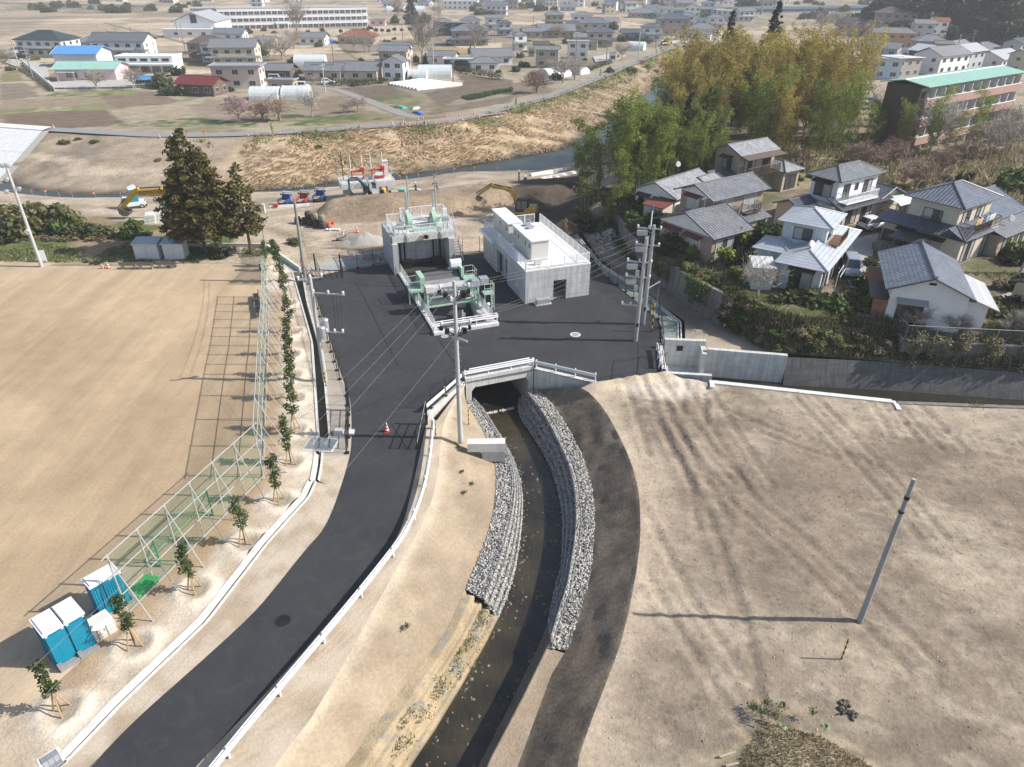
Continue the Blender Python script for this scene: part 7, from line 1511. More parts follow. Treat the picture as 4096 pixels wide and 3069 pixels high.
for k in Rn(24):q=WT[3].lerp(WT[-1],k/23)+Vc((rng.uniform(.3,1.6),rng.uniform(0,.8),0));Bc(['green','dark','olive','weed','lime'][k%5],q,(rng.uniform(.5,.9),rng.uniform(.5,.9),rng.uniform(.5,.9)),'small mixed shrub along the top of the stained retaining wall','shrubs along the retaining wall','shrub','shrub')
# ivy hanging on the old wall
def ivy(name,label,pts,n,cols,seed,spread=.35,size=.12):
 rng=np.random.default_rng(seed);C=[];Rd=[]
 for p in pts:C.append(tuple(p));Rd.append(spread)
 V,F,Cc=Bb(C,Rd,n,size,cols,seed,1.);return A6(Ar(name,V,F,Ch,Cc),label,'ivy')
ivy('ivy','thick green ivy hanging over the middle of the stained retaining wall',[(17.6+.25*k%1.9,66.9-(.55*(k%6)),2.9-.42*(k//6))for k in Rn(30)],2600,PAL['green'],21,.5)
ivy('ivy','trailing ivy strands on the retaining wall behind the pole pair',[(15.2+.22*(k%5),73.3-.75*(k%5),2.7-.45*(k//5))for k in Rn(20)],1300,PAL['olive'],22,.4)
ivy('ivy','green weeds spilling from the foot of the old wall near the rubble',[(13.+.2*(k%4)+.08*k,84-.75*k,.35)for k in Rn(12)],1800,PAL['green'],23,.75)
Bt('pale',G('D3',290,720,2.9),.62,'twisted leafless tree beside the white garden shed',None,2.,1);Bt('grey',G('D7',1560,800,2.9),.6,'leafless plum tree in front of the brown house window',None,1.,2)
Bc('green',G('D3',775,640,3),(.62,.62,1.15),'slim green shrub in front of the silver roofed house window',None,'shrub','shrub',.3)
# hedge and bushes on the slope
gh_='hedge bushes below the silver roofed house'
for k,(x,y,s)in En(((720,840,1.5),(830,820,1.7),(950,850,1.6),(1080,850,1.7),(1200,860,1.6),(1330,850,1.6),(1440,960,1.7),(1520,1060,1.3),(1560,900,1.5))):Bc('dark'if k<6 else 'green',G('D3',x,y,2.4),(s*1.35,s*1.1,s*1.15),'dark evergreen bush in the hedge below the silver roofed house',gh_,'hedge_bush','hedge')
for k,(x,y,s,c,lab)in En(((1680,780,1.3,'olive','speckled shrub beside the parked grey van'),(1800,560,1.5,'dark','dark pine shrub right of the grey van'),(1950,250,1.3,'dark','dark shrub by the drive bend'),(2030,640,1.4,'green','green shrub beside the white gable hall'),(1750,880,1.3,'olive','olive shrub on the bank right of the hedge'),(1950,850,1.5,'olive','bramble shrub above the bank fence corner'))):Bc(c,G('D3',x,y,2.8),(s,s,s*.9),lab,None)
SA0,SA1=Al(SL0,200),Al(SL1,200)
def onbank(u,t):i=int(u*199);q=SA0[i]*(1-t)+SA1[i]*t;return Vc((q[0],q[1],q[2]+.05))
gb_='wild brambles on the bank under the houses'
rng=random.Random(9)
for k in Rn(70):
 p=onbank(rng.random()*.55,rng.uniform(.1,.9));Bc(rng.choice(['green','olive','dark','weed']),p,(rng.uniform(.6,1.3),rng.uniform(.6,1.1),rng.uniform(.4,.8)),'low wild bramble clump on the bank below the houses',gb_,'bramble','bramble')
P=[]
for k in Rn(14000):P.append(onbank(rng.random()*.6,rng.random()))
P=np.array(P);B4('dry_grass','dry grass and weeds on the bank below the houses',P,len(P),.2,[(.33,.27,.17),(.22,.19,.11),(.1,.12,.04),(.15,.17,.06)],31,h=.4)
# walled corner below the hall: wall, fence and dry vines
fw=Ab('retaining_wall','vine covered concrete wall under the bank fence on the right','wall',(33.6,54.3,0));b=MB();wl(b,(33.6,54.3,0),(80,49.6,0),0,2.2,.4);wl(b,(33.55,54.3,0),(33.9,57.5,0),0,2.2,-.3);b.bd('wall',Ca,fw,(33.6,54.3,0))
chf=Ab('chain_link_fence','grey chain link fence on the vine covered wall below the white gable hall','fence',(33.7,54.5,2.2));b=MB()
FP=[Vc((33.9,58.,2.2)),Vc((33.7,54.5,2.2)),Vc((80,49.8,2.2))]
for a,c in zip(FP[:-1],FP[1:]):
 n=max(1,int((c-a).length/2.4))
 for i in Rn(n+1):p=a.lerp(c,i/n)-FP[1];b.cyl(p,p+Vc((0,0,1.45)),.035,.035,6)
 for z in(.05,1.42):b.cyl(a-FP[1]+Vc((0,0,z)),c-FP[1]+Vc((0,0,z)),.03,.03,5)
b.bd('post_and_rail',Ag,chf);b=MB()
for a,c in zip(FP[:-1],FP[1:]):b.face([a-FP[1],c-FP[1],c-FP[1]+Vc((0,0,1.42)),a-FP[1]+Vc((0,0,1.42))])
b.bd('mesh_panel',Co('grey_chain_link',(.3,.3,.29),.14),chf)
B7=np.random.default_rng(61);C=[(34+46*u,54.15-4.7*u+B7.normal(0,.12)-.1,B7.uniform(.2,3.))for u in B7.uniform(0,.55,150)]
V,F,Cc=Bb(C,np.full(150,.5),13000,.1,[(.22,.19,.11),(.14,.15,.06),(.36,.3,.21),(.17,.18,.08)],62);A6(Ar('dry_vine',V,F,Ch,Cc),'dry vines and creepers over the wall and fence below the white gable hall','vine')
gd_='leafless scrub around the white gable hall'
for k in Rn(26):u=rng.random();Bt('grey'if k%3 else 'pale',(34.2+u*20,55.6-u*1.8+rng.random()*1.3,2.6),rng.uniform(.22,.42),'leafless thorny scrub between the bank fence and the white gable hall',gd_,None,k)
for k,(x,y,c,s)in En(((330,1150,'olive',1.1),(480,1060,'olive',1.),(780,1200,'olive',.9),(1180,1200,'green',.8),(1250,1110,'olive',.8),(1750,1200,'olive',1.5),(1950,1200,'olive',1.4),(1830,1100,'weed',1.2),(2080,1150,'dark',1.5),(80,930,'green',1.2),(100,1150,'green',1.3),(140,700,'dark',1.),(2050,500,'dark',2.2),(1930,520,'dark',1.3),(2090,880,'dark',1.6),(1800,850,'weed',.9))):Bc(c,G('D4',x,y,2.9),(s,s,s*.95),'overgrown shrub beside the white gable hall','overgrown shrubs round the white gable hall','shrub','shrub',.3)
# bamboo
def bamboo(seed,h,nl,cols,size=.24,bend=1.):
 rng=np.random.default_rng(seed);a=rng.uniform(0,6.28);bd=bend*h*.16*rng.uniform(.6,1.4);C=[];Rd=[];tp=[]
 for k in Rn(24):
  f=k/23;x=bd*max(0,f-.35)**2/.42;tp.append((x*math.cos(a),x*math.sin(a),h*f-(f>.85)*(f-.85)*h*.25))
 for k in Rn(6,24):
  f=k/23;w=.3+1.15*math.sin(min(1,(f-.2)/.62)*math.pi*.62)*(1. if f<.85 else 1-(f-.85)*4.2)
  for _ in Rn(3):q=rng.normal(0,.5,2)*w;C.append((tp[k][0]+q[0],tp[k][1]+q[1],tp[k][2]-rng.uniform(0,.5)));Rd.append(.3+.35*w*.6)
 V,F,Cc=Bb(C,Rd,nl,size,cols,seed,1.25,.2,.3,0,.75);return V,F,Cc,tp
Eg=D9('bamboo_leaf',.42);M_culm=mat('bamboo_culm',(.2,.22,.075),.5,.2,1)
BG=[(.14,.135,.035),(.25,.21,.06),(.38,.295,.09),(.47,.36,.12)];BGr=[(.07,.105,.02),(.14,.185,.035),(.22,.26,.055),(.3,.31,.08)]
GROVE=[(24,112),(38,107),(50,110),(62,125),(70,148),(77,170),(64,182),(44,176),(30,150)]
def clump(seed,h,cols,n):
 rng=np.random.default_rng(seed);Vs,Fs,Cs,o=[],[],[],0
 for k in Rn(4):
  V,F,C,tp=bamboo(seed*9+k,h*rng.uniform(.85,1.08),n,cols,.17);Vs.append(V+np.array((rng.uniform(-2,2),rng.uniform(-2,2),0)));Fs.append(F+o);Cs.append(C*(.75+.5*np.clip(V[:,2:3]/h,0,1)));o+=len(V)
 return Cv(Ar('foliage',np.concatenate(Vs),np.concatenate(Fs),Eg,np.concatenate(Cs)))
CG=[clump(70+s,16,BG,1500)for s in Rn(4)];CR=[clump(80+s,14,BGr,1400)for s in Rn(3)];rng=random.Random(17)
b=MB();[b.cyl((rng.uniform(-2,2),rng.uniform(-2,2),0),(rng.uniform(-2,2),rng.uniform(-2,2),11),.06,.04,5)for k in Rn(6)];CUL=Cv(b.bd('culms',M_culm))
gv=Ab('bamboo_grove','tall dense golden and green bamboo grove right of the river','bamboo grove',(50,140,0));k=0
while k<92:
 x,y=rng.uniform(22,80),rng.uniform(104,184)
 if not As(np.array([x]),np.array([y]),GROVE)[0]:continue
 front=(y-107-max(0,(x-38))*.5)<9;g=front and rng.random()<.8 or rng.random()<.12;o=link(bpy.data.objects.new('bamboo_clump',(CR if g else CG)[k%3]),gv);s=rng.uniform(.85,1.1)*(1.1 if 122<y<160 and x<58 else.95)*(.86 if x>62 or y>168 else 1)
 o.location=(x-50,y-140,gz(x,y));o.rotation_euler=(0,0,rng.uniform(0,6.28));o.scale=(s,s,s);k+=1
 if front:q=link(bpy.data.objects.new('culms',CUL),o)
nb_=[(10.5,95),(19,91.5),(31,103),(36,112),(24,120),(15,110)];k=0;gq='leafy bamboo stands at the near end of the grove'
while k<22:
 x,y=rng.uniform(10,36),rng.uniform(91,120)
 if not As(np.array([x]),np.array([y]),nb_)[0]:continue
 t=Ab('bamboo','leafy green bamboo stand between the excavated soil and the cypresses','bamboo',(x,y,gz(x,y)),rng.uniform(0,6),gq);s=rng.uniform(.5,.85);o=link(bpy.data.objects.new('foliage',CR[k%3]),t);o.scale=(s,s,s);o=link(bpy.data.objects.new('culms',CUL),t);o.scale=(s,s,s);k+=1
BM2=[]
for s in Rn(4):
 V,F,C,tp=bamboo(90+s,11.5,2600,BGr,.17,1.3);a_=Cv(Ar('foliage',V,F,Eg,C));b=MB();b.tube([Vc(p)for p in tp[:20]],.05,5);b.cyl((.5,.2,0),(.9,.5,8),.04,.03,5);b.cyl((-.4,.3,0),(-.9,.2,7),.04,.03,5);BM2.append((a_,Cv(b.bd('culm',M_culm))))
gq='green bamboo clumps at the near end of the grove'
for k,(r,x,y,s,lab)in En((('O',1262,455,.78,'leftmost green bamboo plume leaning over the dark excavated soil'),('O',1290,440,.95,'tall green bamboo plume at the left end of the grove'),('O',1330,430,1.08,'tall bright bamboo plume left of the dark cypresses'),('O',1375,420,1.1,'bamboo plume just left of the dark cypresses'),('O',1400,440,.8,'low dark bamboo clump under the cypresses'),('O',1310,470,.6,'short bamboo clump by the rubble heap'),('O',1350,460,.65,'short bamboo clump behind the white bungalow wall'),('O',1255,410,.85,'bamboo plume nearest the river'),('O',1745,345,.72,'yellow green bamboo plume beside the orchard edge'),('O',1700,335,.75,'green bamboo plume behind the tan house'),('O',1640,320,.85,'bright green bamboo plume above the tan house roof'),('O',1780,310,.8,'bamboo plume at the right front of the grove'))):
 p=GT(r,x,y);t=Ab('bamboo',lab,'bamboo',p,k*.9,gq)
 for nm,me in zip(('foliage','culm'),BM2[k%4]):o=link(bpy.data.objects.new(nm,me),t);o.scale=(s*1.15,s*1.15,s)
for k,(x,y)in En(((60,124),(63.5,119.5),(67,117.5),(71,119),(57,129),(75,120.5),(62,127))):t=Ab('bamboo','feathery green bamboo in front of the dark end wall of the apartment block','bamboo',(x,y,gz(x,y)),k,'bamboo before the apartment block');o=link(bpy.data.objects.new('foliage',CR[k%3]),t);o.scale=(.62,.62,.55+.1*(k%3))
for k in Rn(14):p=GT('O',1265+k*11+rng.uniform(-8,8),465+rng.uniform(-12,18)-k*1.5);Bc(['green','dark','olive'][k%3],p,(1.9,1.7,1.7),'undergrowth bush at the foot of the green bamboo','undergrowth below the bamboo','bush')
# cypresses and dark conifers of the grove
A8('cypress','dark green columnar cypress left of the brown one',GT('O',1432,385),10.5,2.,5200,[(.02,.032,.014),(.04,.058,.024),(.065,.085,.035)],.2,31,'columnar cypresses in front of the bamboo',.05,.45,droop=.1);A8('cypress','brown tinged columnar cypress between the green ones',GT('O',1475,380),11.5,2.1,5200,[(.04,.035,.016),(.08,.06,.028),(.13,.09,.04)],.2,32,'columnar cypresses in front of the bamboo',.05,.45,droop=.1);A8('cypress','tall dark cypress right of the brown one',GT('O',1512,378),12.,2.2,5600,[(.022,.036,.014),(.045,.066,.026),(.075,.1,.04)],.2,33,'columnar cypresses in front of the bamboo',.04,.45,droop=.1)
DK=[(.014,.022,.014),(.03,.042,.024),(.055,.07,.035)]
A8('cedar','tall pointed dark cedar rising above the bamboo, right one',(62,188,0),22.5,4.6,6500,DK,.4,41,None,.08,.8,droop=.35);A8('cedar','pointed dark cedar rising above the bamboo, left one',(52,190,0),20,4.2,5500,DK,.4,42,None,.08,.8,droop=.35);A8('cedar','rusty dark cedar at the left edge of the bamboo top',(43,186,0),15.5,3.6,4200,[(.03,.022,.018),(.06,.045,.03),(.05,.055,.03)],.36,43,None,.1,.5)
# orchard and wood edge behind the houses
go_='leafless orchard trees behind the houses'
for k,(r,x,y,kd,s,lab)in En((('B4',880,380,'rust',1.15,'wide rusty leafless tree behind the white and cream house'),('B4',1270,560,'rust',1.2,'rusty leafless tree leaning right behind the parked car'),('B4',1380,280,'pale',1.35,'tall pale leafless tree in the orchard'),('B4',1100,330,'rust',1.,'low rusty leafless tree beside the pale one'),('B4',760,330,'rust',.9,'small rusty tree at the orchard edge near the bamboo'),('B4',1500,420,'rust',1.,'rusty tree between the ivy stumps and the pale tree'),('B4',1700,330,'rust',1.1,'pinkish leafless tree at the orchard centre right'),('B4',1900,300,'grey',1.2,'grey leafless tree near the thatched hut'),('B4',2080,250,'grey',1.3,'grey leafless tree at the right edge of the orchard'),('B4',1980,130,'grey',1.3,'leafless tree below the apartment balconies'),('B4',1650,120,'grey',1.2,'leafless tree in front of the apartment block'),('B4',1250,100,'grey',1.5,'grey branching tree at the wood edge'),('B4',1050,90,'grey',1.4,'grey tree under the dark end wall of the apartments'),('B4',300,110,'pale',1.1,'pale leafless tree in front of the bamboo'),('B4',480,200,'grey',.8,'thin bare tree beside the orchard bamboo'),('B4',1820,210,'rust',1.,'rust tinted tree below the brick balconies'),('A4',1000,1090,'grey',1.5,'wide leafless tree across the bottom of the apartment end'))):Bt(kd,GT(r,x,y),s,lab,go_,None,k)
for r,x,y,c,s,lab in(('B4',1650,500,'dark',(1.,1.,2.),'ivy clad tree stump, left of the pair'),('B4',1740,490,'dark',(.7,.7,1.9),'leaning ivy clad stump, right of the pair'),('B4',1520,510,'dark',(1.6,1.5,1.3),'dark bush left of the ivy clad stumps'),('B4',2110,560,'green',(3.2,3.,3.6),'large round evergreen at the right edge behind the cream house'),('B4',1830,560,'olive',(.9,.9,.7),'low bush behind the cream house roof'),('B4',280,400,'dark',(.9,.9,1.3),'dark shrub between the tan and white houses'),('B4',440,210,'lime',(1.4,1.3,1.1),'yellow green bush at the orchard edge'),('B4',1330,540,'dark',(.9,.9,.9),'small dark bush behind the parked white car'),('B4',720,800,'gold',(.8,.8,1.3),'golden shrub by the cream walls above the car'),('B4',260,480,'green',(.9,.9,.9),'garden shrub beside the hidden parked car'),('B4',120,950,'dark',(1.2,1.,1.),'dark shrub left of the silver roofed house'),('B4',2130,1150,'green',(2.,2.,2.4),'evergreen at the right edge beside the cream house yard')):Bc(c,GT(r,x,y)if c!='gold'else G(r,x,y,3),s,lab,None)
hut=Ab('thatched_hut','dark old hut with sagging thatch below the apartment block','hut',GT('A4',1870,1150),R(30));Aq(hut,-3.5,3.5,-2,2,0,2.6,'gx',.6,B2);A0(hut,-4,4,-2.8,2.8,2.4,'gx',.62,mat('old_thatch',(.07,.06,.05),.95,.3,2,bmp=.6));
P=Bw(ORCH,26000,71);n_=fbm(P[:,0]*.14,P[:,1]*.14,72,4);P=P[n_>.42];B4('dry_grass','dry brush and grass between the orchard trees',P,len(P),.4,[(.36,.28,.19),(.27,.2,.14),(.2,.17,.09),(.16,.18,.07)],73,h=.7)
P=Bw(TERR[:9]+[(46,56),(60,62),(60,80),(44,95),(30,108),(16,100)],30000,74);n_=fbm(P[:,0]*.3,P[:,1]*.3,75,4);P=P[(n_>.47)&((P[:,0]<24)|(P[:,1]<68))];B4('grass','weeds and low plants in the terrace gardens',P,len(P),.22,[(.1,.13,.04),(.17,.17,.07),(.26,.21,.13)],76,h=.35)
go_='brushwood thickets between the orchard and the bamboo'
for k in Rn(46):
 x,y=rng.uniform(36,108),rng.uniform(92,150)
 if As(np.array([x]),np.array([y]),ORCH)[0]:Bc(['weed','rusty','weed','olive'][k%4],(x,y,gz(x,y)),(rng.uniform(1.2,2.4),rng.uniform(1.2,2.2),rng.uniform(.6,1.2)),'low brushwood clump in the rough ground behind the houses',go_,'brushwood')
 # wooded hill on the right
B7=np.random.default_rng(5);gq='evergreen trees on the wooded hill'
PAL['hill']=[(.016,.022,.01),(.03,.042,.016),(.055,.068,.025)];HM=[Cv(Cf('crown',*lump(300+s,1.,1500,.11,PAL['hill']if s<3 else PAL['dark'],.9,22)))for s in Rn(4)]
k=0
while k<230:
 x,y=B7.uniform(168,345),B7.uniform(308,460);q=math.hypot((x-262)/95.,(y-394)/85.)
 if q>.95:continue
 s=B7.uniform(5.5,9.5);o=link(bpy.data.objects.new('hill_tree',HM[k%4 if B7.random()<.85 else 3]));o.location=(x,y,gz(x,y)-.5);o.scale=(s,s,s*1.15);o.rotation_euler=(0,0,k);A6(o,'rounded dark evergreen tree on the wooded hill at the right','tree',gq);k+=1
 # MACHINES, VEHICLES, PEOPLE
M_yel=mat('digger_yellow',(.58,.34,.02),.45,.08,3,spec=.5,dirt=.2);M_yel2=mat('worn_yellow',(.5,.31,.06),.5,.1,3,dirt=.25);M_turq=mat('turquoise_paint',(.01,.19,.24),.4,.08,3,spec=.5);Ee=mat('worn_steel',(.22,.2,.17),.5,.25,4,metal=.4);Bk=Aj('track_rubber',(.03,.03,.03),.8);B9=Aj('orange_panel',(.75,.33,.03),.45)
def text(t,body,size,M,m,name='lettering'):
 c=bpy.data.curves.new(name,'FONT');c.body=body;c.size=size;c.extrude=.004;c.align_x='CENTER';c.align_y='CENTER';tmp=bpy.data.objects.new(name,c);COL.objects.link(tmp);bpy.context.view_layer.update()
 me=bpy.data.meshes.new_from_object(tmp.evaluated_get(bpy.context.evaluated_depsgraph_get()));bpy.data.objects.remove(tmp);me.materials.clear();me.materials.append(m);me.transform(M);return link(bpy.data.objects.new(name,me),t)
def Ce(label,p,rz,s,Cn,Cu,cyl_y,M_b,M_body,cabm,bucket,txt=None,tail=None,bw=.34):
 """boom: list of (x,z,half depth); stick likewise"""
 t=Ab('excavator',label,'excavator',p,rz);t.scale=(s,s,s)
 for sy in(-1,1):
  b=MB();P=[(-1.25,.18),(-1.1,.04),(1.1,.04),(1.25,.18),(1.25,.4),(1.08,.56),(-1.08,.56),(-1.25,.4)];b.yprism(P,sy*.72-.2,sy*.72+.2);b.yprism([(x*1.03,.3+(z-.3)*1.1)for x,z in P],sy*.72-.17,sy*.72+.17)
  for k in Rn(16):b.bb(-1.1+k*.145,-1.03+k*.145,sy*.72-.21,sy*.72+.21,.56,.6)
  o=b.bd('track',Bk,t);MB().bb(-.9,.9,sy*.72-.205,sy*.72+.205,.18,.42).bd('track_frame',B8,o)
 MB().bb(-.55,.55,-.55,.55,.35,.75).bb(-1.75,-1.6,-.95,.95,.08,.5).bb(-1.6,-.6,-.5,-.38,.25,.38).bb(-1.6,-.6,.38,.5,.25,.38).bd('undercarriage',Bk,t)
 b=MB();P=[(-1.3,.78),(1.05,.78),(1.05,1.05),(.1,1.15),(-.2,1.6),(-1.2,1.7),(-1.38,1.4)];b.yprism(P,-.92,.92);o=b.bd('upper_body',M_body,t);bv=o.modifiers.new('b','BEVEL');bv.width=.08;bv.segments=3
 if tail:MB().yprism([(-1.42,.95),(-.95,.95),(-.95,1.72),(-1.25,1.72),(-1.42,1.45)],-.6,.6).bd('rear_panel',tail,t);MB().bb(-.9,.9,.925,.94,.8,1.1).bb(-.9,.9,-.94,-.925,.8,1.1).bd('side_panel',M_b,t)
 cy=cyl_y
 b=MB();P=[(-.45,1.),(1.,1.),(1.05,1.5),(.85,2.55),(-.45,2.55)];b.yprism(P,cy-.48,cy+.48);o=b.bd('cab',cabm,t);bv=o.modifiers.new('b','BEVEL');bv.width=.06;bv.segments=2
 b=MB()
 for sy in(-1,1):y=cy+sy*.487;q=[(.35,1.35),(.9,1.5),(.78,2.4),(.35,2.4)];b.face([(x,y,z)for x,z in(q if sy<0 else q[::-1])]);q=[(-.35,1.5),(.25,1.4),(.25,2.4),(-.35,2.4)];b.face([(x,y,z)for x,z in(q if sy<0 else q[::-1])])
 b.face([(1.055,cy-.38,1.55),(1.055,cy+.38,1.55),(.885,cy+.38,2.42),(.885,cy-.38,2.42)]);b.bd('cab_glass',Aj('cab_glass',(.1,.12,.13),.1,0,.7),t)
 def limb(L,w,nm,y0=0.):
  n=len(L);vs=[]
  for i,(x,z,hd)in En(L):
   a,c=L[max(0,i-1)],L[min(n-1,i+1)];dx,dz=c[0]-a[0],c[1]-a[1];l=math.hypot(dx,dz);nx_,nz_=-dz/l*hd,dx/l*hd
   vs+=[(x+nx_,y0-w/2,z+nz_),(x+nx_,y0+w/2,z+nz_),(x-nx_,y0+w/2,z-nz_),(x-nx_,y0-w/2,z-nz_)]
  o=MB().add(vs,[(0,1,2,3),(4*n-1,4*n-2,4*n-3,4*n-4)]+[(4*i+k,4*(i+1)+k,4*(i+1)+(k+1)%4,4*i+(k+1)%4)for i in Rn(n-1)for k in Rn(4)]).bd(nm,M_b,t);bv=o.modifiers.new('b','BEVEL');bv.width=.03;return o
 bo=limb(Cn,bw,'boom');limb(Cu,bw*.8,'stick')
 b=MB();b.cyl((Cn[0][0]+.3,0.,.95),(Cn[len(Cn)//2][0]-.1,0,Cn[len(Cn)//2][1]-Cn[len(Cn)//2][2]),.07,.07,8);k=len(Cn)//2;b.cyl((Cn[k][0],0,Cn[k][1]+Cn[k][2]+.12),(Cu[0][0]-.05,0,Cu[0][1]+.1),.07,.06,8);b.cyl((Cu[0][0]+.1,0,Cu[0][1]+.25),(Cu[-1][0]+.15,0,Cu[-1][1]+.3),.06,.05,8);b.bd('hydraulic_cylinder',Bk,t)
 bx,bz,bs,ba=bucket;b=MB();P=[(0,0),(.16,-.28),(.06,-.62),(-.25,-.82),(-.62,-.72),(-.6,-.66),(-.28,-.72),(-.02,-.55),(.02,-.28),(-.2,.06)]
 ca,sa=math.cos(ba),math.sin(ba);P=[(bx+(x*ca-z*sa)*bs,bz+(x*sa+z*ca)*bs)for x,z in P];b.yprism(P[::-1],-.36*bs,.36*bs)
 for sy in(-1,1):b.yprism([P[i]for i in(1,2,3,4,9)][::-1],sy*.36*bs-.02,sy*.36*bs+.02)
 b.bd('bucket',Ee,t)
 if txt:
  body,size,x,z,ang,cm=txt
  for sy in(-1,1):
   M=Mx.Translation((x,sy*(bw/2+.006),z))@Mx.Rotation(-ang if sy<0 else ang,4,'Y')@Mx.Rotation(0 if sy<0 else math.pi,4,'Z')@Mx.Rotation(R(90),4,'X');text(t,body,size,M,cm)
 return t
M_lt=Aj('lettering_white',(.75,.75,.75),.5);M_ln=Aj('lettering_navy',(.02,.02,.08),.5)
e1=GT('B2',1040,645);rz1=R(181)
Ce('turquoise mini excavator with yellow rear panel digging on the embankment top',e1,rz1,1.,[(.95,1.2,.2),(1.6,2.2,.2),(2.3,2.95,.2),(2.9,3.05,.17),(3.7,2.85,.14)],[(3.6,3.1,.12),(3.78,2.7,.15),(3.75,1.5,.1),(3.75,1.15,.09)],.35,M_turq,Bk,Ap,(3.75,1.1,.85,R(-10)),('KOBELCO',.3,2.95,3.03,.2,M_lt),B9,.22)
e1=GT('B3',115,815);rz2=R(166)
Ce('yellow excavator with black cab working below the dark excavated slope',e1,rz2,1.15,[(.7,1.3,.24),(1.05,2.3,.24),(1.7,3.2,.24),(2.6,3.5,.2),(4.,3.55,.17)],[(3.9,3.75,.16),(4.2,3.6,.16),(5.6,2.6,.12),(5.9,2.3,.1)],.42,M_yel2,M_yel2,Ap,(6.,2.2,.85,R(-40)),('CAT',.3,2.4,3.47,-.1,M_lt),None,.3)
e1=GT('B1',1690,800);rz3=R(182);Lr=(G('B1',1030,795,-1.5)-G('B1',1690,800,-1.5)).length/1.25
Ce('big yellow excavator half hidden by the conifers with its boom stretched over the riverside track',e1,rz3,1.25,[(.8,1.4,.3),(Lr*.2,2.4,.36),(Lr*.34,2.85,.36),(Lr*.62,2.75,.26)],[(Lr*.6,3.1,.25),(Lr*.66,2.8,.32),(Lr*.84,1.35,.2),(Lr*.89,.95,.16)],.42,M_yel,M_yel,Ap,(Lr*.9,1.,1.3,R(-35)),('KOMATSU',.52,Lr*.46,2.8,.03,M_ln),None,.42)
def lower_tray():pass
def D0(label,p,rz,col,canopy):
 t=Ab('crawler_dumper',label,'dump truck',p,rz,'small tracked dumpers parked by the river');t.scale=(.75,.75,.75)
 for sy in(-1,1):MB().yprism([(-1.3,.15),(-1.1,.02),(1.1,.02),(1.3,.15),(1.3,.4),(1.1,.55),(-1.1,.55),(-1.3,.4)],sy*.72-.18,sy*.72+.18).bd('track',Bk,t)
 MB().bb(-1.2,1.3,-.6,.6,.4,.6).bb(.9,1.4,-.75,.75,.6,1.3).bd('chassis',B8,t)
 m=Aj('dumper_'+col[0],col[1],.5);b=MB();b.bb(-1.4,.75,-.9,.9,.68,.76);b.bb(-1.4,.75,-.9,-.82,.76,1.35);b.bb(-1.4,.75,.82,.9,.76,1.35);b.bb(.67,.75,-.82,.82,.76,1.95)
 b.bd('dump_bed',m,t);MB().bb(-1.35,.66,-.8,.8,.765,.8).bd('bed_soil',mat('bed_soil',(.34,.27,.2),.9,.2,3,coord='Object'),t)
 b=MB();[b.bb(x-.04,x+.04,y-.04,y+.04,.6,2.2)for x in(.95,1.35)for y in(-.7,.7)];b.bb(.8,1.5,-.85,.85,2.2,2.3);b.bd('canopy',canopy,t);MB().bb(.72,.85,-1.15,-.95,1.6,1.95).bb(.72,.85,.95,1.15,1.6,1.95).bd('mirror',Bk,t)
rzd=R(-92)
D0('blue tracked dumper with pale blue canopy, left of three by the river',GT('B2',255,690),R(80),('blue',(.025,.06,.22)),Aj('canopy_blue',(.22,.47,.8),.45));D0('red tracked dumper with empty bed, middle of three by the river',GT('B2',410,680),R(84),('red',(.28,.05,.06)),Ag);D0('blue tracked dumper with grey canopy, right of three by the river',GT('B2',550,655),R(84),('blue',(.025,.06,.22)),Ag)
def wheels(t,L,W,r=.3,w=.2,f=.62):
 for x in(-L*.31,L*.31):
  for sy in(-1,1):
   o=MB().cyl((x,sy*(W/2-w),r),(x,sy*W/2,r),r,r,18).bd('wheel',D3,t);MB().cyl((x,sy*(W/2-.02),r),(x,sy*(W/2+.01),r),r*f,r*f,14).bd('rim',Ag,o)
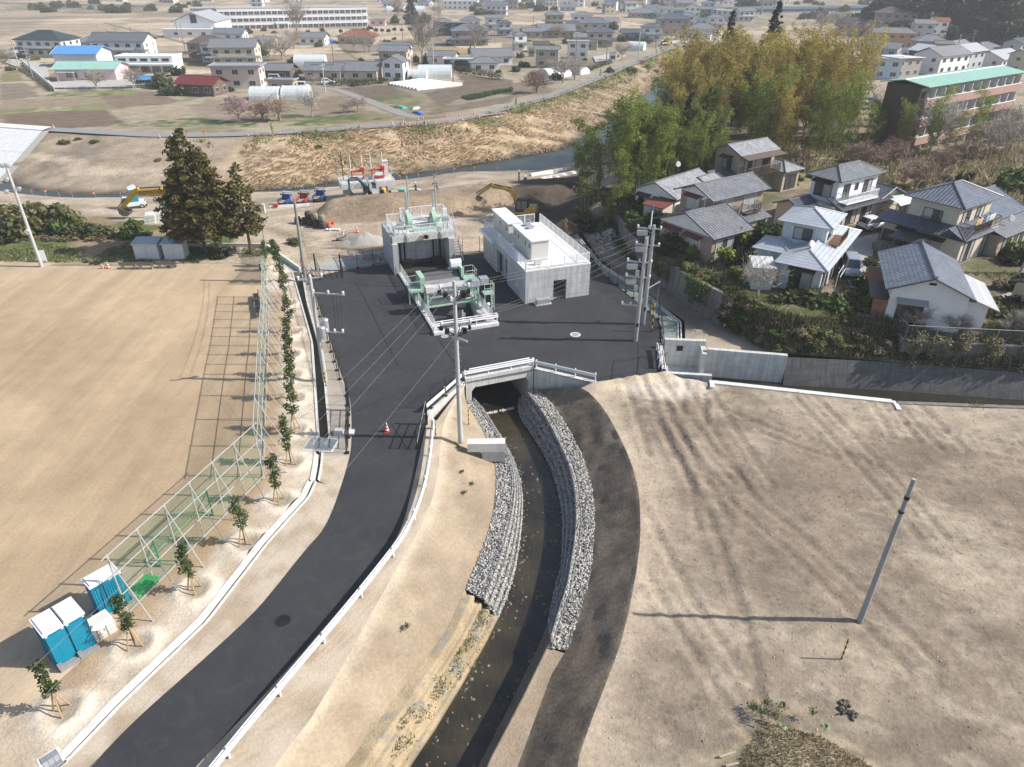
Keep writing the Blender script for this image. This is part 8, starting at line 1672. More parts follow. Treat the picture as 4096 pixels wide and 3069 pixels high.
def car(name,label,p,rz,L,W,H,m,kind='hatch',cat='car',plate=None,group=None):
 t=Ab(name,label,cat,p,rz,group);hb=H*.56
 if kind=='hatch':low=[(-L/2,.25),(L/2,.22),(L/2+.02,.5),(L/2-.12,.68),(L*.22,hb+.04),(-L*.42,hb+.1),(-L/2,hb-.05)];cab=[(-L*.49,hb),(L*.22,hb),(L*.03,H-.04),(-L*.12,H),(-L*.36,H-.05)]
 elif kind=='van':low=[(-L/2,.25),(L/2,.22),(L/2,.62),(L*.46,.85),(L*.38,hb),(-L/2,hb)];cab=[(-L/2+.02,hb-.02),(L*.38,hb-.02),(L*.24,H),(-L/2+.1,H)]
 else:low=[(-L/2,.45),(L/2,.25),(L/2,.8),(L*.46,.98),(-L/2,.62)];cab=[(L*.14,.6),(L*.47,.9),(L*.36,H),(L*.14,H)]
 o=MB().yprism(low,-W/2,W/2).bd('body',m,t);bv=o.modifiers.new('b','BEVEL');bv.width=.09;bv.segments=4
 for p_ in o.data.polygons:p_.use_smooth=True
 b=MB();n=len(cab);vs=[]
 for x,z in cab:w=W/2*(.97 if z<hb+.05 else.8);vs+=[(x,-w,z),(x,w,z)]
 b.add(vs,[tuple(2*k for k in Rn(n)),tuple(2*k+1 for k in Rn(n-1,-1,-1))]+[(2*((k+1)%n),2*k,2*k+1,2*((k+1)%n)+1)for k in Rn(n)]);o=b.bd('cabin',m,t);bv=o.modifiers.new('b','BEVEL');bv.width=.07;bv.segments=3
 C=Vc((sum(c[0]for c in cab)/n,0,sum(c[1]for c in cab)/n))
 def pane(k0,k1,nm):
  a,c=cab[k0],cab[k1];q=[Vc(vs[2*k0]),Vc(vs[2*k0+1]),Vc(vs[2*k1+1]),Vc(vs[2*k1])];ce=sum(q,Vc())/4;nn=(q[1]-q[0]).cross(q[2]-q[1]).normalized();nn=nn if nn.dot(ce-C)>0 else-nn
  MB().face([ce+(v-ce)*.84+nn*.015 for v in q]).bd(nm,Ae,t)
 if kind=='hatch':pane(1,2,'windscreen');pane(0,4,'rear_window')
 elif kind=='van':pane(1,2,'windscreen');pane(0,3,'rear_window')
 else:pane(1,2,'windscreen')
 for sy in(0,1):
  q=[Vc(vs[2*k+sy])for k in Rn(n)];ce=sum(q,Vc())/n;b=MB();q2=[ce+Vc(((v-ce).x*.84,0,(v-ce).z*.72))+Vc((0,(v-ce).y*.8+(1 if sy else-1)*.03,.03))for v in q];b.face(q2 if not sy else q2[::-1]);b.bd('side_window',Ae,t)
 wheels(t,L,W+.02)
 for sy in(-1,1):
  MB().bb(L/2-.06,L/2+.03,sy*W*.36-.16,sy*W*.36+.16,.58,.72).bd('headlight',C8,t);MB().bb(-L/2-.03,-L/2+.05,sy*W*.4-.12,sy*W*.4+.12,hb-.25,hb-.08).bd('tail_light',Dv,t);MB().bb(L*.2,L*.25,sy*(W/2+.1)-.09,sy*(W/2+.1)+.09,hb+.02,hb+.16).bd('mirror',m,t)
 MB().bb(-L/2-.04,-L/2+.2,-W/2+.03,W/2-.03,.2,.42).bb(L/2-.2,L/2+.035,-W/2+.05,W/2-.05,.2,.36).bd('bumper',Bk,t)
 MB().bb(L/2+.03,L/2+.045,-.16,.16,.38,.5).bd('number_plate',plate or C8,t);return t
C2=mat('car_white',(.72,.73,.74),.25,.03,2,spec=.6);M_cs=mat('car_silver',(.36,.4,.46),.3,.04,2,metal=.4,spec=.6);M_cb=mat('car_black',(.015,.015,.018),.2,.05,2,spec=.6)
a=G('B4',850,930,GZ+.13);c=G('B4',1075,895,GZ+.13);dv=c-a
car('parked_car','white hatchback parked between the white and cream houses',a.lerp(c,.5)+Vc((-.35,.85,0)),math.atan2(dv.y,dv.x),4.,1.7,1.5,C2)
a=G('D3',1690,440,GZ+.13);car('parked_van','silver blue kei van parked beside the silver roofed house',a+Vc((.35,1.6,0)),R(-104),3.3,1.45,1.85,M_cs,'van','van',Aj('plate_yellow',(.75,.55,.02),.5))
car('parked_car','silver car half hidden behind the brown house',G('B4',185,500,GZ)+Vc((0,.6,0)),R(70),3.8,1.65,1.5,M_cs,'van')
def ktruck(label,p,rz):
 t=car('kei_truck',label,p,rz,3.4,1.45,1.75,C2,'truck','truck');MB().bb(-1.7,.45,-.72,.72,.66,.72).bb(-1.7,.45,-.72,-.68,.72,.98).bb(-1.7,.45,.68,.72,.72,.98).bb(-1.7,-1.66,-.68,.68,.72,.98).bd('cargo_bed',C2,t);return t
a=GT('B1',1050,728);c=GT('B1',1215,715);dv=a-c;rk=math.atan2(dv.y,dv.x);pk=a.lerp(c,.5)+Vc((.2,.6,0));ktruck('white kei truck carrying a teal portable toilet on the riverside track',pk,rk)
t=Ab('portable_toilet','teal and lime portable toilet with white roof loaded on the kei truck','portable toilet',pk+Vc((math.cos(rk)*-.2,math.sin(rk)*-.2,.73)),rk+R(12));MB().bb(-.5,.5,-.62,.62,.05,2.).bd('cabin',Dj,t);b=MB();b.bb(-.515,-.5,-.6,.6,.08,1.98);b.bb(-.49,.49,-.635,-.62,.08,1.98)if False else None;b.bd('side_panel',Aj('lime_panel',(.2,.62,.3),.5),t)
MB().add([(-.58,-.7,2.),(.58,-.7,2.),(.58,.7,2.),(-.58,.7,2.),(-.5,-.6,2.45),(.52,-.65,2.12),(.52,.65,2.12),(-.5,.6,2.45)],[(0,3,2,1),(4,5,6,7),(0,1,5,4),(1,2,6,5),(2,3,7,6),(3,0,4,7)]).bd('cabin_roof',Ad,t);MB().bb(-.45,.45,-.66,-.62,.1,1.9).bd('door',Dj,t)
# people
M_skin=Aj('skin',(.45,.28,.2),.6);M_navy=Aj('dark_workwear',(.016,.02,.035),.9);M_helm=Aj('white_helmet',(.8,.8,.8),.35)
def Da(name,V,E,Rd,m,parent,root=0,sub=2):
 me=bpy.data.meshes.new(name);me.from_pydata(V,E,[]);me.materials.append(m);o=link(bpy.data.objects.new(name,me),parent);md=o.modifiers.new('skin','SKIN');md.use_smooth_shade=True
 for i,v in En(me.skin_vertices[0].data):v.radius=(Rd[i],Rd[i]);v.use_root=(i==root)
 s=o.modifiers.new('sub','SUBSURF');s.levels=sub;s.render_levels=sub;return o
def Db(label,p,rz,stride=.25,arms=(.2,-.2),helmet=True,lean=.03):
 """faces +x"""
 t=Ab('person',label,'person',p,rz);hip=.88;s=stride
 L={'pel':(0,0,.93),'wst':(lean*.4,0,1.1),'cst':(lean,0,1.32),'nk':(lean*1.2,0,1.47),'hd':(lean*1.5+.02,0,1.6),'top':(lean*1.5,0,1.71)}
 V=list(L.values());E=[(0,1),(1,2),(2,3),(3,4),(4,5)];Rd=[.14,.13,.15,.055,.095,.085]
 def Ea(start,pts,rads):
  k=start
  for q,r in zip(pts,rads):V.append(q);Rd.append(r);E.append((k,len(V)-1));k=len(V)-1
  return k
 for sy,fs in((-1,s),(1,-s)):
  kn=(fs*.55+.06,sy*.1,.49);an=(fs*1.-(.06 if fs<0 else 0),sy*.1,.09+(.05 if fs<0 else 0));Ea(0,[(fs*.1,sy*.09,.85),kn,an,(an[0]+.16,an[1],an[2]-.05)],[.095,.062,.045,.04])
 for sy,sw in((-1,arms[0]),(1,arms[1])):
  sh=(lean,sy*.2,1.4);el=(lean+sw*.5-.03,sy*.25,1.13);wr=(lean+sw*1.1+.06,sy*.24,.9);k=Ea(2,[sh,el,wr,(wr[0]+.03,wr[1],wr[2]-.08)],[.06,.048,.034,.03])
  for f in Rn(4):Ea(k,[(wr[0]+.04+.012*f,wr[1]+(f-1.5)*.016,wr[2]-.13-.008*(2-abs(f-1.5)))],[.009])
  Ea(k,[(wr[0]+.075,wr[1]-sy*.02,wr[2]-.09)],[.01])
 Da('body',V,E,Rd,M_skin,t)
 JV=[L['pel'],L['wst'],L['cst'],(lean*1.1,0,1.43)];JE=[(0,1),(1,2),(2,3)];JR=[.165,.16,.175,.085]
 for sy,sw in((-1,arms[0]),(1,arms[1])):
  k=len(JV);JV+=[(lean,sy*.2,1.4),(lean+sw*.5-.03,sy*.25,1.13),(lean+sw*1.05+.05,sy*.24,.93)];JE+=[(2,k),(k,k+1),(k+1,k+2)];JR+=[.085,.066,.052]
 Da('jacket',JV,JE,JR,M_navy,t);TV=[(0,0,.97),(0,0,.9)];TE=[(0,1)];TR=[.16,.155]
 for sy,fs in((-1,s),(1,-s)):k=len(TV);TV+=[(fs*.1,sy*.09,.82),(fs*.55+.06,sy*.1,.49),(fs*1.-(.06 if fs<0 else 0),sy*.1,.14+(.05 if fs<0 else 0))];TE+=[(1,k),(k,k+1),(k+1,k+2)];TR+=[.115,.085,.068]
 Da('trousers',TV,TE,TR,M_navy,t);b=MB()
 for fs,sy in((s,-1),(-s,1)):b.box((fs-(.06 if fs<0 else 0)+.06,sy*.1,.05+(.05 if fs<0 else 0)),(.27,.1,.1))
 b.bd('boot',Bk,t)
 hx=L['hd'][0];MB().ball((hx,0,1.67),.125,0,12,8,(1.1,1,.85)).cyl((hx+.04,0,1.645),(hx+.04,0,1.66),.15,.14,14).bd('helmet',M_helm,t)
 MB().ball((hx+.1,0,1.6),.02).ball((hx+.085,.035,1.63),.012).ball((hx+.085,-.035,1.63),.012).bd('face',M_skin,t)
Db('person in dark workwear and white helmet striding left past a concrete block',GT('B2',1385,592),R(172),.3,(.3,-.25));Db('person in dark clothes leaning forward half hidden behind the mast',GT('B2',1562,565),R(165),.3,(.5,.4),True,.18)
Db('person in white helmet standing nearer the river beside the long kerb blocks',GT('B3',62,482),R(150),.16,(.15,-.1));Db('person in white helmet and dark clothes standing on the edge of the excavated slope',GT('B3',113,535),R(-60),.08,(.05,.05))
# small works things
M_bag=mat('sandbag_dark',(.065,.065,.062),.9,.3,4,bmp=.6);M_bag2=mat('sandbag_tan',(.24,.205,.15),.9,.3,4,bmp=.6)
def bag(label,p,m,seed):
 b=MB();n,q=14,7;rr=random.Random(seed);vs=[]
 for i in Rn(q+1):
  f=i/q;r=.44*(.8+.22*math.sin(math.pi*min(1,f*1.1)))if f<.93 else.33
  for k in Rn(n):a=2*math.pi*k/n;e=1+rr.uniform(-.07,.07);x,y=math.cos(a),math.sin(a);k2=1/max(abs(x),abs(y))**.45;vs.append((x*r*e*k2,y*r*e*k2,f*.86+(.02*rr.random()if f<1 else 0)))
 vs.append((0,0,.88));b.add(vs,[(i*n+k,i*n+(k+1)%n,(i+1)*n+(k+1)%n,(i+1)*n+k)for i in Rn(q)for k in Rn(n)]+[(q*n+k,q*n+(k+1)%n,len(vs)-1)for k in Rn(n)])
 b.box((.1,.1,.9),(.3,.08,.08));o=b.bd('sandbag',m,None,None,True);o.location=p;o.rotation_euler=(0,0,rr.uniform(-.2,.2));return A6(o,label,'sandbag','big container sandbags holding the ramp')
bx=[(365,850),(425,856),(472,868),(527,880),(582,895)];base=[GT('B2',x,y)for x,y in bx];lo=.2
for k,p in En(base):p.z=max(0,min(p.z,.25));bag(['leftmost dark','second dark','middle dark','fourth dark','rightmost dark'][k]+' sandbag of the bottom row',p,M_bag,k)
for k,(i,f)in En(((1,.6),(2,.65),(3,.75))):p=base[i].lerp(base[i+1],f)+Vc((.05,.3,.84));bag(['left','middle','right'][k]+' tan sandbag of the top row',p,M_bag2 if k else M_bag,20+k)
def heap(name,label,p,rx,ry,h,m,seed,cat='heap',rz=0,parent=None):
 n,q=36,10;b=MB();vs=[]
 for i in Rn(q+1):
  f=i/q
  for k in Rn(n):a=2*math.pi*k/n;e=1+.22*(float(fbm(np.array([math.cos(a)*1.5+seed]),np.array([math.sin(a)*1.5]),seed,3)[0])-.5)*2;x,y=rx*f*e*math.cos(a),ry*f*e*math.sin(a);z=h*(1-f**1.5)*(.45+1.2*float(fbm(np.array([x*.9+seed]),np.array([y*.9]),seed+1,3)[0]))-.08*f;vs.append((x,y,z))
 b.add(vs,[(i*n+k,(i+1)*n+k,(i+1)*n+(k+1)%n,i*n+(k+1)%n)for i in Rn(q)for k in Rn(n)]);o=b.bd(name,m,None,None,True);o.location=p;o.rotation_euler=(0,0,rz);return A6(o,label,cat)
D6=mat('grey_gravel',(.36,.345,.315),.95,.2,9,bmp=.8,coord='Object');heap('gravel_heap','broad grey gravel heap left of the floodgate house',GT('B2',935,1000)-Vc((0,0,.1)),3.,2.,.95,D6,3,'gravel heap');heap('gravel_heap','smaller spread of grey gravel at the left end of the heap',GT('B2',820,1015)-Vc((0,0,.1)),1.7,1.2,.55,D6,4,'gravel heap')
heap('soil_heap','brown heap of dug soil behind the machine house',GT('B3',460,900)-Vc((0,0,.1)),2.2,1.6,1.3,mat('dug_soil',(.13,.085,.055),.95,.3,5,bmp=.9,coord='Object'),6,'soil heap');heap('soil_heap','small earth mound in the dug pit behind the yard fence',GT('C1',860,190)-Vc((0,0,.1)),1.6,1.,.7,mat('pit_soil',(.27,.21,.155),.95,.25,4,bmp=.9,coord='Object'),7,'soil heap')
b=MB();rr=random.Random(4)
for k in Rn(5):b.ball((k*.38-.7,rr.uniform(-.15,.15),.16),.26,0,8,5,(1,.8,.6))
o=b.bd('white_sandbags',Ad,None,None,True);o.location=GT('B2',662,912);A6(o,'row of crumpled white sandbags beside the orange sheet','sandbag')
b=MB();n=7;vs=[(i*.22-.6,j*.2-.5,.35+.3*math.sin(i*1.7+j)*.5+.25*rr.random())for j in Rn(n)for i in Rn(n)];b.add(vs,[(j*n+i,j*n+i+1,(j+1)*n+i+1,(j+1)*n+i)for j in Rn(n-1)for i in Rn(n-1)]);o=b.bd('orange_sheet',Aj('orange_sheet',(.75,.12,.03),.6));o.location=GT('B2',625,885);o.modifiers.new('s','SOLIDIFY').thickness=.03;A6(o,'crumpled orange sheet at the right end of the sandbag stack','sheet')
def barrow(label,p,rz):
 t=Ab('wheelbarrow',label,'wheelbarrow',p,rz,'wheelbarrows on the works site');MB().add([(-.35,-.25,.35),(.35,-.2,.35),(.35,.2,.35),(-.35,.25,.35),(-.5,-.33,.65),(.55,-.3,.65),(.55,.3,.65),(-.5,.33,.65)],[(0,3,2,1),(0,1,5,4),(1,2,6,5),(2,3,7,6),(3,0,4,7)]).bd('tray',Ag,t);o=torus(.16,.05,14,6).bd('wheel',D3,t);o.rotation_euler=(R(90),0,0);o.location=(.6,.05,.2)
 b=MB();[b.tube([(.6,sy*.08,.2),(-.2,sy*.22,.33),(-1.,sy*.28,.62)],.022,5)for sy in(-1,1)];[b.cyl((-.35,sy*.2,.35),(-.45,sy*.22,0),.02,.02,5)for sy in(-1,1)];b.bd('handle',Ag,t)
barrow('wheelbarrow left beside the grey gravel heap',GT('B2',748,1000),R(200));barrow('wheelbarrow standing on the embankment right of the mast',GT('B2',1908,545),R(20))
t=Ab('roller','turquoise green hand roller on the embankment right of the mini excavator','roller',GT('B2',1265,612),R(170));MB().bb(-.5,.5,-.35,.35,.45,1.).bd('engine_cover',Aj('sea_green',(.08,.48,.38),.45),t);MB().cyl((-.35,-.4,.28),(-.35,.4,.28),.28,.28,16).cyl((.35,-.4,.28),(.35,.4,.28),.28,.28,16).bd('drum',Ee,t);b=MB();[b.tube([(-.3,sy*.25,.8),(-.5,sy*.25,.9),(1.9,sy*.2,1.)],.03,5)for sy in(-1,1)];b.bd('handle',MC['sea_green'],t)
t=Ab('tamper','small black and white plate compactor beside the roller','compactor',GT('B2',1155,600),R(160));MB().bb(-.3,.3,-.25,.25,.05,.15).bb(-.2,.2,-.18,.18,.15,.6).bd('engine',Ap,t);b=MB();[b.tube([(0,sy*.2,.4),(.6,sy*.2,1.)],.025,5)for sy in(-1,1)];b.bd('handle',Ad,t)
def Cx(label,A,B,w,h,gap=1.,cat='concrete block',g=None):
 A,B=Vc(A),Vc(B);d=B-A;L=d.length;n=max(1,int(L/gap));rz=math.atan2(d.y,d.x);C5=None
 for i in Rn(n):
  o=MB().bb(.02,L/n-.02,-w/2,w/2,-.2,h).bb(.02,L/n-.02,-w/2-.12,-w/2,-.2,h*.45).bd('kerb_block',Av);o.location=A+d*i/n;o.rotation_euler=(0,math.atan2(-d.z,L)*1.,rz);A6(o,label,cat,g or label)
Cx('white concrete kerb block in the long row nearest the river',GT('B3',155,440),GT('B3',500,372),.5,.45,2.,g='long kerb row nearest the river');Cx('pale concrete kerb block in the row on top of the excavated slope',GT('B3',240,478),GT('B3',545,415),.5,.45,2.,g='kerb row on the excavated slope');Cx('white kerb block in the row in front of the tracked dumpers',GT('B2',118,718),GT('B2',465,695),.4,.3,2.,g='kerb row before the dumpers')
o=MB();o.bb(-.9,.9,-.3,.3,0,.5);o.bb(-.75,.75,-.25,.25,.5,.55);o=o.bd('concrete_block',Av);o.location=GT('B2',1370,583);A6(o,'single white concrete block behind the striding person','concrete block')
o=MB();o.bb(-.15,.15,-.15,.15,0,1.2);o.bb(-.2,.2,-.2,.2,1.2,1.25);o=o.bd('concrete_post',Av);o.location=GT('B2',72,760);A6(o,'short white concrete post at the left end of the kerb row','post')
o=MB();o.bb(-.3,.3,-.2,.2,0,.3);o.bb(-.1,.1,-.05,.05,.3,.4);o=o.bd('fuel_can',Dv);o.location=GT('B2',178,718)+Vc((0,-.1,.25));A6(o,'red fuel can on the kerb row before the dumpers','fuel can')
bk=[GT('B1',1300,840),GT('B1',1375,825),GT('B1',1445,800)]
for k,p in En(bk):
 for j in Rn(3 if k<2 else 4):
  b=MB();P=[(-.75,0),(.75,0),(.62,.36),(-.55,.36)];b.yprism(P,-.85,.85);b.bb(-.5,.5,-.6,.6,.36,.39);o=b.bd('concrete_block',Av);o.location=p+Vc((.06*j,0,.4*j));o.rotation_euler=(0,0,R(20));A6(o,['front left','middle','right'][k]+' stack of white precast blocks by the big excavator, '+['bottom','second','third','top'][j]+' block','concrete block','stacked precast blocks')
  # sluice with red gates
A=GT('B2',770,625);A.z=-1.6;sl0=G('B2',735,520,1.9);sl1=G('B2',1205,480,1.9);dv=sl1-sl0;srz=math.atan2(dv.y,dv.x);SLn=dv.length
sl=Ab('sluice_gate','small white concrete sluice with two red gate frames at the riverside','sluice',sl0,srz)
MB().bb(0,SLn,0,4.4,-.75,0).bd('deck',Bh,sl)
for x in(1.,SLn*.5,SLn-1.6):MB().bb(x-.45,x+.45,.4,3.6,-5,-.75).bd('pier',A2,sl)
b=MB();Bi(b,[(.1,.1,0),(.1,4.3,0),(SLn-.1,4.3,0),(SLn-.1,.1,0)],1.1,.035,1.8,0);Bi(b,[(.1,.1,0),(SLn*.44,.1,0)],1.1,.035,1.8,0);Bi(b,[(SLn*.6,.1,0),(SLn-.1,.1,0)],1.1,.035,1.8,0);b.cyl((.1,.1,.6),(SLn*.44,.1,.6),.025,.025,5);b.bd('railing',Dl,sl)
for x in(1.8,SLn*.6):
 b=MB();w=SLn*.24
 for z in(.15,1.25):b.bb(x,x+w,1.6,1.85,z,z+.22)
 b.bb(x,x+.18,1.6,1.85,.15,1.45);b.bb(x+w-.18,x+w,1.6,1.85,.15,1.45);b.bb(x+w*.72,x+w*1.02,1.4,2.,1.45,1.85);b.cyl((x+w*.9,1.3,1.6),(x+w*.9,2.2,1.6),.12,.12,8)
 for k in Rn(9):b.bb(x+.1+k*(w-.2)/9,x+.2+k*(w-.2)/9,1.55,1.6,.1,.4)
 b.bd('gate_frame',Dv,sl)
 for xx in(x+.05,x+w-.15):MB().cyl((xx,1.9,0),(xx,1.9,3.8),.075,.06,8).bd('spindle',Ad,sl)
MB().bb(SLn-1.35,SLn-.55,2.3,3.2,0,2.3).bb(SLn-1.42,SLn-.48,2.2,3.3,2.3,2.4).bd('control_cabinet',Cb,sl);MB().cyl((SLn*.62,.6,.1),(SLn-1,.6,.1),.17,.17,10).bd('pipe',Ad,sl);MB().cyl((.75,2.8,0),(.75,2.8,4.2),.06,.05,8).bd('lamp_post',Ap,sl);MB().bb(SLn*.66,SLn*.8,1.2,1.25,.7,1.1).bd('notice_plate',Ad,sl)
b=MB();b.bb(SLn*.46,SLn*.58,-5.,.1,-.35,-.2);Bi(b,[(SLn*.46,-5,-.2),(SLn*.46,.1,-.2)],1.2,.03,1.6,.14);Bi(b,[(SLn*.58,-5,-.2),(SLn*.58,.1,-.2)],1.2,.03,1.6,.14);b.bd('footbridge',Dl,sl)
# survey stakes with pink ribbons along the water
RB=MB().cyl((0,0,-.3),(0,0,1.),.03,.03,5,0).add([(0,0,.95),(.3,.05,.9),(.32,.05,.7),(0,0,.72)],[(0,1,2,3)],1).bd('marker_stake',[Dt,Aj('pink_ribbon',(.75,.18,.22),.7)]);COL.objects.unlink(RB)
for k in Rn(22):
 f=k/21;i=2+f*6.5;j=int(i);q=Az[j].lerp(Az[j+1],i-j)+Vc((0,-1.2,0));o=link(bpy.data.objects.new('marker_stake',RB.data));q.z=gz(q.x,q.y);o.location=q;o.rotation_euler=(0,0,k);A6(o,'survey stake with a pink ribbon along the near edge of the river','stake','pink ribbon stakes along the river')
 # BEYOND THE RIVER
M_lev=mat('levee_asphalt',(.25,.25,.25),.85,.1,1.,coord='Object');D5=mat('lane_concrete',(.27,.255,.23),.9,.12,1.,coord='Object');M_plate=mat('steel_road_plate',(.33,.25,.235),.7,.1,.5,coord='Object')
def B5(name,L,w,z,m,thick=0):
 L=Ak(L,2);A,B=off(L,w/2),off(L,-w/2);b=MB()
 for i in Rn(len(L)-1):
  q=[A[i],A[i+1],B[i+1],B[i]];zz=[gz(p.x,p.y)+z for p in(L[i],L[i+1],L[i+1],L[i])]if z<1 else[z]*4;b.face([(p.x,p.y,k)for p,k in zip(q,zz)][::-1])
 return Bv(b.bd(name,m))
B5('road',Cl,3.4,.07,M_lev);B5('road',GL('A2',[(470,745),(570,765),(700,775),(860,830),(1050,905),(1250,985),(1420,1030)]),3.,.06,D5);B5('road',GL('A3',[(1380,420),(1470,372),(1560,372),(1900,360)],.3),5,.09,M_lev)
B5('road',GL('A1',[(1480,598),(1880,598)]),3,.05,D5);B5('road',GL('A1',[(900,195),(1050,240),(1280,290),(1500,345),(1700,400)]),2.5,.05,mat('farm_track',(.2,.18,.13),.9,.15,1,coord='Object'));B5('road',GL('A2',[(1480,375),(1650,385),(1900,400)]),4,.05,D5)
pl=GL('A2',[(1235,1078),(1500,1050),(1800,1015),(2000,985),(2130,960)],.4);B5('road_plates',[p+Vc((0,-.3,0))for p in pl],3.2,.11,M_plate)
D2=mat('pale_yard',(.42,.4,.37),.9,.08,.8,coord='Object')
for nm,P,m in(('playground',GL('A1',[(470,770),(200,560),(180,430),(0,470),(0,520),(120,520),(400,560),(440,720),(1000,690),(1340,640),(1345,760)]),D2),('yard',GL('A3',[(700,500),(850,470),(1000,490),(880,540),(720,545)]),D2),('yard',GL('A1',[(0,480),(160,490),(180,540),(150,590),(0,530)]),D2)):
 b=MB();V=[Vc((p.x,p.y))for p in P];n=len(V);vo,_,fo,*_=delaunay_2d_cdt(V,[(i,(i+1)%n)for i in Rn(n)],[],1,1e-4);b.add([(v.x,v.y,.34)for v in vo],[tuple(f)for f in fo]);Bv(b.bd(nm,m))
 # white block revetment at the far left
rv2=Ab('revetment','white concrete block slope on the far river bank at the left edge','revetment',(-110,140,0))
T0=G('B1',372,62,.45);B0_=G('B1',5,478,-3.7);dT=(G('B1',0,35,.45)-T0).normalized();T1=T0+dT*45;B1_=B0_+(T1-T0)
M_rvb=Bs('white_revetment_blocks',(.66,.67,.68),1.6,.16,.08);up=Vc((0,0,.28))
MB().face([T0+up,T1+up,B1_+up,B0_+up][::-1]).bd('block_facing',M_rvb,rv2,(-110,140,0));b=MB();e=(B0_-T0);w=Vc((1.3,0.,0));b.face([T0+up*.8,T0+up*.8+w,B0_+up*.8+w,B0_+up*.8]);b.bd('gravel_edge',D6,rv2,(-110,140,0));MB().face([T0+up*1.3,T1+up*1.3,T1+up*1.3+Vc((0,3.5,0)),T0+up*1.3+Vc((0,3.5,0))][::-1]).bd('crest_slab',Av,rv2,(-110,140,0))
# far houses
FW={}
def fwin(t,W,y,z,x,w=1.5,h=1.1,side='F',D=0):
 b=MB()
 if side=='F':b.bb(x-w/2-.08,x+w/2+.08,y-.05,y-.002,z-h/2-.08,z+h/2+.08,1);b.bb(x-w/2,x-.04,y-.07,y-.05,z-h/2,z+h/2,0);b.bb(x+.04,x+w/2,y-.07,y-.05,z-h/2,z+h/2,0)
 else:s=1 if side=='R'else-1;X=y;b.bb(min(X,X+s*.05),max(X,X+s*.05),x-w/2-.08,x+w/2+.08,z-h/2-.08,z+h/2+.08,1);X+=s*.05;b.bb(min(X,X+s*.02),max(X,X+s*.02),x-w/2,x+w/2,z-h/2,z+h/2,0)
 b.bd('window',[Ae,Ao],t)
def fh(r,x0,x1,yb,st,kind,rm,wm,rz,label,dr=.7,pitch=.42,wing=None,name='house',hs=2.75,zoff=0.,cat='house'):
 p=GT(r,(x0+x1)/2,yb);sc=REG[r][2];rg=math.sqrt(p.x**2+p.y**2+900);Wd=(x1-x0)/sc*rg/FOC;a=R(rz);c,s=abs(math.cos(a)),abs(math.sin(a));W=Wd/(c+dr*s);D=W*dr;H=st*hs
 t=Ab(name,label,cat,(p.x,p.y,p.z+zoff),a);o=min(.7,W*.06)
 ctr=D*.5
 Aq(t,-W/2+o,W/2-o,o-ctr+ctr*.4,D-o-ctr+ctr*.4,-.5,H,kind if kind in('gx','gy')else 'flat',pitch,wm);y0,y1=-ctr+ctr*.4,D-ctr+ctr*.4
 A0(t,-W/2,W/2,y0,y1,H-.12 if kind!='flat'else H,kind,pitch,rm,None,.12,False)
 n=max(1,int(W/3.6));m=max(1,int(D/4.))
 for f in Rn(st):
  z=f*hs+1.45
  for k in Rn(n):fwin(t,W,y0+o,z,-W/2+o+(k+.5)*(W-2*o)/n)
  for sd_ in('R','L'):
   for k in Rn(m):fwin(t,W,(W/2-o)if sd_=='R'else(-W/2+o),z,y0+o+(k+.5)*(D-2*o)/m,1.2,1.,sd_)
 if st==2 and kind in('hip','gx')and wing is not False:
  A0(t,-W/2-.9,W/2+.9,y0-1.2,y0+o,hs-.35,'sF',.55,rm);MB().bb(-W*.3,W*.3,y0-.75,y0-.65,hs+.1,hs+1.).bd('balcony',wm,t)
 if wing:ww,wd,wx=wing;Aq(t,wx-ww/2+.4,wx+ww/2-.4,y0-wd+.4,y0+1,-.5,hs,'gx',.4,wm);A0(t,wx-ww/2,wx+ww/2,y0-wd,y0+1.6,hs-.1,'gx',.4,rm,None,.12,False)
 return t
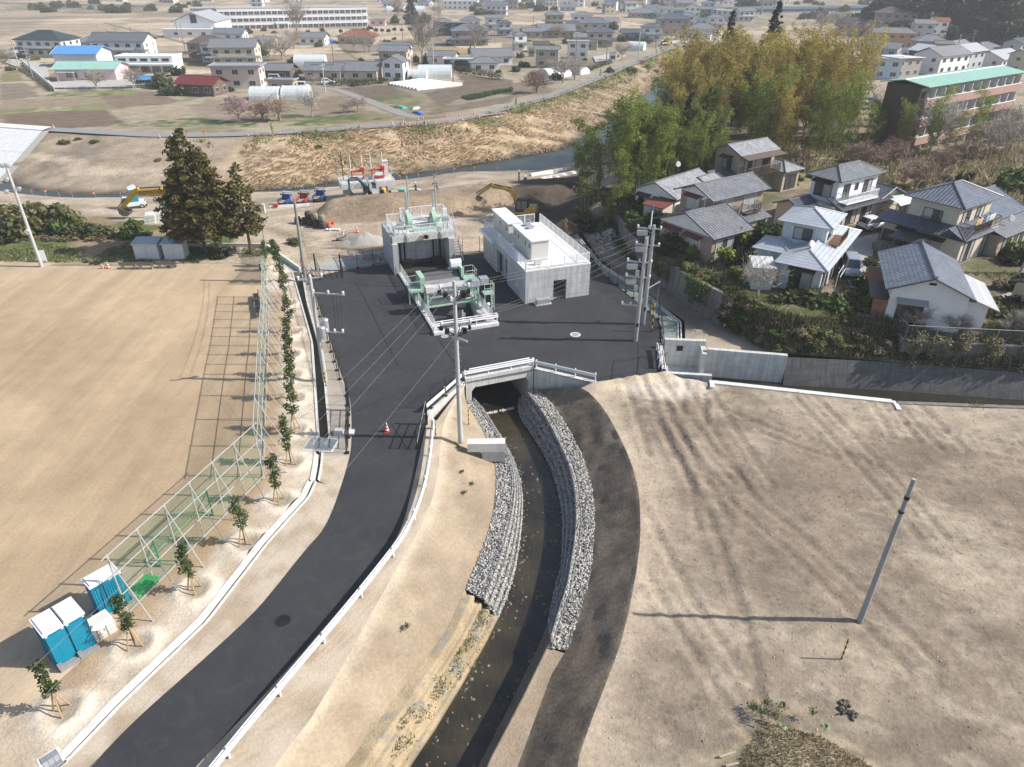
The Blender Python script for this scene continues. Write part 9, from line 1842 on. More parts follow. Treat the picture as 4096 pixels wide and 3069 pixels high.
HL=[('A1',235,590,485,2,'hip',T_green,Aa,-4,'two storey house with dark green hip roof and washing on its balcony'),('A1',700,910,430,1,'hip',Ah,Bn,0,'low grey roofed house with orange side wall behind the blue roof'),('A1',1660,1990,520,2,'hip',Bj,Au,8,'brown hip roofed house with an orange brick porch'),('A1',1760,1930,540,2,'hip',A1,Aa,8,'white house with dark hip roof in front of the brown roofed one'),('A1',1860,2230,560,2,'gx',Ah,At,6,'cream house with grey tiled roof and solar water panel'),('A1',1870,2110,350,1,'gx',A3,Aa,2,'dark blue roofed house below the school gymnasium'),('A2',0,170,410,1,'gx',Ah,Aa,2,'pale house with grey roof left of the bare trees'),('A2',385,610,385,1,'gx',Ah,Aa,-3,'white walled house with mid grey gable roof below the school field'),('A2',725,1030,375,1,'hip',Df,Au,-3,'long low house with rust orange roof below the school field'),('A2',45,330,690,1,'gx',Ah,B2,-5,'dark timber shed house with ribbed grey roof beside the beige block'),('A2',430,760,690,1,'gx',Ah,At,-4,'left wing of the long grey tiled farmhouse with car port'),('A2',690,1070,690,1,'gx',Ah,At,-3,'large cream farmhouse with orange door and big grey roof'),('A2',1070,1330,600,2,'gx',Ah,Au,-6,'tan house with grey roof behind the white storehouse'),('A2',1105,1340,480,1,'gx',Ah,Aa,-4,'low grey roofed house half hidden by the pale bare trees'),('A2',1480,1740,560,1,'gx',Ah,Aa,-10,'white garage house with grey gable roof beyond the ivy clad trees'),('A2',1840,2110,620,1,'hip',Ah,Aa,10,'small timbered teahouse with grey hip roof inside the hedge'),('A2',1850,2230,560,1,'gx',Ah,Aa,14,'large traditional house with long grey ridged roof'),('A2',1690,2010,390,2,'hip',A3,Dd,8,'two storey taupe house with blue hip roof and pink balcony'),('A2',1540,1690,300,2,'hip',Ah,Au,0,'tan house with wooden upper windows at the edge of the school field'),('A2',1660,1830,310,2,'flat',Be,De,4,'dark cube house between the tan and taupe houses'),('A2',1770,1940,225,1,'hip',A3,Aa,0,'blue hip roofed house beyond the dark cube house'),('A2',1980,2140,260,2,'gx',Ah,Aa,6,'white gabled house behind the red roofed one'),('A2',2080,2210,310,2,'hip',Bj,By,8,'pale blue house with maroon hip roof'),('A2',1990,2170,130,2,'gx',A3,Aa,-5,'white two storey house with blue roof beside the dark grove'),('E3',0,170,480,1,'gx',Ah,Aa,10,'grey roofed house at the left of the long traditional house row'),('E3',120,380,480,1,'gx',Ah,Au,6,'left low wing of the long traditional house'),('E3',320,780,470,1,'gx',Ah,Au,4,'long traditional house with pale grey ridged roof'),('E3',410,640,330,2,'hip',Ah,Au,0,'tan two storey house standing at the edge of the paddies, left'),('E3',750,1000,340,2,'hip',Ah,Aa,0,'two storey house with wooden shutters at the edge of the paddies'),('E3',690,1000,400,1,'gx',A1,Au,0,'low dark roofed wings below the shuttered house'),('E3',860,1205,450,2,'hip',A3,At,-2,'cream house with broad blue hip roof before the evergreens'),('E3',1040,1330,345,1,'gx',Bo,Bn,-3,'long grey roofed barn beyond the evergreens'),('E3',770,1030,560,1,'gx',Ah,By,2,'pale blue gabled shed house left of the beige two storey house'),('E3',930,1270,590,2,'hip',A1,At,-4,'beige two storey house with white balcony near the levee road'),('E3',870,1080,632,1,'gx',A1,Au,-10,'low beige wing in front of the two storey beige house'),('E3',0,190,632,2,'hip',Ah,Aa,20,'white two storey house with tall windows above the gardens'),('E3',1370,1640,500,1,'gx',A1,Bn,-4,'low dark roofed farmhouse left of the white two storey one'),('E3',1620,1880,520,2,'hip',A1,Aa,-3,'white two storey house with dark double roofs near the bridge road'),('E3',1840,2210,390,2,'hip',A1,Au,0,'large house with two tiers of dark roofs beyond the bridge road'),('E3',1490,1810,225,1,'hip',Ah,Au,0,'low wide house with dark fence alone in the paddies'),('E3',1820,2020,240,2,'gx',Ah,Aa,-6,'house with two white gables at the paddy edge'),('E3',1870,2040,270,1,'gx',Bo,Aa,-12,'white gabled house in front of the twin gabled one'),('E3',1880,2110,450,1,'gx',Bj,Au,-4,'low brown roofed house beside the two tier house'),('E4',220,460,520,1,'gx',Ah,Aa,-22,'white storehouse with dark gable roof at the bridge'),('E4',20,230,500,1,'gx',Bj,Aa,4,'low house with brown roof left of the bridge storehouse'),('E4',170,520,440,1,'hip',Ah,Aa,-3,'wide grey hip roofed house behind the bridge storehouse'),('E4',400,610,370,2,'hip',Ah,Aa,-5,'grey hip roofed house with white balcony right of the wide roof'),('E4',60,240,340,2,'hip',Ah,Aa,-5,'white house with grey hip roof left of the blue gabled one'),('E4',240,410,320,1,'gx',A3,By,-18,'blue grey gabled house in the middle of the far cluster'),('E4',510,720,260,2,'sR',Bg,Aa,-8,'white modern house with a single slope roof'),('E4',450,640,250,2,'hip',Ah,By,-4,'pale house with dark hip roof left of the white modern one'),('E4',770,990,270,2,'gx',Ah,Aa,10,'white house with timber gable at the foot of the dark far wood'),('E4',100,330,210,2,'gy',Ah,Aa,-20,'tall white house with steep gables in the far cluster'),('E4',340,490,150,2,'hip',A3,By,0,'bright blue walled house in the far cluster'),('E4',300,470,240,2,'gx',Ah,Au,-10,'tan gabled house below the bright blue one'),('A2',-30,60,65,2,'hip',Ah,Aa,0,'white house behind the left end of the school roof')]
for h_ in HL:fh(*h_)
HR=[('E5',0,0,0)]
HR=[('E6',285,690,330,2,'gx',Bo,Bn,-35,'pale grey house with grey gable roof behind the bamboo',.75),('E6',395,720,490,2,'flat',Bg,By,-20,'pale blue flat roofed block house with roof panels',.8),('E6',500,990,470,2,'sR',Bg,Dd,30,'taupe house with stepped white mono pitch roofs',.7),('E6',880,1200,370,2,'gy',Bg,De,20,'navy house with taupe stripe and white gable roof',.8),('E6',960,1560,420,2,'gx',Bo,Aa,32,'white house with broad solar panel roof behind the teal roof',.6),('E6',1280,1750,370,2,'gx',Be,Bn,36,'grey house with pale ribbed gable roof',.7),('E6',1690,2212,340,1,'gx',Be,Aa,36,'white house with pale ribbed roof at the right',.7),('E6',1980,2300,260,2,'gx',A1,Bn,34,'dark grey roofed house at the right edge under the hill',.7),('E6',2050,2400,420,2,'gx',A3,At,34,'cream house with blue tiles beyond the apartment end',.7),('E6',890,1230,230,2,'hip',Ah,Au,-10,'tan house with grey hip roof behind the navy house',.8),('E6',680,880,250,1,'gx',A3,Aa,-15,'blue grey roofed house behind the pale blue block house',.7),('E6',1250,1620,190,1,'gx',Bo,B2,38,'brown gabled shed with white roof edge under the hill',.7),('E6',1500,2030,250,1,'hip',Ah,Au,30,'low wide tiled house under the wooded hill',.7),('E6',1110,1300,270,2,'gx',Ah,Dr,-15,'orange beige house beside the navy house',.7),('E5',210,380,600,1,'gx',Df,Aa,-25,'house with faded rust roof behind the bare branches',.7),('E5',360,860,560,2,'hip',Bo,Dr,-18,'long orange terrace house with grey hip roofs',.45),('E5',420,870,400,2,'hip',Bj,Au,-20,'dark brown roofed house behind the orange terrace',.6),('E5',860,1080,530,3,'gx',Bo,Bn,-10,'tall plain grey house beside the orange terrace',.8),('E5',1050,1240,510,3,'gx',Df,Aa,-10,'tall white house with tan roof at the foot of the hill',.8),('E5',320,430,400,2,'gx',Bo,Aa,-30,'small white house left of the brown roofs',.8),('E5',110,310,380,2,'gx',Bj,Aa,-30,'white house with dark roof at the left of the hillside cluster',.7),('E5',1070,1300,220,1,'flat',Be,Bn,0,'pale grey single storey hall beyond the second river',.5),('E5',1210,1410,210,1,'flat',Be,At,0,'cream clinic with blue sheet beside the pale hall',.6),('E5',890,1100,150,2,'hip',Ah,Dd,0,'taupe house beyond the second river',.7),('E5',1000,1200,165,2,'flat',Be,De,0,'dark cube house beyond the second river',.6),('E5',1090,1320,100,2,'gx',Bo,Aa,-5,'white house with a white roof panel beyond the second river',.7),('E5',1200,1390,130,2,'hip',Ah,Aa,0,'white house left of the orange roof beyond the second river',.7),('E5',1390,1600,120,2,'hip',Df,Aa,0,'white house with orange hip roof at the foot of the hill',.7)]
for h_ in HR:fh(*h_[:-1],dr=h_[-1],wing=False)
# remote rows close to the skyline: each house still a thing
rng=random.Random(42);RW=[Aa,At,Bn,Au,By,Aa,Aa];RR=[Ah,A1,Bo,Bj,Ah,A3]
for k in Rn(120):
 u=rng.uniform(20,4080);v=rng.choice((rng.uniform(5,30),rng.uniform(18,58)))
 if 830<u<1500 and v>16:continue
 if 3330<u<3650:continue
 if u>3650 and v>30:continue
 if u<850 and v>14:continue
 p=GT('N',u,v);rg=math.sqrt(p.x**2+p.y**2+900)
 if rg>1500:v=12+rng.random()*14;p=GT('N',u,v);rg=math.sqrt(p.x**2+p.y**2+900)
 W=rng.uniform(9,15);w_px=W*FOC/rg
 t=fh('N',u-w_px/2,u+w_px/2,v,rng.choice((1,2,2)),rng.choice(('gx','hip','gx')),rng.choice(RR),rng.choice(RW),rng.uniform(-25,25),'small hazy house among the distant rows near the skyline',wing=False);t['group']='hazy houses of the distant rows'
 # school
SA=G('A1',1905,258);SB=G('A2',968,228);dv=SB-SA;SL_=dv.length;srz=math.atan2(dv.y,dv.x);sc_=Ab('school','long white three storey school with rows of windows','school',SA,srz);HS=HH(SB,'A2',962,60)
MB().bb(0,SL_,0,10,-.5,HS).bd('wall',Aa,sc_);MB().bb(-.6,SL_+.6,-1.,10.6,HS,HS+.45).bd('roof',mat('school_roof',(.4,.4,.4),.8,.1,1,coord='Object'),sc_)
b=MB()
for f in Rn(1,4):b.bb(-.3,SL_+.3,-1.2,-.001,HS*f/3-1.25,HS*f/3-.15)
b.bd('balcony_band',Aa,sc_);n=26
for f in Rn(3):
 for k in Rn(n):
  x=(k+.5)*SL_/n;b=MB();w=SL_/n*.36;b.bb(x-w,x+w,-.1,-.003,HS*f/3+.35,HS*(f+1)/3-1.35,0);b.bb(x-.06,x+.06,-.14,-.1,HS*f/3+.35,HS*(f+1)/3-1.35,1);b.bb(x-w,x+w,-.14,-.1,HS*f/3+1.,HS*f/3+1.1,1);b.bd('window',[Ae,Ad],sc_)
b=MB();b.bb(SL_*.36,SL_*.45,-4,0,2.4,3.);[b.cyl((x,-3.7,0),(x,-3.7,2.4),.25,.25,8)for x in(SL_*.37,SL_*.44)];b.bd('porch',Aa,sc_)
wb=Ab('school','grey end block of the school beside the gymnasium','school',SA+Vc((-7,3,0)),srz);MB().bb(-7,6.5,0,9,-.5,HS).bd('wall',Bn,wb);MB().bb(-7.5,7,-.5,9.5,HS,HS+.4).bd('roof',MC['school_roof'],wb)
gp_=G('A1',1520,320);gym=Ab('gymnasium','white school gymnasium with a big pale gable roof','gymnasium',gp_,R(4));Wg=(G('A1',1855,300)-gp_).length;b=MB();Aq(gym,0,Wg,0,26,-.5,6.2,'gy',.38,Aa);A0(gym,-.8,Wg+.8,-.8,27,6.,'gy',.38,Be);MB().bb(Wg*.43,Wg*.58,-.12,-.003,5.6,9.).bd('window',Ae,gym);Aq(gym,-4,Wg+1,-3.5,0,-.5,3.2,'flat',0,Aa);MB().bb(-4.4,Wg+1.4,-4,0,3.2,3.6).bd('porch_roof',Aa,gym);[Af(gym,'F',-4,Wg+1,-3.5,0,u,1.6,1.8,1.1,Ao)for u in(-6,0,6)]
# kindergarten, beige block and other bigger roofs
def at2(r,x0,x1,yb):p=G(r,x0,yb);q=G(r,x1,yb);return p,(q-p).length
p,w=at2('A1',480,1015,705);k1=Ab('kindergarten_hall','pink kindergarten hall with mint green ribbed roof','kindergarten',p,R(3));Aq(k1,.3,w-.3,.4,9.6,-.5,3.2,'gx',.3,W_pink);A0(k1,-.4,w+.4,-.3,10.2,3.1,'gx',.3,S_mint,Bz);[Af(k1,'F',.3,w-.3,.4,9.6,u,1.6,ww,1.4,Ao,Ae,4)for u,ww in((-w*.22,3.2),(w*.13,5.2))];b=MB();b.bb(w*.1,w*.36,-1.6,.3,2.5,2.58);[b.cyl((x,-1.5,0),(x,-1.5,2.5),.05,.05,5)for x in(w*.1,w*.36)];b.bd('canopy',Ef,k1)
p,w=at2('A1',440,830,600);k2=Ab('kindergarten_hall','white kindergarten hall with bright blue ribbed roof','kindergarten',p+Vc((-1,4,0)),R(3));Aq(k2,.3,w-.3,.4,11.6,-.5,4.,'gx',.3,By);A0(k2,-.4,w+.4,-.3,12.2,3.9,'gx',.3,S_blue,Bz);Af(k2,'L',.3,w-.3,.4,11.6,0,2,2,1.5,Ao)
p,w=at2('A1',985,1480,650);k3=Ab('kindergarten_wing','long white flat roofed kindergarten classroom wing','kindergarten',p+Vc((0,3,0)),R(2));Aq(k3,0,w,0,8,-.5,4.6,'flat',0,Aa);A0(k3,-.2,w+.2,-.2,8.2,4.6,'flat',0,Aa);[Af(k3,'F',0,w,0,8,(-2+k)*w*.19,3.9,w*.12,.7,An,Ae,4)for k in Rn(5)];[Af(k3,'F',0,w,0,8,(-2+k)*w*.19,1.3,w*.15,1.7,Ao,Ae,4)for k in Rn(5)];MB().bb(-.5,w+1,-2.6,0,2.6,3.).bd('canopy',Aa,k3)
fh('A1',870,1270,500,2,'gx',A1,Aa,2,'white kindergarten office with dark tiled roofs and blank balcony',.6)
fh('A1',1870,2270,760,2,'flat',Be,mat('pinkish_render',(.6,.52,.47),.8,.05,1),5,'beige two storey block house with flat grey roof and orange door',.6);fh('A1',1545,1920,820,1,'gx',S_red,B2,-12,'maroon roofed house beside the dark evergreen clump',.7)
fh('A2',1090,1310,690,2,'gy',Ah,Aa,-12,'white walled storehouse with grey gable roof and one small window',.8,.45,False,'storehouse',2.5);fh('A2',1620,1890,595,1,'flat',Bg,De,-6,'dark walled shed with a flat white roof behind the hedge',.6,name='shed');fh('A2',120,345,790,1,'flat',Be,Au,-4,'small tan shed with grey flat roof between two plastic tunnels',.6,name='shed')
fh('A3',470,660,505,2,'flat',Bg,Aa,-6,'white box shaped house beside the levee road',.6,name='house');fh('A3',195,410,585,2,'gx',Ah,Au,-8,'old tan storehouse with grey roof among garden trees',.6,.42,False);fh('A3',140,200,490,1,'gx',Ah,Au,-8,'low grey roofed wing left of the old tan storehouse');fh('A3',175,320,450,1,'gx',Bj,Aa,-8,'low white gabled house behind the old storehouse');fh('A3',840,895,535,1,'flat',Bg,Aa,0,'white site toilet cabin beside the levee road',.8,name='cabin')
fh('E2',1190,1610,120,2,'gx',Be,Aa,-4,'large pale factory shed with ribbed roof in the haze',.6,.2,False,'factory');fh('E2',1790,2080,60,2,'flat',Bg,Aa,0,'long white flat roofed warehouse near the skyline',.4,name='warehouse');fh('E2',240,450,325,1,'flat',Be,W_pink,-2,'small pinkish flat roofed clubhouse at the end of the school',.5,name='clubhouse')
fh('A1',1190,1310,755,1,'gx',S_blue,B2,0,'little brown playhouse with blue roof in the kindergarten yard',.7,.5,False,'playhouse',2.)
# plastic tunnels
M_plastic=mat('tunnel_plastic',(.6,.64,.65),.35,.06,1.5,spec=.5,bmp=.2)
def Bu(label,r,x0,x1,yb,L,Hh_,rz,door=True):
 p=GT(r,x0,yb);q=GT(r,x1,yb);w=(q-p).length;t=Ab('plastic_tunnel',label,'greenhouse',p,rz if rz is not None else math.atan2(q.y-p.y,q.x-p.x));b=MB();n=12;vs=[]
 nl=max(2,int(w/1.2))
 for i in Rn(nl+1):
  for k in Rn(n+1):a=math.pi*k/n;e=.015*(i%2);vs.append((w*i/nl,L/2-math.cos(a)*(L/2-e),math.sin(a)**.8*(Hh_-e)))
 b.add(vs,[(i*(n+1)+k,i*(n+1)+k+1,(i+1)*(n+1)+k+1,(i+1)*(n+1)+k)for i in Rn(nl)for k in Rn(n)]+[tuple(Rn(n+1)),tuple(Rn(nl*(n+1)+n,nl*(n+1)-1,-1))]);b.bd('plastic_cover',M_plastic,t);b=MB()
 for i in Rn(nl+1):b.tube([(w*i/nl,L/2-math.cos(math.pi*k/8)*(L/2+.01),math.sin(math.pi*k/8)**.8*(Hh_+.01))for k in Rn(9)],.025,4)
 b.bd('hoop',Ag,t)
Bu('left translucent plastic tunnel beside the beige block house','A2',-60,185,870,6,2.9,None);Bu('right translucent plastic tunnel beside the tan shed','A2',215,450,862,6,2.9,None);Bu('white plastic tunnel behind the grey farmhouse','A2',325,590,565,7,3.,None);Bu('small clear plastic tunnel end next to the white storehouse','A2',1310,1470,695,5,2.8,None);Bu('large white plastic tunnel beside the white row covers','A2',1400,1685,678,7,3.4,None);Bu('white plastic tunnel behind bare trees on the levee road','A3',320,590,690,6,2.8,R(40));Bu('low white plastic tunnel end near the levee road bushes','A3',590,700,650,4,1.8,R(35));Bu('white plastic tunnel near the bridge road','A3',990,1130,440,7,3.2,None);Bu('long distant white tunnel beyond the school field','E2',465,950,150,8,3.4,None)
A_,B_=GL('A2',[(1150,735)])[0],GL('A2',[(1380,780)])[0];C_=GL('A2',[(1770,735)])[0];D_=GL('A2',[(1440,695)])[0]
for k in Rn(9):
 f=k/8;p=A_.lerp(B_,f);q=D_.lerp(C_,f);d=q-p;b=MB();n=7;nl=10;vs=[(d.length*i/nl,-math.cos(math.pi*j/n)*.75,math.sin(math.pi*j/n)*(.62+.06*(i%2)))for i in Rn(nl+1)for j in Rn(n+1)];b.add(vs,[(i*(n+1)+j,i*(n+1)+j+1,(i+1)*(n+1)+j+1,(i+1)*(n+1)+j)for i in Rn(nl)for j in Rn(n)]+[tuple(Rn(n+1)),tuple(Rn(nl*(n+1)+n,nl*(n+1)-1,-1))]);o=b.bd('row_cover',Ad);o.location=p;o.rotation_euler=(0,0,math.atan2(d.y,d.x));A6(o,['farthest','second','third','fourth','middle','sixth','seventh','eighth','nearest'][k]+' white row cover of the block beside the big plastic tunnel','row cover','white row covers on the field')
 # walls, hedges, fences
def D8(label,L,h,th,m,name='wall',cat='wall'):
 o0=L[0];b=MB();[wl(b,p-Vc((0,0,p.z)),q-Vc((0,0,q.z)),-.3,h,th)for p,q in zip(L[:-1],L[1:])];t=Ab(name,label,cat,(o0.x,o0.y,0));b.bd('wall',m,t,(o0.x,o0.y,0))
D8('white boundary wall along the left side of the kindergarten',GL('A1',[(200,560),(470,790)]),1.3,.15,Aa);D8('long white roadside wall at the top left',GL('E1',[(0,58),(800,72),(1500,88),(2212,112)]),1.2,.5,Av)
kf=Ab('railing_fence','white railing fence in front of the kindergarten yard','fence',G('A1',475,790));b=MB();K=GL('A1',[(475,790),(760,785),(1060,778),(1345,762)]);Bi(b,[p-K[0]for p in K],1.2,.04,3,.35,.02);b.bd('railing',Ad,kf)
def C4(label,L,w,h,cols,n,seed):
 P=Al(L,40);C=np.c_[P[:,0],P[:,1],np.full(40,h*.5)];V,F,Cc=Bb(C,np.full(40,w),n,.2,cols,seed,h/w*.6);o=Ar('hedge',V,F,Ch,Cc);A6(o,label,'hedge')
C4('dark clipped hedge around the timbered teahouse',GL('A2',[(1650,610),(1880,650),(2110,690)]),1.1,2.2,PAL['dark'],2200,1);C4('grassy hedge along the kindergarten wall',GL('A1',[(160,600),(300,690),(440,790)]),.8,1.,PAL['olive'],1200,2);C4('shrubby hedge along the levee road left of the plastic tunnel',GL('A3',[(600,650),(720,600),(850,560)]),1.2,1.8,PAL['dark'],1600,3);C4('dark hedge in front of the dark roofed white house near the bridge',GL('E3',[(1400,520),(1560,525),(1760,560)]),1.5,2.2,PAL['dark'],1800,4)
C4('scrubby hillside hedge at the top left below the roadside wall',GL('E1',[(0,185),(700,180),(1400,190),(2212,190)]),5.,4.5,[(.1,.1,.07),(.14,.13,.09),(.19,.16,.12)],5200,5);C4('row of garden shrubs before the cream farmhouse',GL('A2',[(640,745),(800,735),(900,740),(1130,715)]),1.1,1.6,PAL['dark'],1500,6)
# trees beyond the river
def bt(kind,r,x,y,s,label,g=None,k=0):Bt(kind,GT(r,x,y),s,label,g,None,k)
for k,(kd,r,x,y,s,lab)in En((('rust','A2',60,1040,1.3,'rounded plum tree at the left of the pair by the levee road'),('rust','A2',205,1040,1.4,'rounded plum tree at the right of the pair by the levee road'),('pink','A1',2070,1060,1.9,'large pink tinged plum tree left of the plum pair'),('pale','A2',490,1010,.9,'slender pale blossoming tree in the field'),('pink','A2',885,970,1.2,'small pink blossom tree beside the side lane'),('pink','A2',500,730,.9,'pale pink blossom tree before the farmhouse'),('grey','A2',770,980,.6,'thin bare sapling left of the pink blossom tree'),('grey','A1',840,780,1.1,'bare tree at the kindergarten fence, left'),('grey','A1',1170,770,1.1,'bare tree at the kindergarten fence, right'),('tall','A2',1440,560,1.5,'tall pale bare tree with ivy on its trunk'),('tall','A2',1890,470,1.1,'rounded pale bare tree before the taupe house'),('tall','A2',360,330,1.5,'tall thin bare tree in front of the school'),('grey','A2',230,520,1.7,'pinkish bare orchard tree behind the plastic tunnel'),('grey','A2',120,500,1.4,'bare orchard tree left of the white plastic tunnel'),('grey','A2',330,420,1.4,'bare tree below the school field, left'),('grey','A2',980,450,1.4,'bare tree below the rust roof, right'),('grey','A2',850,440,1.4,'bare tree below the rust roof, left'),('tall','A2',1230,190,1.3,'bare tree at the far side of the school field'),('pale','A2',1580,190,1.8,'bare tree right of the dark conifers beyond the school field'),('grey','A3',440,720,1.5,'bare tree in front of the levee plastic tunnel'),('rust','A3',215,800,1.5,'rusty bare shrub tree beside the levee road'),('grey','A3',540,690,1.2,'dark bare tree at the levee road bend'),('grey','A3',400,330,1.3,'bare tree before the long traditional house'),('grey','A3',950,520,1.2,'leafless tree beside the orange sign'),('grey','A1',60,590,1.3,'bare tree at the left edge before the black car'),('grey','E4',1830,400,2.,'dark branching tree behind the bamboo, left'),('grey','E4',2050,440,2.2,'dark branching tree behind the bamboo, middle'),('grey','E4',2180,560,2.2,'dark branching tree behind the bamboo, right'),('tall','E4',1090,190,2.6,'tall pale bare tree beside the dark far wood'),('tall','E4',1240,180,2.4,'pale bare tree left of the right cedar'),('rust','A3',1130,560,.5,'small bare bush on the mown bank'))):bt(kd,r,x,y,s,lab,None,k)
def sb_(c,r,x,y,s,lab,tr=0.,g=None):Bc(c,GT(r,x,y),s,lab,g,'garden_tree'if tr else 'shrub','tree'if tr else 'shrub',tr)
for c,r,x,y,s,lab in(('dark','A1',1400,760,(4.2,3.6,4.2),'huge dark evergreen clump left of the maroon roof'),('dark','A1',1540,650,(3.,3,3.4),'dark evergreen behind the big clump'),('olive','A1',1600,820,(4.,3.2,3.),'olive evergreen in front of the maroon roofed house'),('green','A1',1470,820,(3.5,3.,2.4),'lower green skirt of the big evergreen clump'),('green','A1',1860,820,(1.5,1.5,1.6),'round garden tree beside the maroon roofed house'),('dark','A1',1990,790,(1.6,1.6,1.5),'dark garden shrub before the beige block house'),('dark','A1',2020,900,(2.4,2.,1.8),'dark shrub behind the large pink plum'),('dark','A1',920,350,(3.6,3.6,4.4),'dark evergreen beside the kindergarten office'),('lime','A1',660,430,(3.4,2.6,2.8),'yellowish bamboo clump behind the blue roof'),('gold','A1',310,520,(2.,1.6,1.6),'golden shrub beside the green roofed house'),('olive','A1',90,610,(2.2,1.8,1.6),'ochre shrub at the left edge'),('dark','A2',350,690,(1.6,1.5,1.5),'round dark shrub beside the timber shed house'),('dark','A2',60,480,(3.4,3,2.8),'dark evergreen left of the white plastic tunnel'),('dark','A2',455,290,(1.5,1.5,2.),'dark evergreen below the school'),('green','A2',70,270,(1.8,1.8,2.),'pine like tree in front of the school'),('dark','A1',2150,290,(2.5,2.5,2.6),'pine tree before the school entrance'),('olive','A1',1900,265,(1.5,1.5,1.),'low shrub beside the gymnasium'),('dark','A2',1200,200,(4.,3.4,5.2),'dark evergreen left of the cone shaped conifer'),('dark','A2',1460,200,(4.6,3.6,5.4),'pair of dark evergreens right of the cone shaped conifer'),('dark','A2',1390,540,(1.6,1.5,3.4),'ivy clad trunk beside the tall bare tree, left'),('dark','A2',1465,560,(1.2,1.2,4.4),'ivy clad trunk of the tall bare tree'),('dark','A2',1850,470,(1.,1,3.),'ivy clad stem beside the rounded bare tree'),('dark','A3',70,500,(2.2,2,2.2),'dark clipped tree left of the old storehouse, tall'),('dark','A3',100,580,(2.4,2.2,2.2),'rounded dark clipped tree left of the old storehouse'),('dark','A3',30,620,(2.2,2,1.8),'dark garden tree at the lower left of the storehouse garden'),('gold','A3',300,590,(1.4,1.2,1.1),'yellow flowering shrub before the old storehouse'),('green','A3',180,650,(1.6,1.4,1.4),'green shrub before the old storehouse, left'),('green','A3',250,640,(1.6,1.4,1.3),'green shrub before the old storehouse, middle'),('dark','A3',390,690,(2.4,2.,2.8),'dark evergreen by the levee road plastic tunnel'),('dark','A3',630,525,(1.4,1.2,1.2),'dark shrub beside the white box house'),('dark','A3',870,260,(3.6,3.,4.2),'dark evergreen clump beyond the blue hip roof'),('green','A3',960,280,(2.2,2.,2.4),'green tree right of the dark evergreen clump'),('dark','A3',940,360,(3.,2.6,3.2),'dark round tree before the low dark roofed farmhouse'),('gold','A3',490,350,(2.4,2,2.8),'yellow bamboo clump before the long traditional house'),('dark','A3',460,370,(2.,1.8,2.),'dark clipped tree beside the yellow bamboo'),('olive','A3',340,410,(3.,2.4,1.8),'garden thicket before the long traditional house'),('dark','A3',1320,390,(2.8,2.4,2.2),'dark tree at the road junction near the bridge'),('dark','A3',1040,430,(1.3,1.2,1.8),'dark conical shrub before the bridge plastic tunnel'),('dark','E4',860,130,(11,8,11),'large dark wood on the plain left of the cedars'),('dark','E4',960,140,(9,7,9),'right part of the large dark wood on the plain'),('dark','E4',1700,240,(6,5,6),'dark clump at the second river bank, left'),('olive','E4',1610,245,(5,4,4.6),'brownish clump at the second river bank'),('dark','E4',1830,235,(5.5,5,6.5),'dark clump at the second river bank, right'),('olive','E2',1640,190,(7,5,5),'dark grove beside the blue roofed white house'),('dark','E2',1790,195,(4,4,4),'right end of the grove beside the blue roofed white house'),('olive','A2',640,700,(1.5,1.2,1.2),'shrub beside the farmhouse driveway'),('green','A2',1220,700,(1.,1,1.5),'clipped pine before the white storehouse, left'),('green','A2',1335,700,(1.,1,1.6),'clipped pine before the white storehouse, right'),('dark','A2',850,745,(1.5,1.2,1.5),'dark clipped shrub before the cream farmhouse'),('olive','B1',555,160,(1.5,1.2,1.),'green bush high on the bare cut bank, larger'),('olive','B1',675,130,(1.,.8,.6),'green bush high on the bare cut bank, smaller'),('green','B1',820,150,(1.4,1,.7),'weedy bush on the cut bank edge'),('green','B2',540,200,(.9,.8,.8),'single green bush in the straw bank'),('gold','B1',1370,310,(.8,.8,.7),'yellow flowering weed on the cut bank, left'),('gold','B1',1475,305,(.9,.8,.6),'yellow flowering weed on the cut bank, right'),('olive','A3',1400,540,(3.4,2.6,1.6),'grey green scrub on the mown bank upstream'),('weed','A3',820,330,(1.6,1.4,1.2),'dry garden shrub beyond the beige house')):sb_(c,r,x,y,s,lab)
A8('conifer','cone shaped dark conifer beyond the school field',GT('A2',1345,210),17,5.,3000,DK,.5,51,None,.03,.9)
for k in Rn(9):x=(1040,1095,1148,1200,1262,1332,735,960,930)[k];y=(300,300,303,293,297,290,310,300,297)[k];sb_('dark','A2',x,y,(1.3,1.3,1.3),'small round topped tree along the edge of the school field',1.6,'round topped trees along the school field')
rng=random.Random(77);gq='distant trees among the hazy houses'
for k in Rn(110):
 u=rng.uniform(10,4080);v=rng.uniform(4,52)
 if 830<u<1500 and v>14:continue
 if u>3650 and v>25:continue
 p=GT('N',u,v);rg=math.sqrt(p.x**2+p.y**2+900)
 if rg>1600:continue
 s=rng.uniform(2.5,5.5);Bc(rng.choice(['dark','olive','dark','dark']),p,(s*1.1,s,s*1.05),'hazy tree standing among the distant houses',gq,'distant_tree','tree')
gq='garden bushes of the village beyond the levee'
for k in Rn(60):
 x=rng.uniform(120,2100);y=rng.uniform(250,640);r=rng.choice(('A2','A3'));
 if r=='A3'and x>1300:continue
 p=GT(r,x,y);s=rng.uniform(.9,2.);Bc(rng.choice(['dark','dark','olive','green']),p,(s*1.2,s,s),'garden bush between the village houses beyond the levee road',gq,'bush')
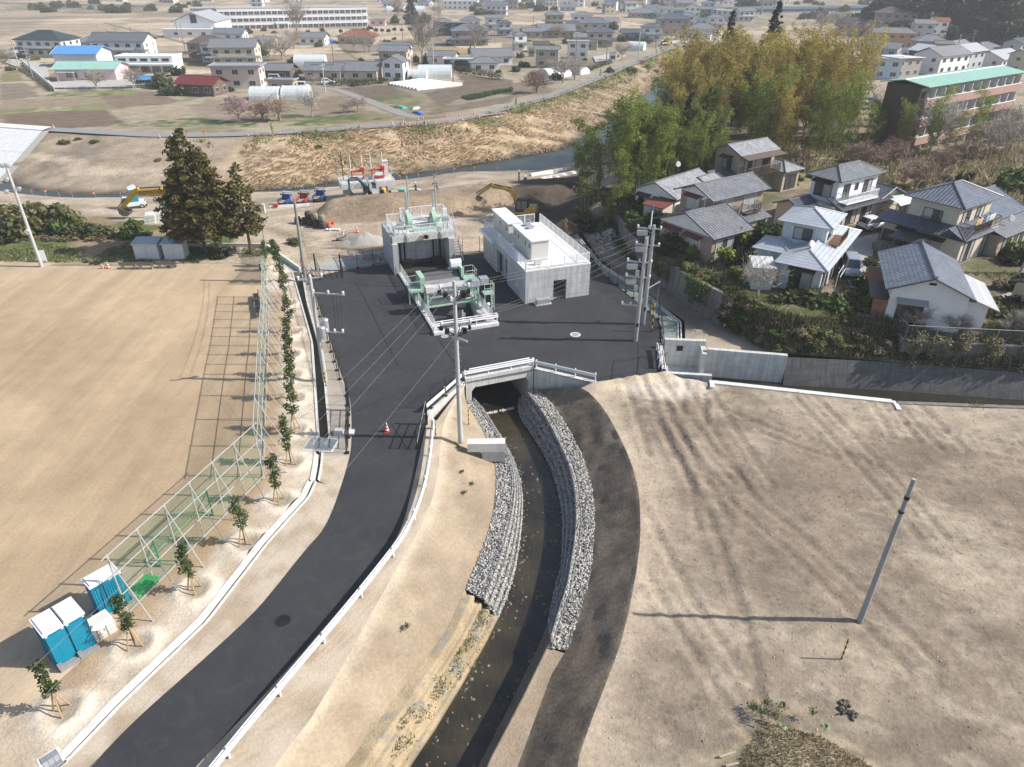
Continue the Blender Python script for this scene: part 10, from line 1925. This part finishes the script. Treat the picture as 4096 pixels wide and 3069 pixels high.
 # strip crops and blue sheets
P=Bw([(p.x,p.y)for p in GL('A2',[(1775,845),(2212,770),(2212,792),(1850,868)])],2600,91);B4('crop_row','rows of leafy green crops in the field',P,len(P),.5,[(.07,.13,.05),(.1,.17,.07)],92,h=.55)
for r,pts,c,lab in(('A2',[(1345,970),(1385,968),(1440,995),(1460,1003),(1420,1002)],(.02,.13,.55),'blue plastic sheet at the corner of the field by the cones'),('A2',[(1185,925),(1260,920),(1320,940),(1270,946)],(.1,.42,.36),'teal net heap lying in the weedy field'),('A2',[(1340,940),(1420,930),(1400,950),(1350,952)],(.6,.6,.6),'pale sheet beside the teal net heap'),('A2',[(615,355),(690,350),(715,368),(630,372)],(.04,.16,.55),'blue sheet before the rust roofed house'),('E5',[(1265,205),(1400,200),(1395,225),(1275,220)],(.05,.18,.6),'blue sheets beside the cream clinic')):
 P=GL(r,pts);c0=sum(P,Vc())/len(P);b=MB();n=len(P);b.add([p-c0+Vc((0,0,.06))for p in P]+[(p-c0)*.55+Vc((0,0,.42))for p in P],[tuple(Rn(n,2*n))]+[(k,(k+1)%n,n+(k+1)%n,n+k)for k in Rn(n)]);o=b.bd('plastic_sheet',Aj('sheet_%s'%lab[:4],c,.6));o.location=c0;A6(o,lab,'sheet')
 # bridges
br=Ab('bridge','small road bridge with pale blue railing at the head of the levee road','bridge',G('A3',1520,385,.6));A_=G('A3',1515,372,.9);B_=G('A3',1830,358,.9);dv=B_-A_;br.location=A_;br.rotation_euler=(0,0,math.atan2(dv.y,dv.x));L=dv.length+14
MB().bb(0,L,0,6,-1.1,0).bd('deck',A2,br);b=MB();[b.bb(x-.6,x+.6,.5,5.5,-6,-1.1)for x in(2,L*.5)];b.bd('pier',A2,br)
for y in(.15,5.85):b=MB();Bi(b,[(0,y,0),(L,y,0)],1.1,.05,2,.3,.02);b.bd('railing',By,br)
b=MB();Ck(b,[(-14,-1.5,-.2),(-7,-.3,-.1),(0,0,0)],.8,3);b.bd('guard_rail',Ad,br)
A_=G('E5',-60,92,2.5);B_=G('E5',860,78,2.5);dv=B_-A_;b2_=Ab('road_bridge','long blue girder bridge over the second river in the haze','bridge',A_,math.atan2(dv.y,dv.x));L=dv.length+60;MB().bb(-150,L,0,9,-.4,.5).bb(-150,L,-.2,0,.5,1.5).bd('deck',mat('bridge_deck_teal',(.22,.28,.3),.7,.05,1,coord='Object'),b2_);MB().bb(-150,L,.6,1.2,-3,-.4).bb(-150,L,7.8,8.4,-3,-.4).bd('girder',mat('girder_blue',(.05,.12,.3),.6,.08,1,coord='Object'),b2_)
for x in(dv.length*.31,dv.length*.62):MB().add([(x-5,0,-3),(x+5,0,-3),(x+5,9,-3),(x-5,9,-3),(x-3,1,-16),(x+3,1,-16),(x+3,8,-16),(x-3,8,-16)],[(0,1,2,3),(4,7,6,5),(0,4,5,1),(1,5,6,2),(2,6,7,3),(3,7,4,0)]).bd('pier',A2,b2_)
pw=Ab('revetment','bright white revetment wall seen beneath the blue bridge','revetment',G('E5',430,205));q=[G('E5',300,205,0),G('E5',740,132,0),G('E5',720,112,2.5),G('E5',285,114,2.5)];MB().face([v-Vc(pw.location)for v in q]).bd('facing',M_rvb,pw)
# poles far away
PL=[('A1',170,585,105,345),('A1',290,690,210,420),('A1',885,390,840,215),('A1',850,470,822,325),('A1',1160,400,1138,275),('A1',1020,350,998,232),('A1',1345,490,1312,330),('A1',1610,480,1550,205),('A1',1545,330,1518,170),('A1',1840,310,1825,190),('A1',1970,355,1950,190),('A1',2150,430,2125,255),('A1',1310,300,1285,120),('A2',95,500,68,295),('A2',690,690,650,375),('A2',600,795,570,595),('A2',942,470,938,318),('A2',1270,360,1258,165),('A2',1535,590,1528,375),('A2',1705,715,1700,540),('A2',2065,380,2068,230),('A2',600,310,590,215),('A3',185,265,183,152),('A3',400,215,398,98),('A3',935,295,936,92),('A3',550,540,552,300),('A3',815,545,825,335),('A3',1090,490,1108,258),('A3',1240,420,1258,205),('A3',1330,340,1338,235),('A3',790,235,792,165),('A3',1280,180,1278,95),('A4',870,810,968,440),('A4',640,420,668,240),('A4',740,570,770,430),('A4',925,350,958,185),('A4',1390,350,1440,140),('A4',1620,470,1650,345),('A4',2020,410,2062,255),('A4',2165,395,2210,240),('A4',1750,420,1800,280),('A4',800,600,840,440)]
PBASE=None
gq='utility poles of the village beyond the river'
for k,(r,xb,yb,xt,yt)in En(PL):
 p=GT(r,xb,yb);h=max(7,min(16,HH(p,r,xt,yt)-p.z));t=Ab('utility_pole','grey utility pole with crossarm among the houses of the plain','utility pole',p,k*.7,gq)
 MB().cyl((0,0,0),(0,0,h),.19,.12,7).bd('shaft',D4 if k%3 else Cr,t);b=MB();b.bb(-1.,1.,-.06,.06,h-.5,h-.38);b.bb(-.8,.8,-.06,.06,h-1.4,h-1.28);[b.cyl((x,0,h-.38),(x,0,h-.15),.07,.06,6)for x in(-.9,0,.9)];b.bd('crossarm',Ag,t)
b=G('B3',1692,425,3);t=Ab('utility_pole','grey utility pole between the white bungalow and the tan house','utility pole',b);h=HH(b,'B3',1718,195)-3;q=MB();q.cyl((0,0,0),(0,0,h),.17,.11,8);q.bd('shaft',Cr,t);q=MB();q.bb(-.6,.6,-.05,.05,h-.6,h-.5);q.bd('crossarm',Ag,t)
p=G('D4',2085,640,3);t=Ab('utility_pole','grey pole at the right edge beside the cream house yard','utility pole',p);q=MB();q.cyl((0,0,0),(1.2,0,9),.17,.12,8);q.bd('shaft',Cr,t)
# banners on the levee road
M_ban=Aj('banner_yellow_green',(.62,.78,.3),.6);M_bmk=Aj('banner_mark',(.1,.16,.04),.7)
for k,(r,xb,yb,lab)in En((('B2',143,88,'bent yellow green banner with dark marks left on the levee road'),('A3',32,938,'yellow green banner with faint marks beside the weeds on the levee road'),('A3',760,675,'yellow green banner with three dark marks on the upper levee road'),('A3',1242,487,'pale yellow banner farthest up the levee road'))):
 p=GT(r,xb,yb);t=Ab('banner',lab,'banner',p,0,'yellow green banners along the levee road');MB().cyl((-.32,0,0),(-.32,0,2.6),.03,.03,5).bd('banner_pole',Ad,t);b=MB();n=8
 for i in Rn(n):z0,z1=.5+i*2.1/n,.5+(i+1)*2.1/n;f=lambda z:.1*math.sin(z*2.2)if k==0 else 0;b.add([(-.3+f(z0),0,z0),(.3+f(z0),0,z0),(.3+f(z1),0,z1),(-.3+f(z1),0,z1),(-.3+f(z0),.02,z0),(.3+f(z0),.02,z0),(.3+f(z1),.02,z1),(-.3+f(z1),.02,z1)],[(0,1,2,3),(7,6,5,4)])
 b.bd('banner_cloth',M_ban,t);b=MB();[b.bb(-.1,.1,-.02,-.004,z-.1,z+.1)for z in(1.1,1.55,2.)];b.bd('banner_mark',M_bmk,t)
t=Ab('round_mirror','traffic mirror with a red sign at the bridge road junction','mirror',GT('A3',1372,408));MB().cyl((0,0,0),(0,0,3),.06,.06,6).bd('pole',B9,t);MB().cyl((0,-.1,2.7),(0,-.2,2.7),.45,.45,16).bd('mirror_face',C8,t);MB().cyl((0,-.1,1.7),(0,-.13,1.7),.35,.35,14).bd('sign',Dv,t)
t=Ab('orange_sign','small orange sign board by the white site toilet','sign',GT('A3',915,515));MB().bb(-.5,.5,0,.05,.5,1.6).cyl((-.4,.05,0),(-.4,.05,.6),.03,.03,5).cyl((.4,.05,0),(.4,.05,.6),.03,.03,5).bd('board',B9,t)
for k,(r,x,y)in En((('B1',1620,95),('B1',1768,95))):
 o=MB();o.bb(-.08,.08,-.05,.05,0,1.);o.bb(-.3,.3,-.03,.03,.7,1.);o=o.bd('barrier_stand',B9);o.location=GT(r,x,y);A6(o,['left','right'][k]+' orange barrier stand on the levee road behind the conifers','barrier')
 # cars in the distance
for k,(nm,r,x,y,rz,m,kd,lab)in En((('parked_car','A1',205,510,R(5),M_cb,'van','black car parked at the left edge of the village'),('parked_van','A2',400,768,R(0),C2,'van','white kei van parked by the plastic tunnels'),('parked_car','A2',620,728,R(20),C2,'hatch','white car with dark roof in front of the grey farmhouse'),('parked_car','A2',175,700,R(0),C2,'van','white car under the dark timber shed house'),('parked_car','A2',1680,375,R(0),C2,'hatch','white car in the car port of the taupe house'),('parked_car','E5',985,190,R(0),C2,'hatch','white car beyond the second river, left of two'),('parked_car','E5',1045,195,R(0),M_cs,'hatch','silver car beyond the second river, right of two'),('parked_car','E5',920,545,R(-15),M_cs,'hatch','silver car beside the orange terrace house'),('parked_truck','A3',1775,310,R(10),C2,'van','white van beside the pale container near the bridge'),('parked_van','A4',820,940,R(80),C2,'van','white van seen through the bamboo beside the apartment block'),('parked_car','A4',860,890,R(80),M_cs,'hatch','blue grey car seen through the bamboo'))):
 p=GT(r,x,y)+Vc((0,0,.08));car(nm,lab,p,rz,4.,1.7,1.5 if kd=='hatch'else 1.8,m,kd,'car')
for k in Rn(14):p=GT('N',rng.uniform(1900,3300),rng.uniform(36,48));o=MB();o.bb(-2,2,-.85,.85,.25,.9);o.bb(-1.4,1.1,-.75,.75,.9,1.5);o=o.bd('parked_car',[C2,M_cs,M_cb][k%3]);o.location=p;o.rotation_euler=(0,0,rng.uniform(-.4,.4));A6(o,'tiny pale car parked among the distant houses','car','tiny cars among the distant houses')
# stepping stones on the slope, leaning pipes
st=Ab('garden_steps','flight of concrete steps in the grassy slope left of the hedge','steps',G('D3',440,1025,1.));A_=G('D3',440,1030,1.);B_=G('D3',575,905,2.2)
b=MB()
for k in Rn(5):p=A_.lerp(B_,k/4)-Vc(st.location);b.box(p,(.75,.32,.22),0,R(-35))
b.bd('step',Ca,st)
for k,(x,y,x2,y2)in En(((1095,785,1200,605),(1150,735,1205,605))):p=G('C4',x,y,.4);q=G('C4',x2,y2,2.2);o=MB().cyl((0,0,0),q-p,.07,.07,8).bd('drain_pipe',Ad);o.location=p;A6(o,['longer','shorter'][k]+' white pipe leaning on the end of the old retaining wall','pipe')
t=Ab('laundry_pole','white laundry poles beside the silver roofed house','laundry pole',G('D3',1430,580,GZ));b=MB();[b.cyl((x,y,0),(x,y,1.6),.03,.03,5)for x,y in((0,0),(1.4,2.2))];b.cyl((0,0,1.6),(1.4,2.2,1.6),.03,.03,5);b.cyl((.2,-.1,1.3),(1.6,2.1,1.3),.03,.03,5);b.bd('pole',Ad,t)
# fragments: timber frames at the lower right, plank barrier on the verge
for k,(x,y,x2,y2)in En(((190,1050,350,1000),(255,1140,430,1095))):p=G('D6',x,y,.15);q=G('D6',x2,y2,.15);o=MB().cyl((0,0,0),q-p,.05,.05,6).cyl((.1,0,0),(.1,0,-.5),.04,.04,5).bd('timber_rail',mat('pale_timber',(.4,.36,.28),.8,.1,3));o.location=p;A6(o,['upper','lower'][k]+' pale timber rail at the bottom edge of the bare plot','timber')
sg=Ab('concrete_footing','pale concrete gate footing beside the open footway gate','footing',G('D2',1420,940),R(5));MB().bb(-.7,.7,-.35,.35,0,.1).bb(-.75,-.1,-.3,.3,.1,.3).bd('footing',Av,sg)
# HAZE over the plain
hz_=MB();hz_.bb(-3700,3700,-60,6200,-8.,47.);mhz=bpy.data.materials.new('haze');mhz.use_nodes=True;nt=mhz.node_tree;nt.nodes.clear();o_=nt.nodes.new('ShaderNodeOutputMaterial');pv=nt.nodes.new('ShaderNodeVolumePrincipled');SI(pv,'Color',(.93,.96,1,1));SI(pv,'Density',HAZE);SI(pv,'Anisotropy',0);nt.links.new(pv.outputs[0],o_.inputs['Volume'])
hzo=hz_.bd('haze',mhz);hzo['kind']='stuff'
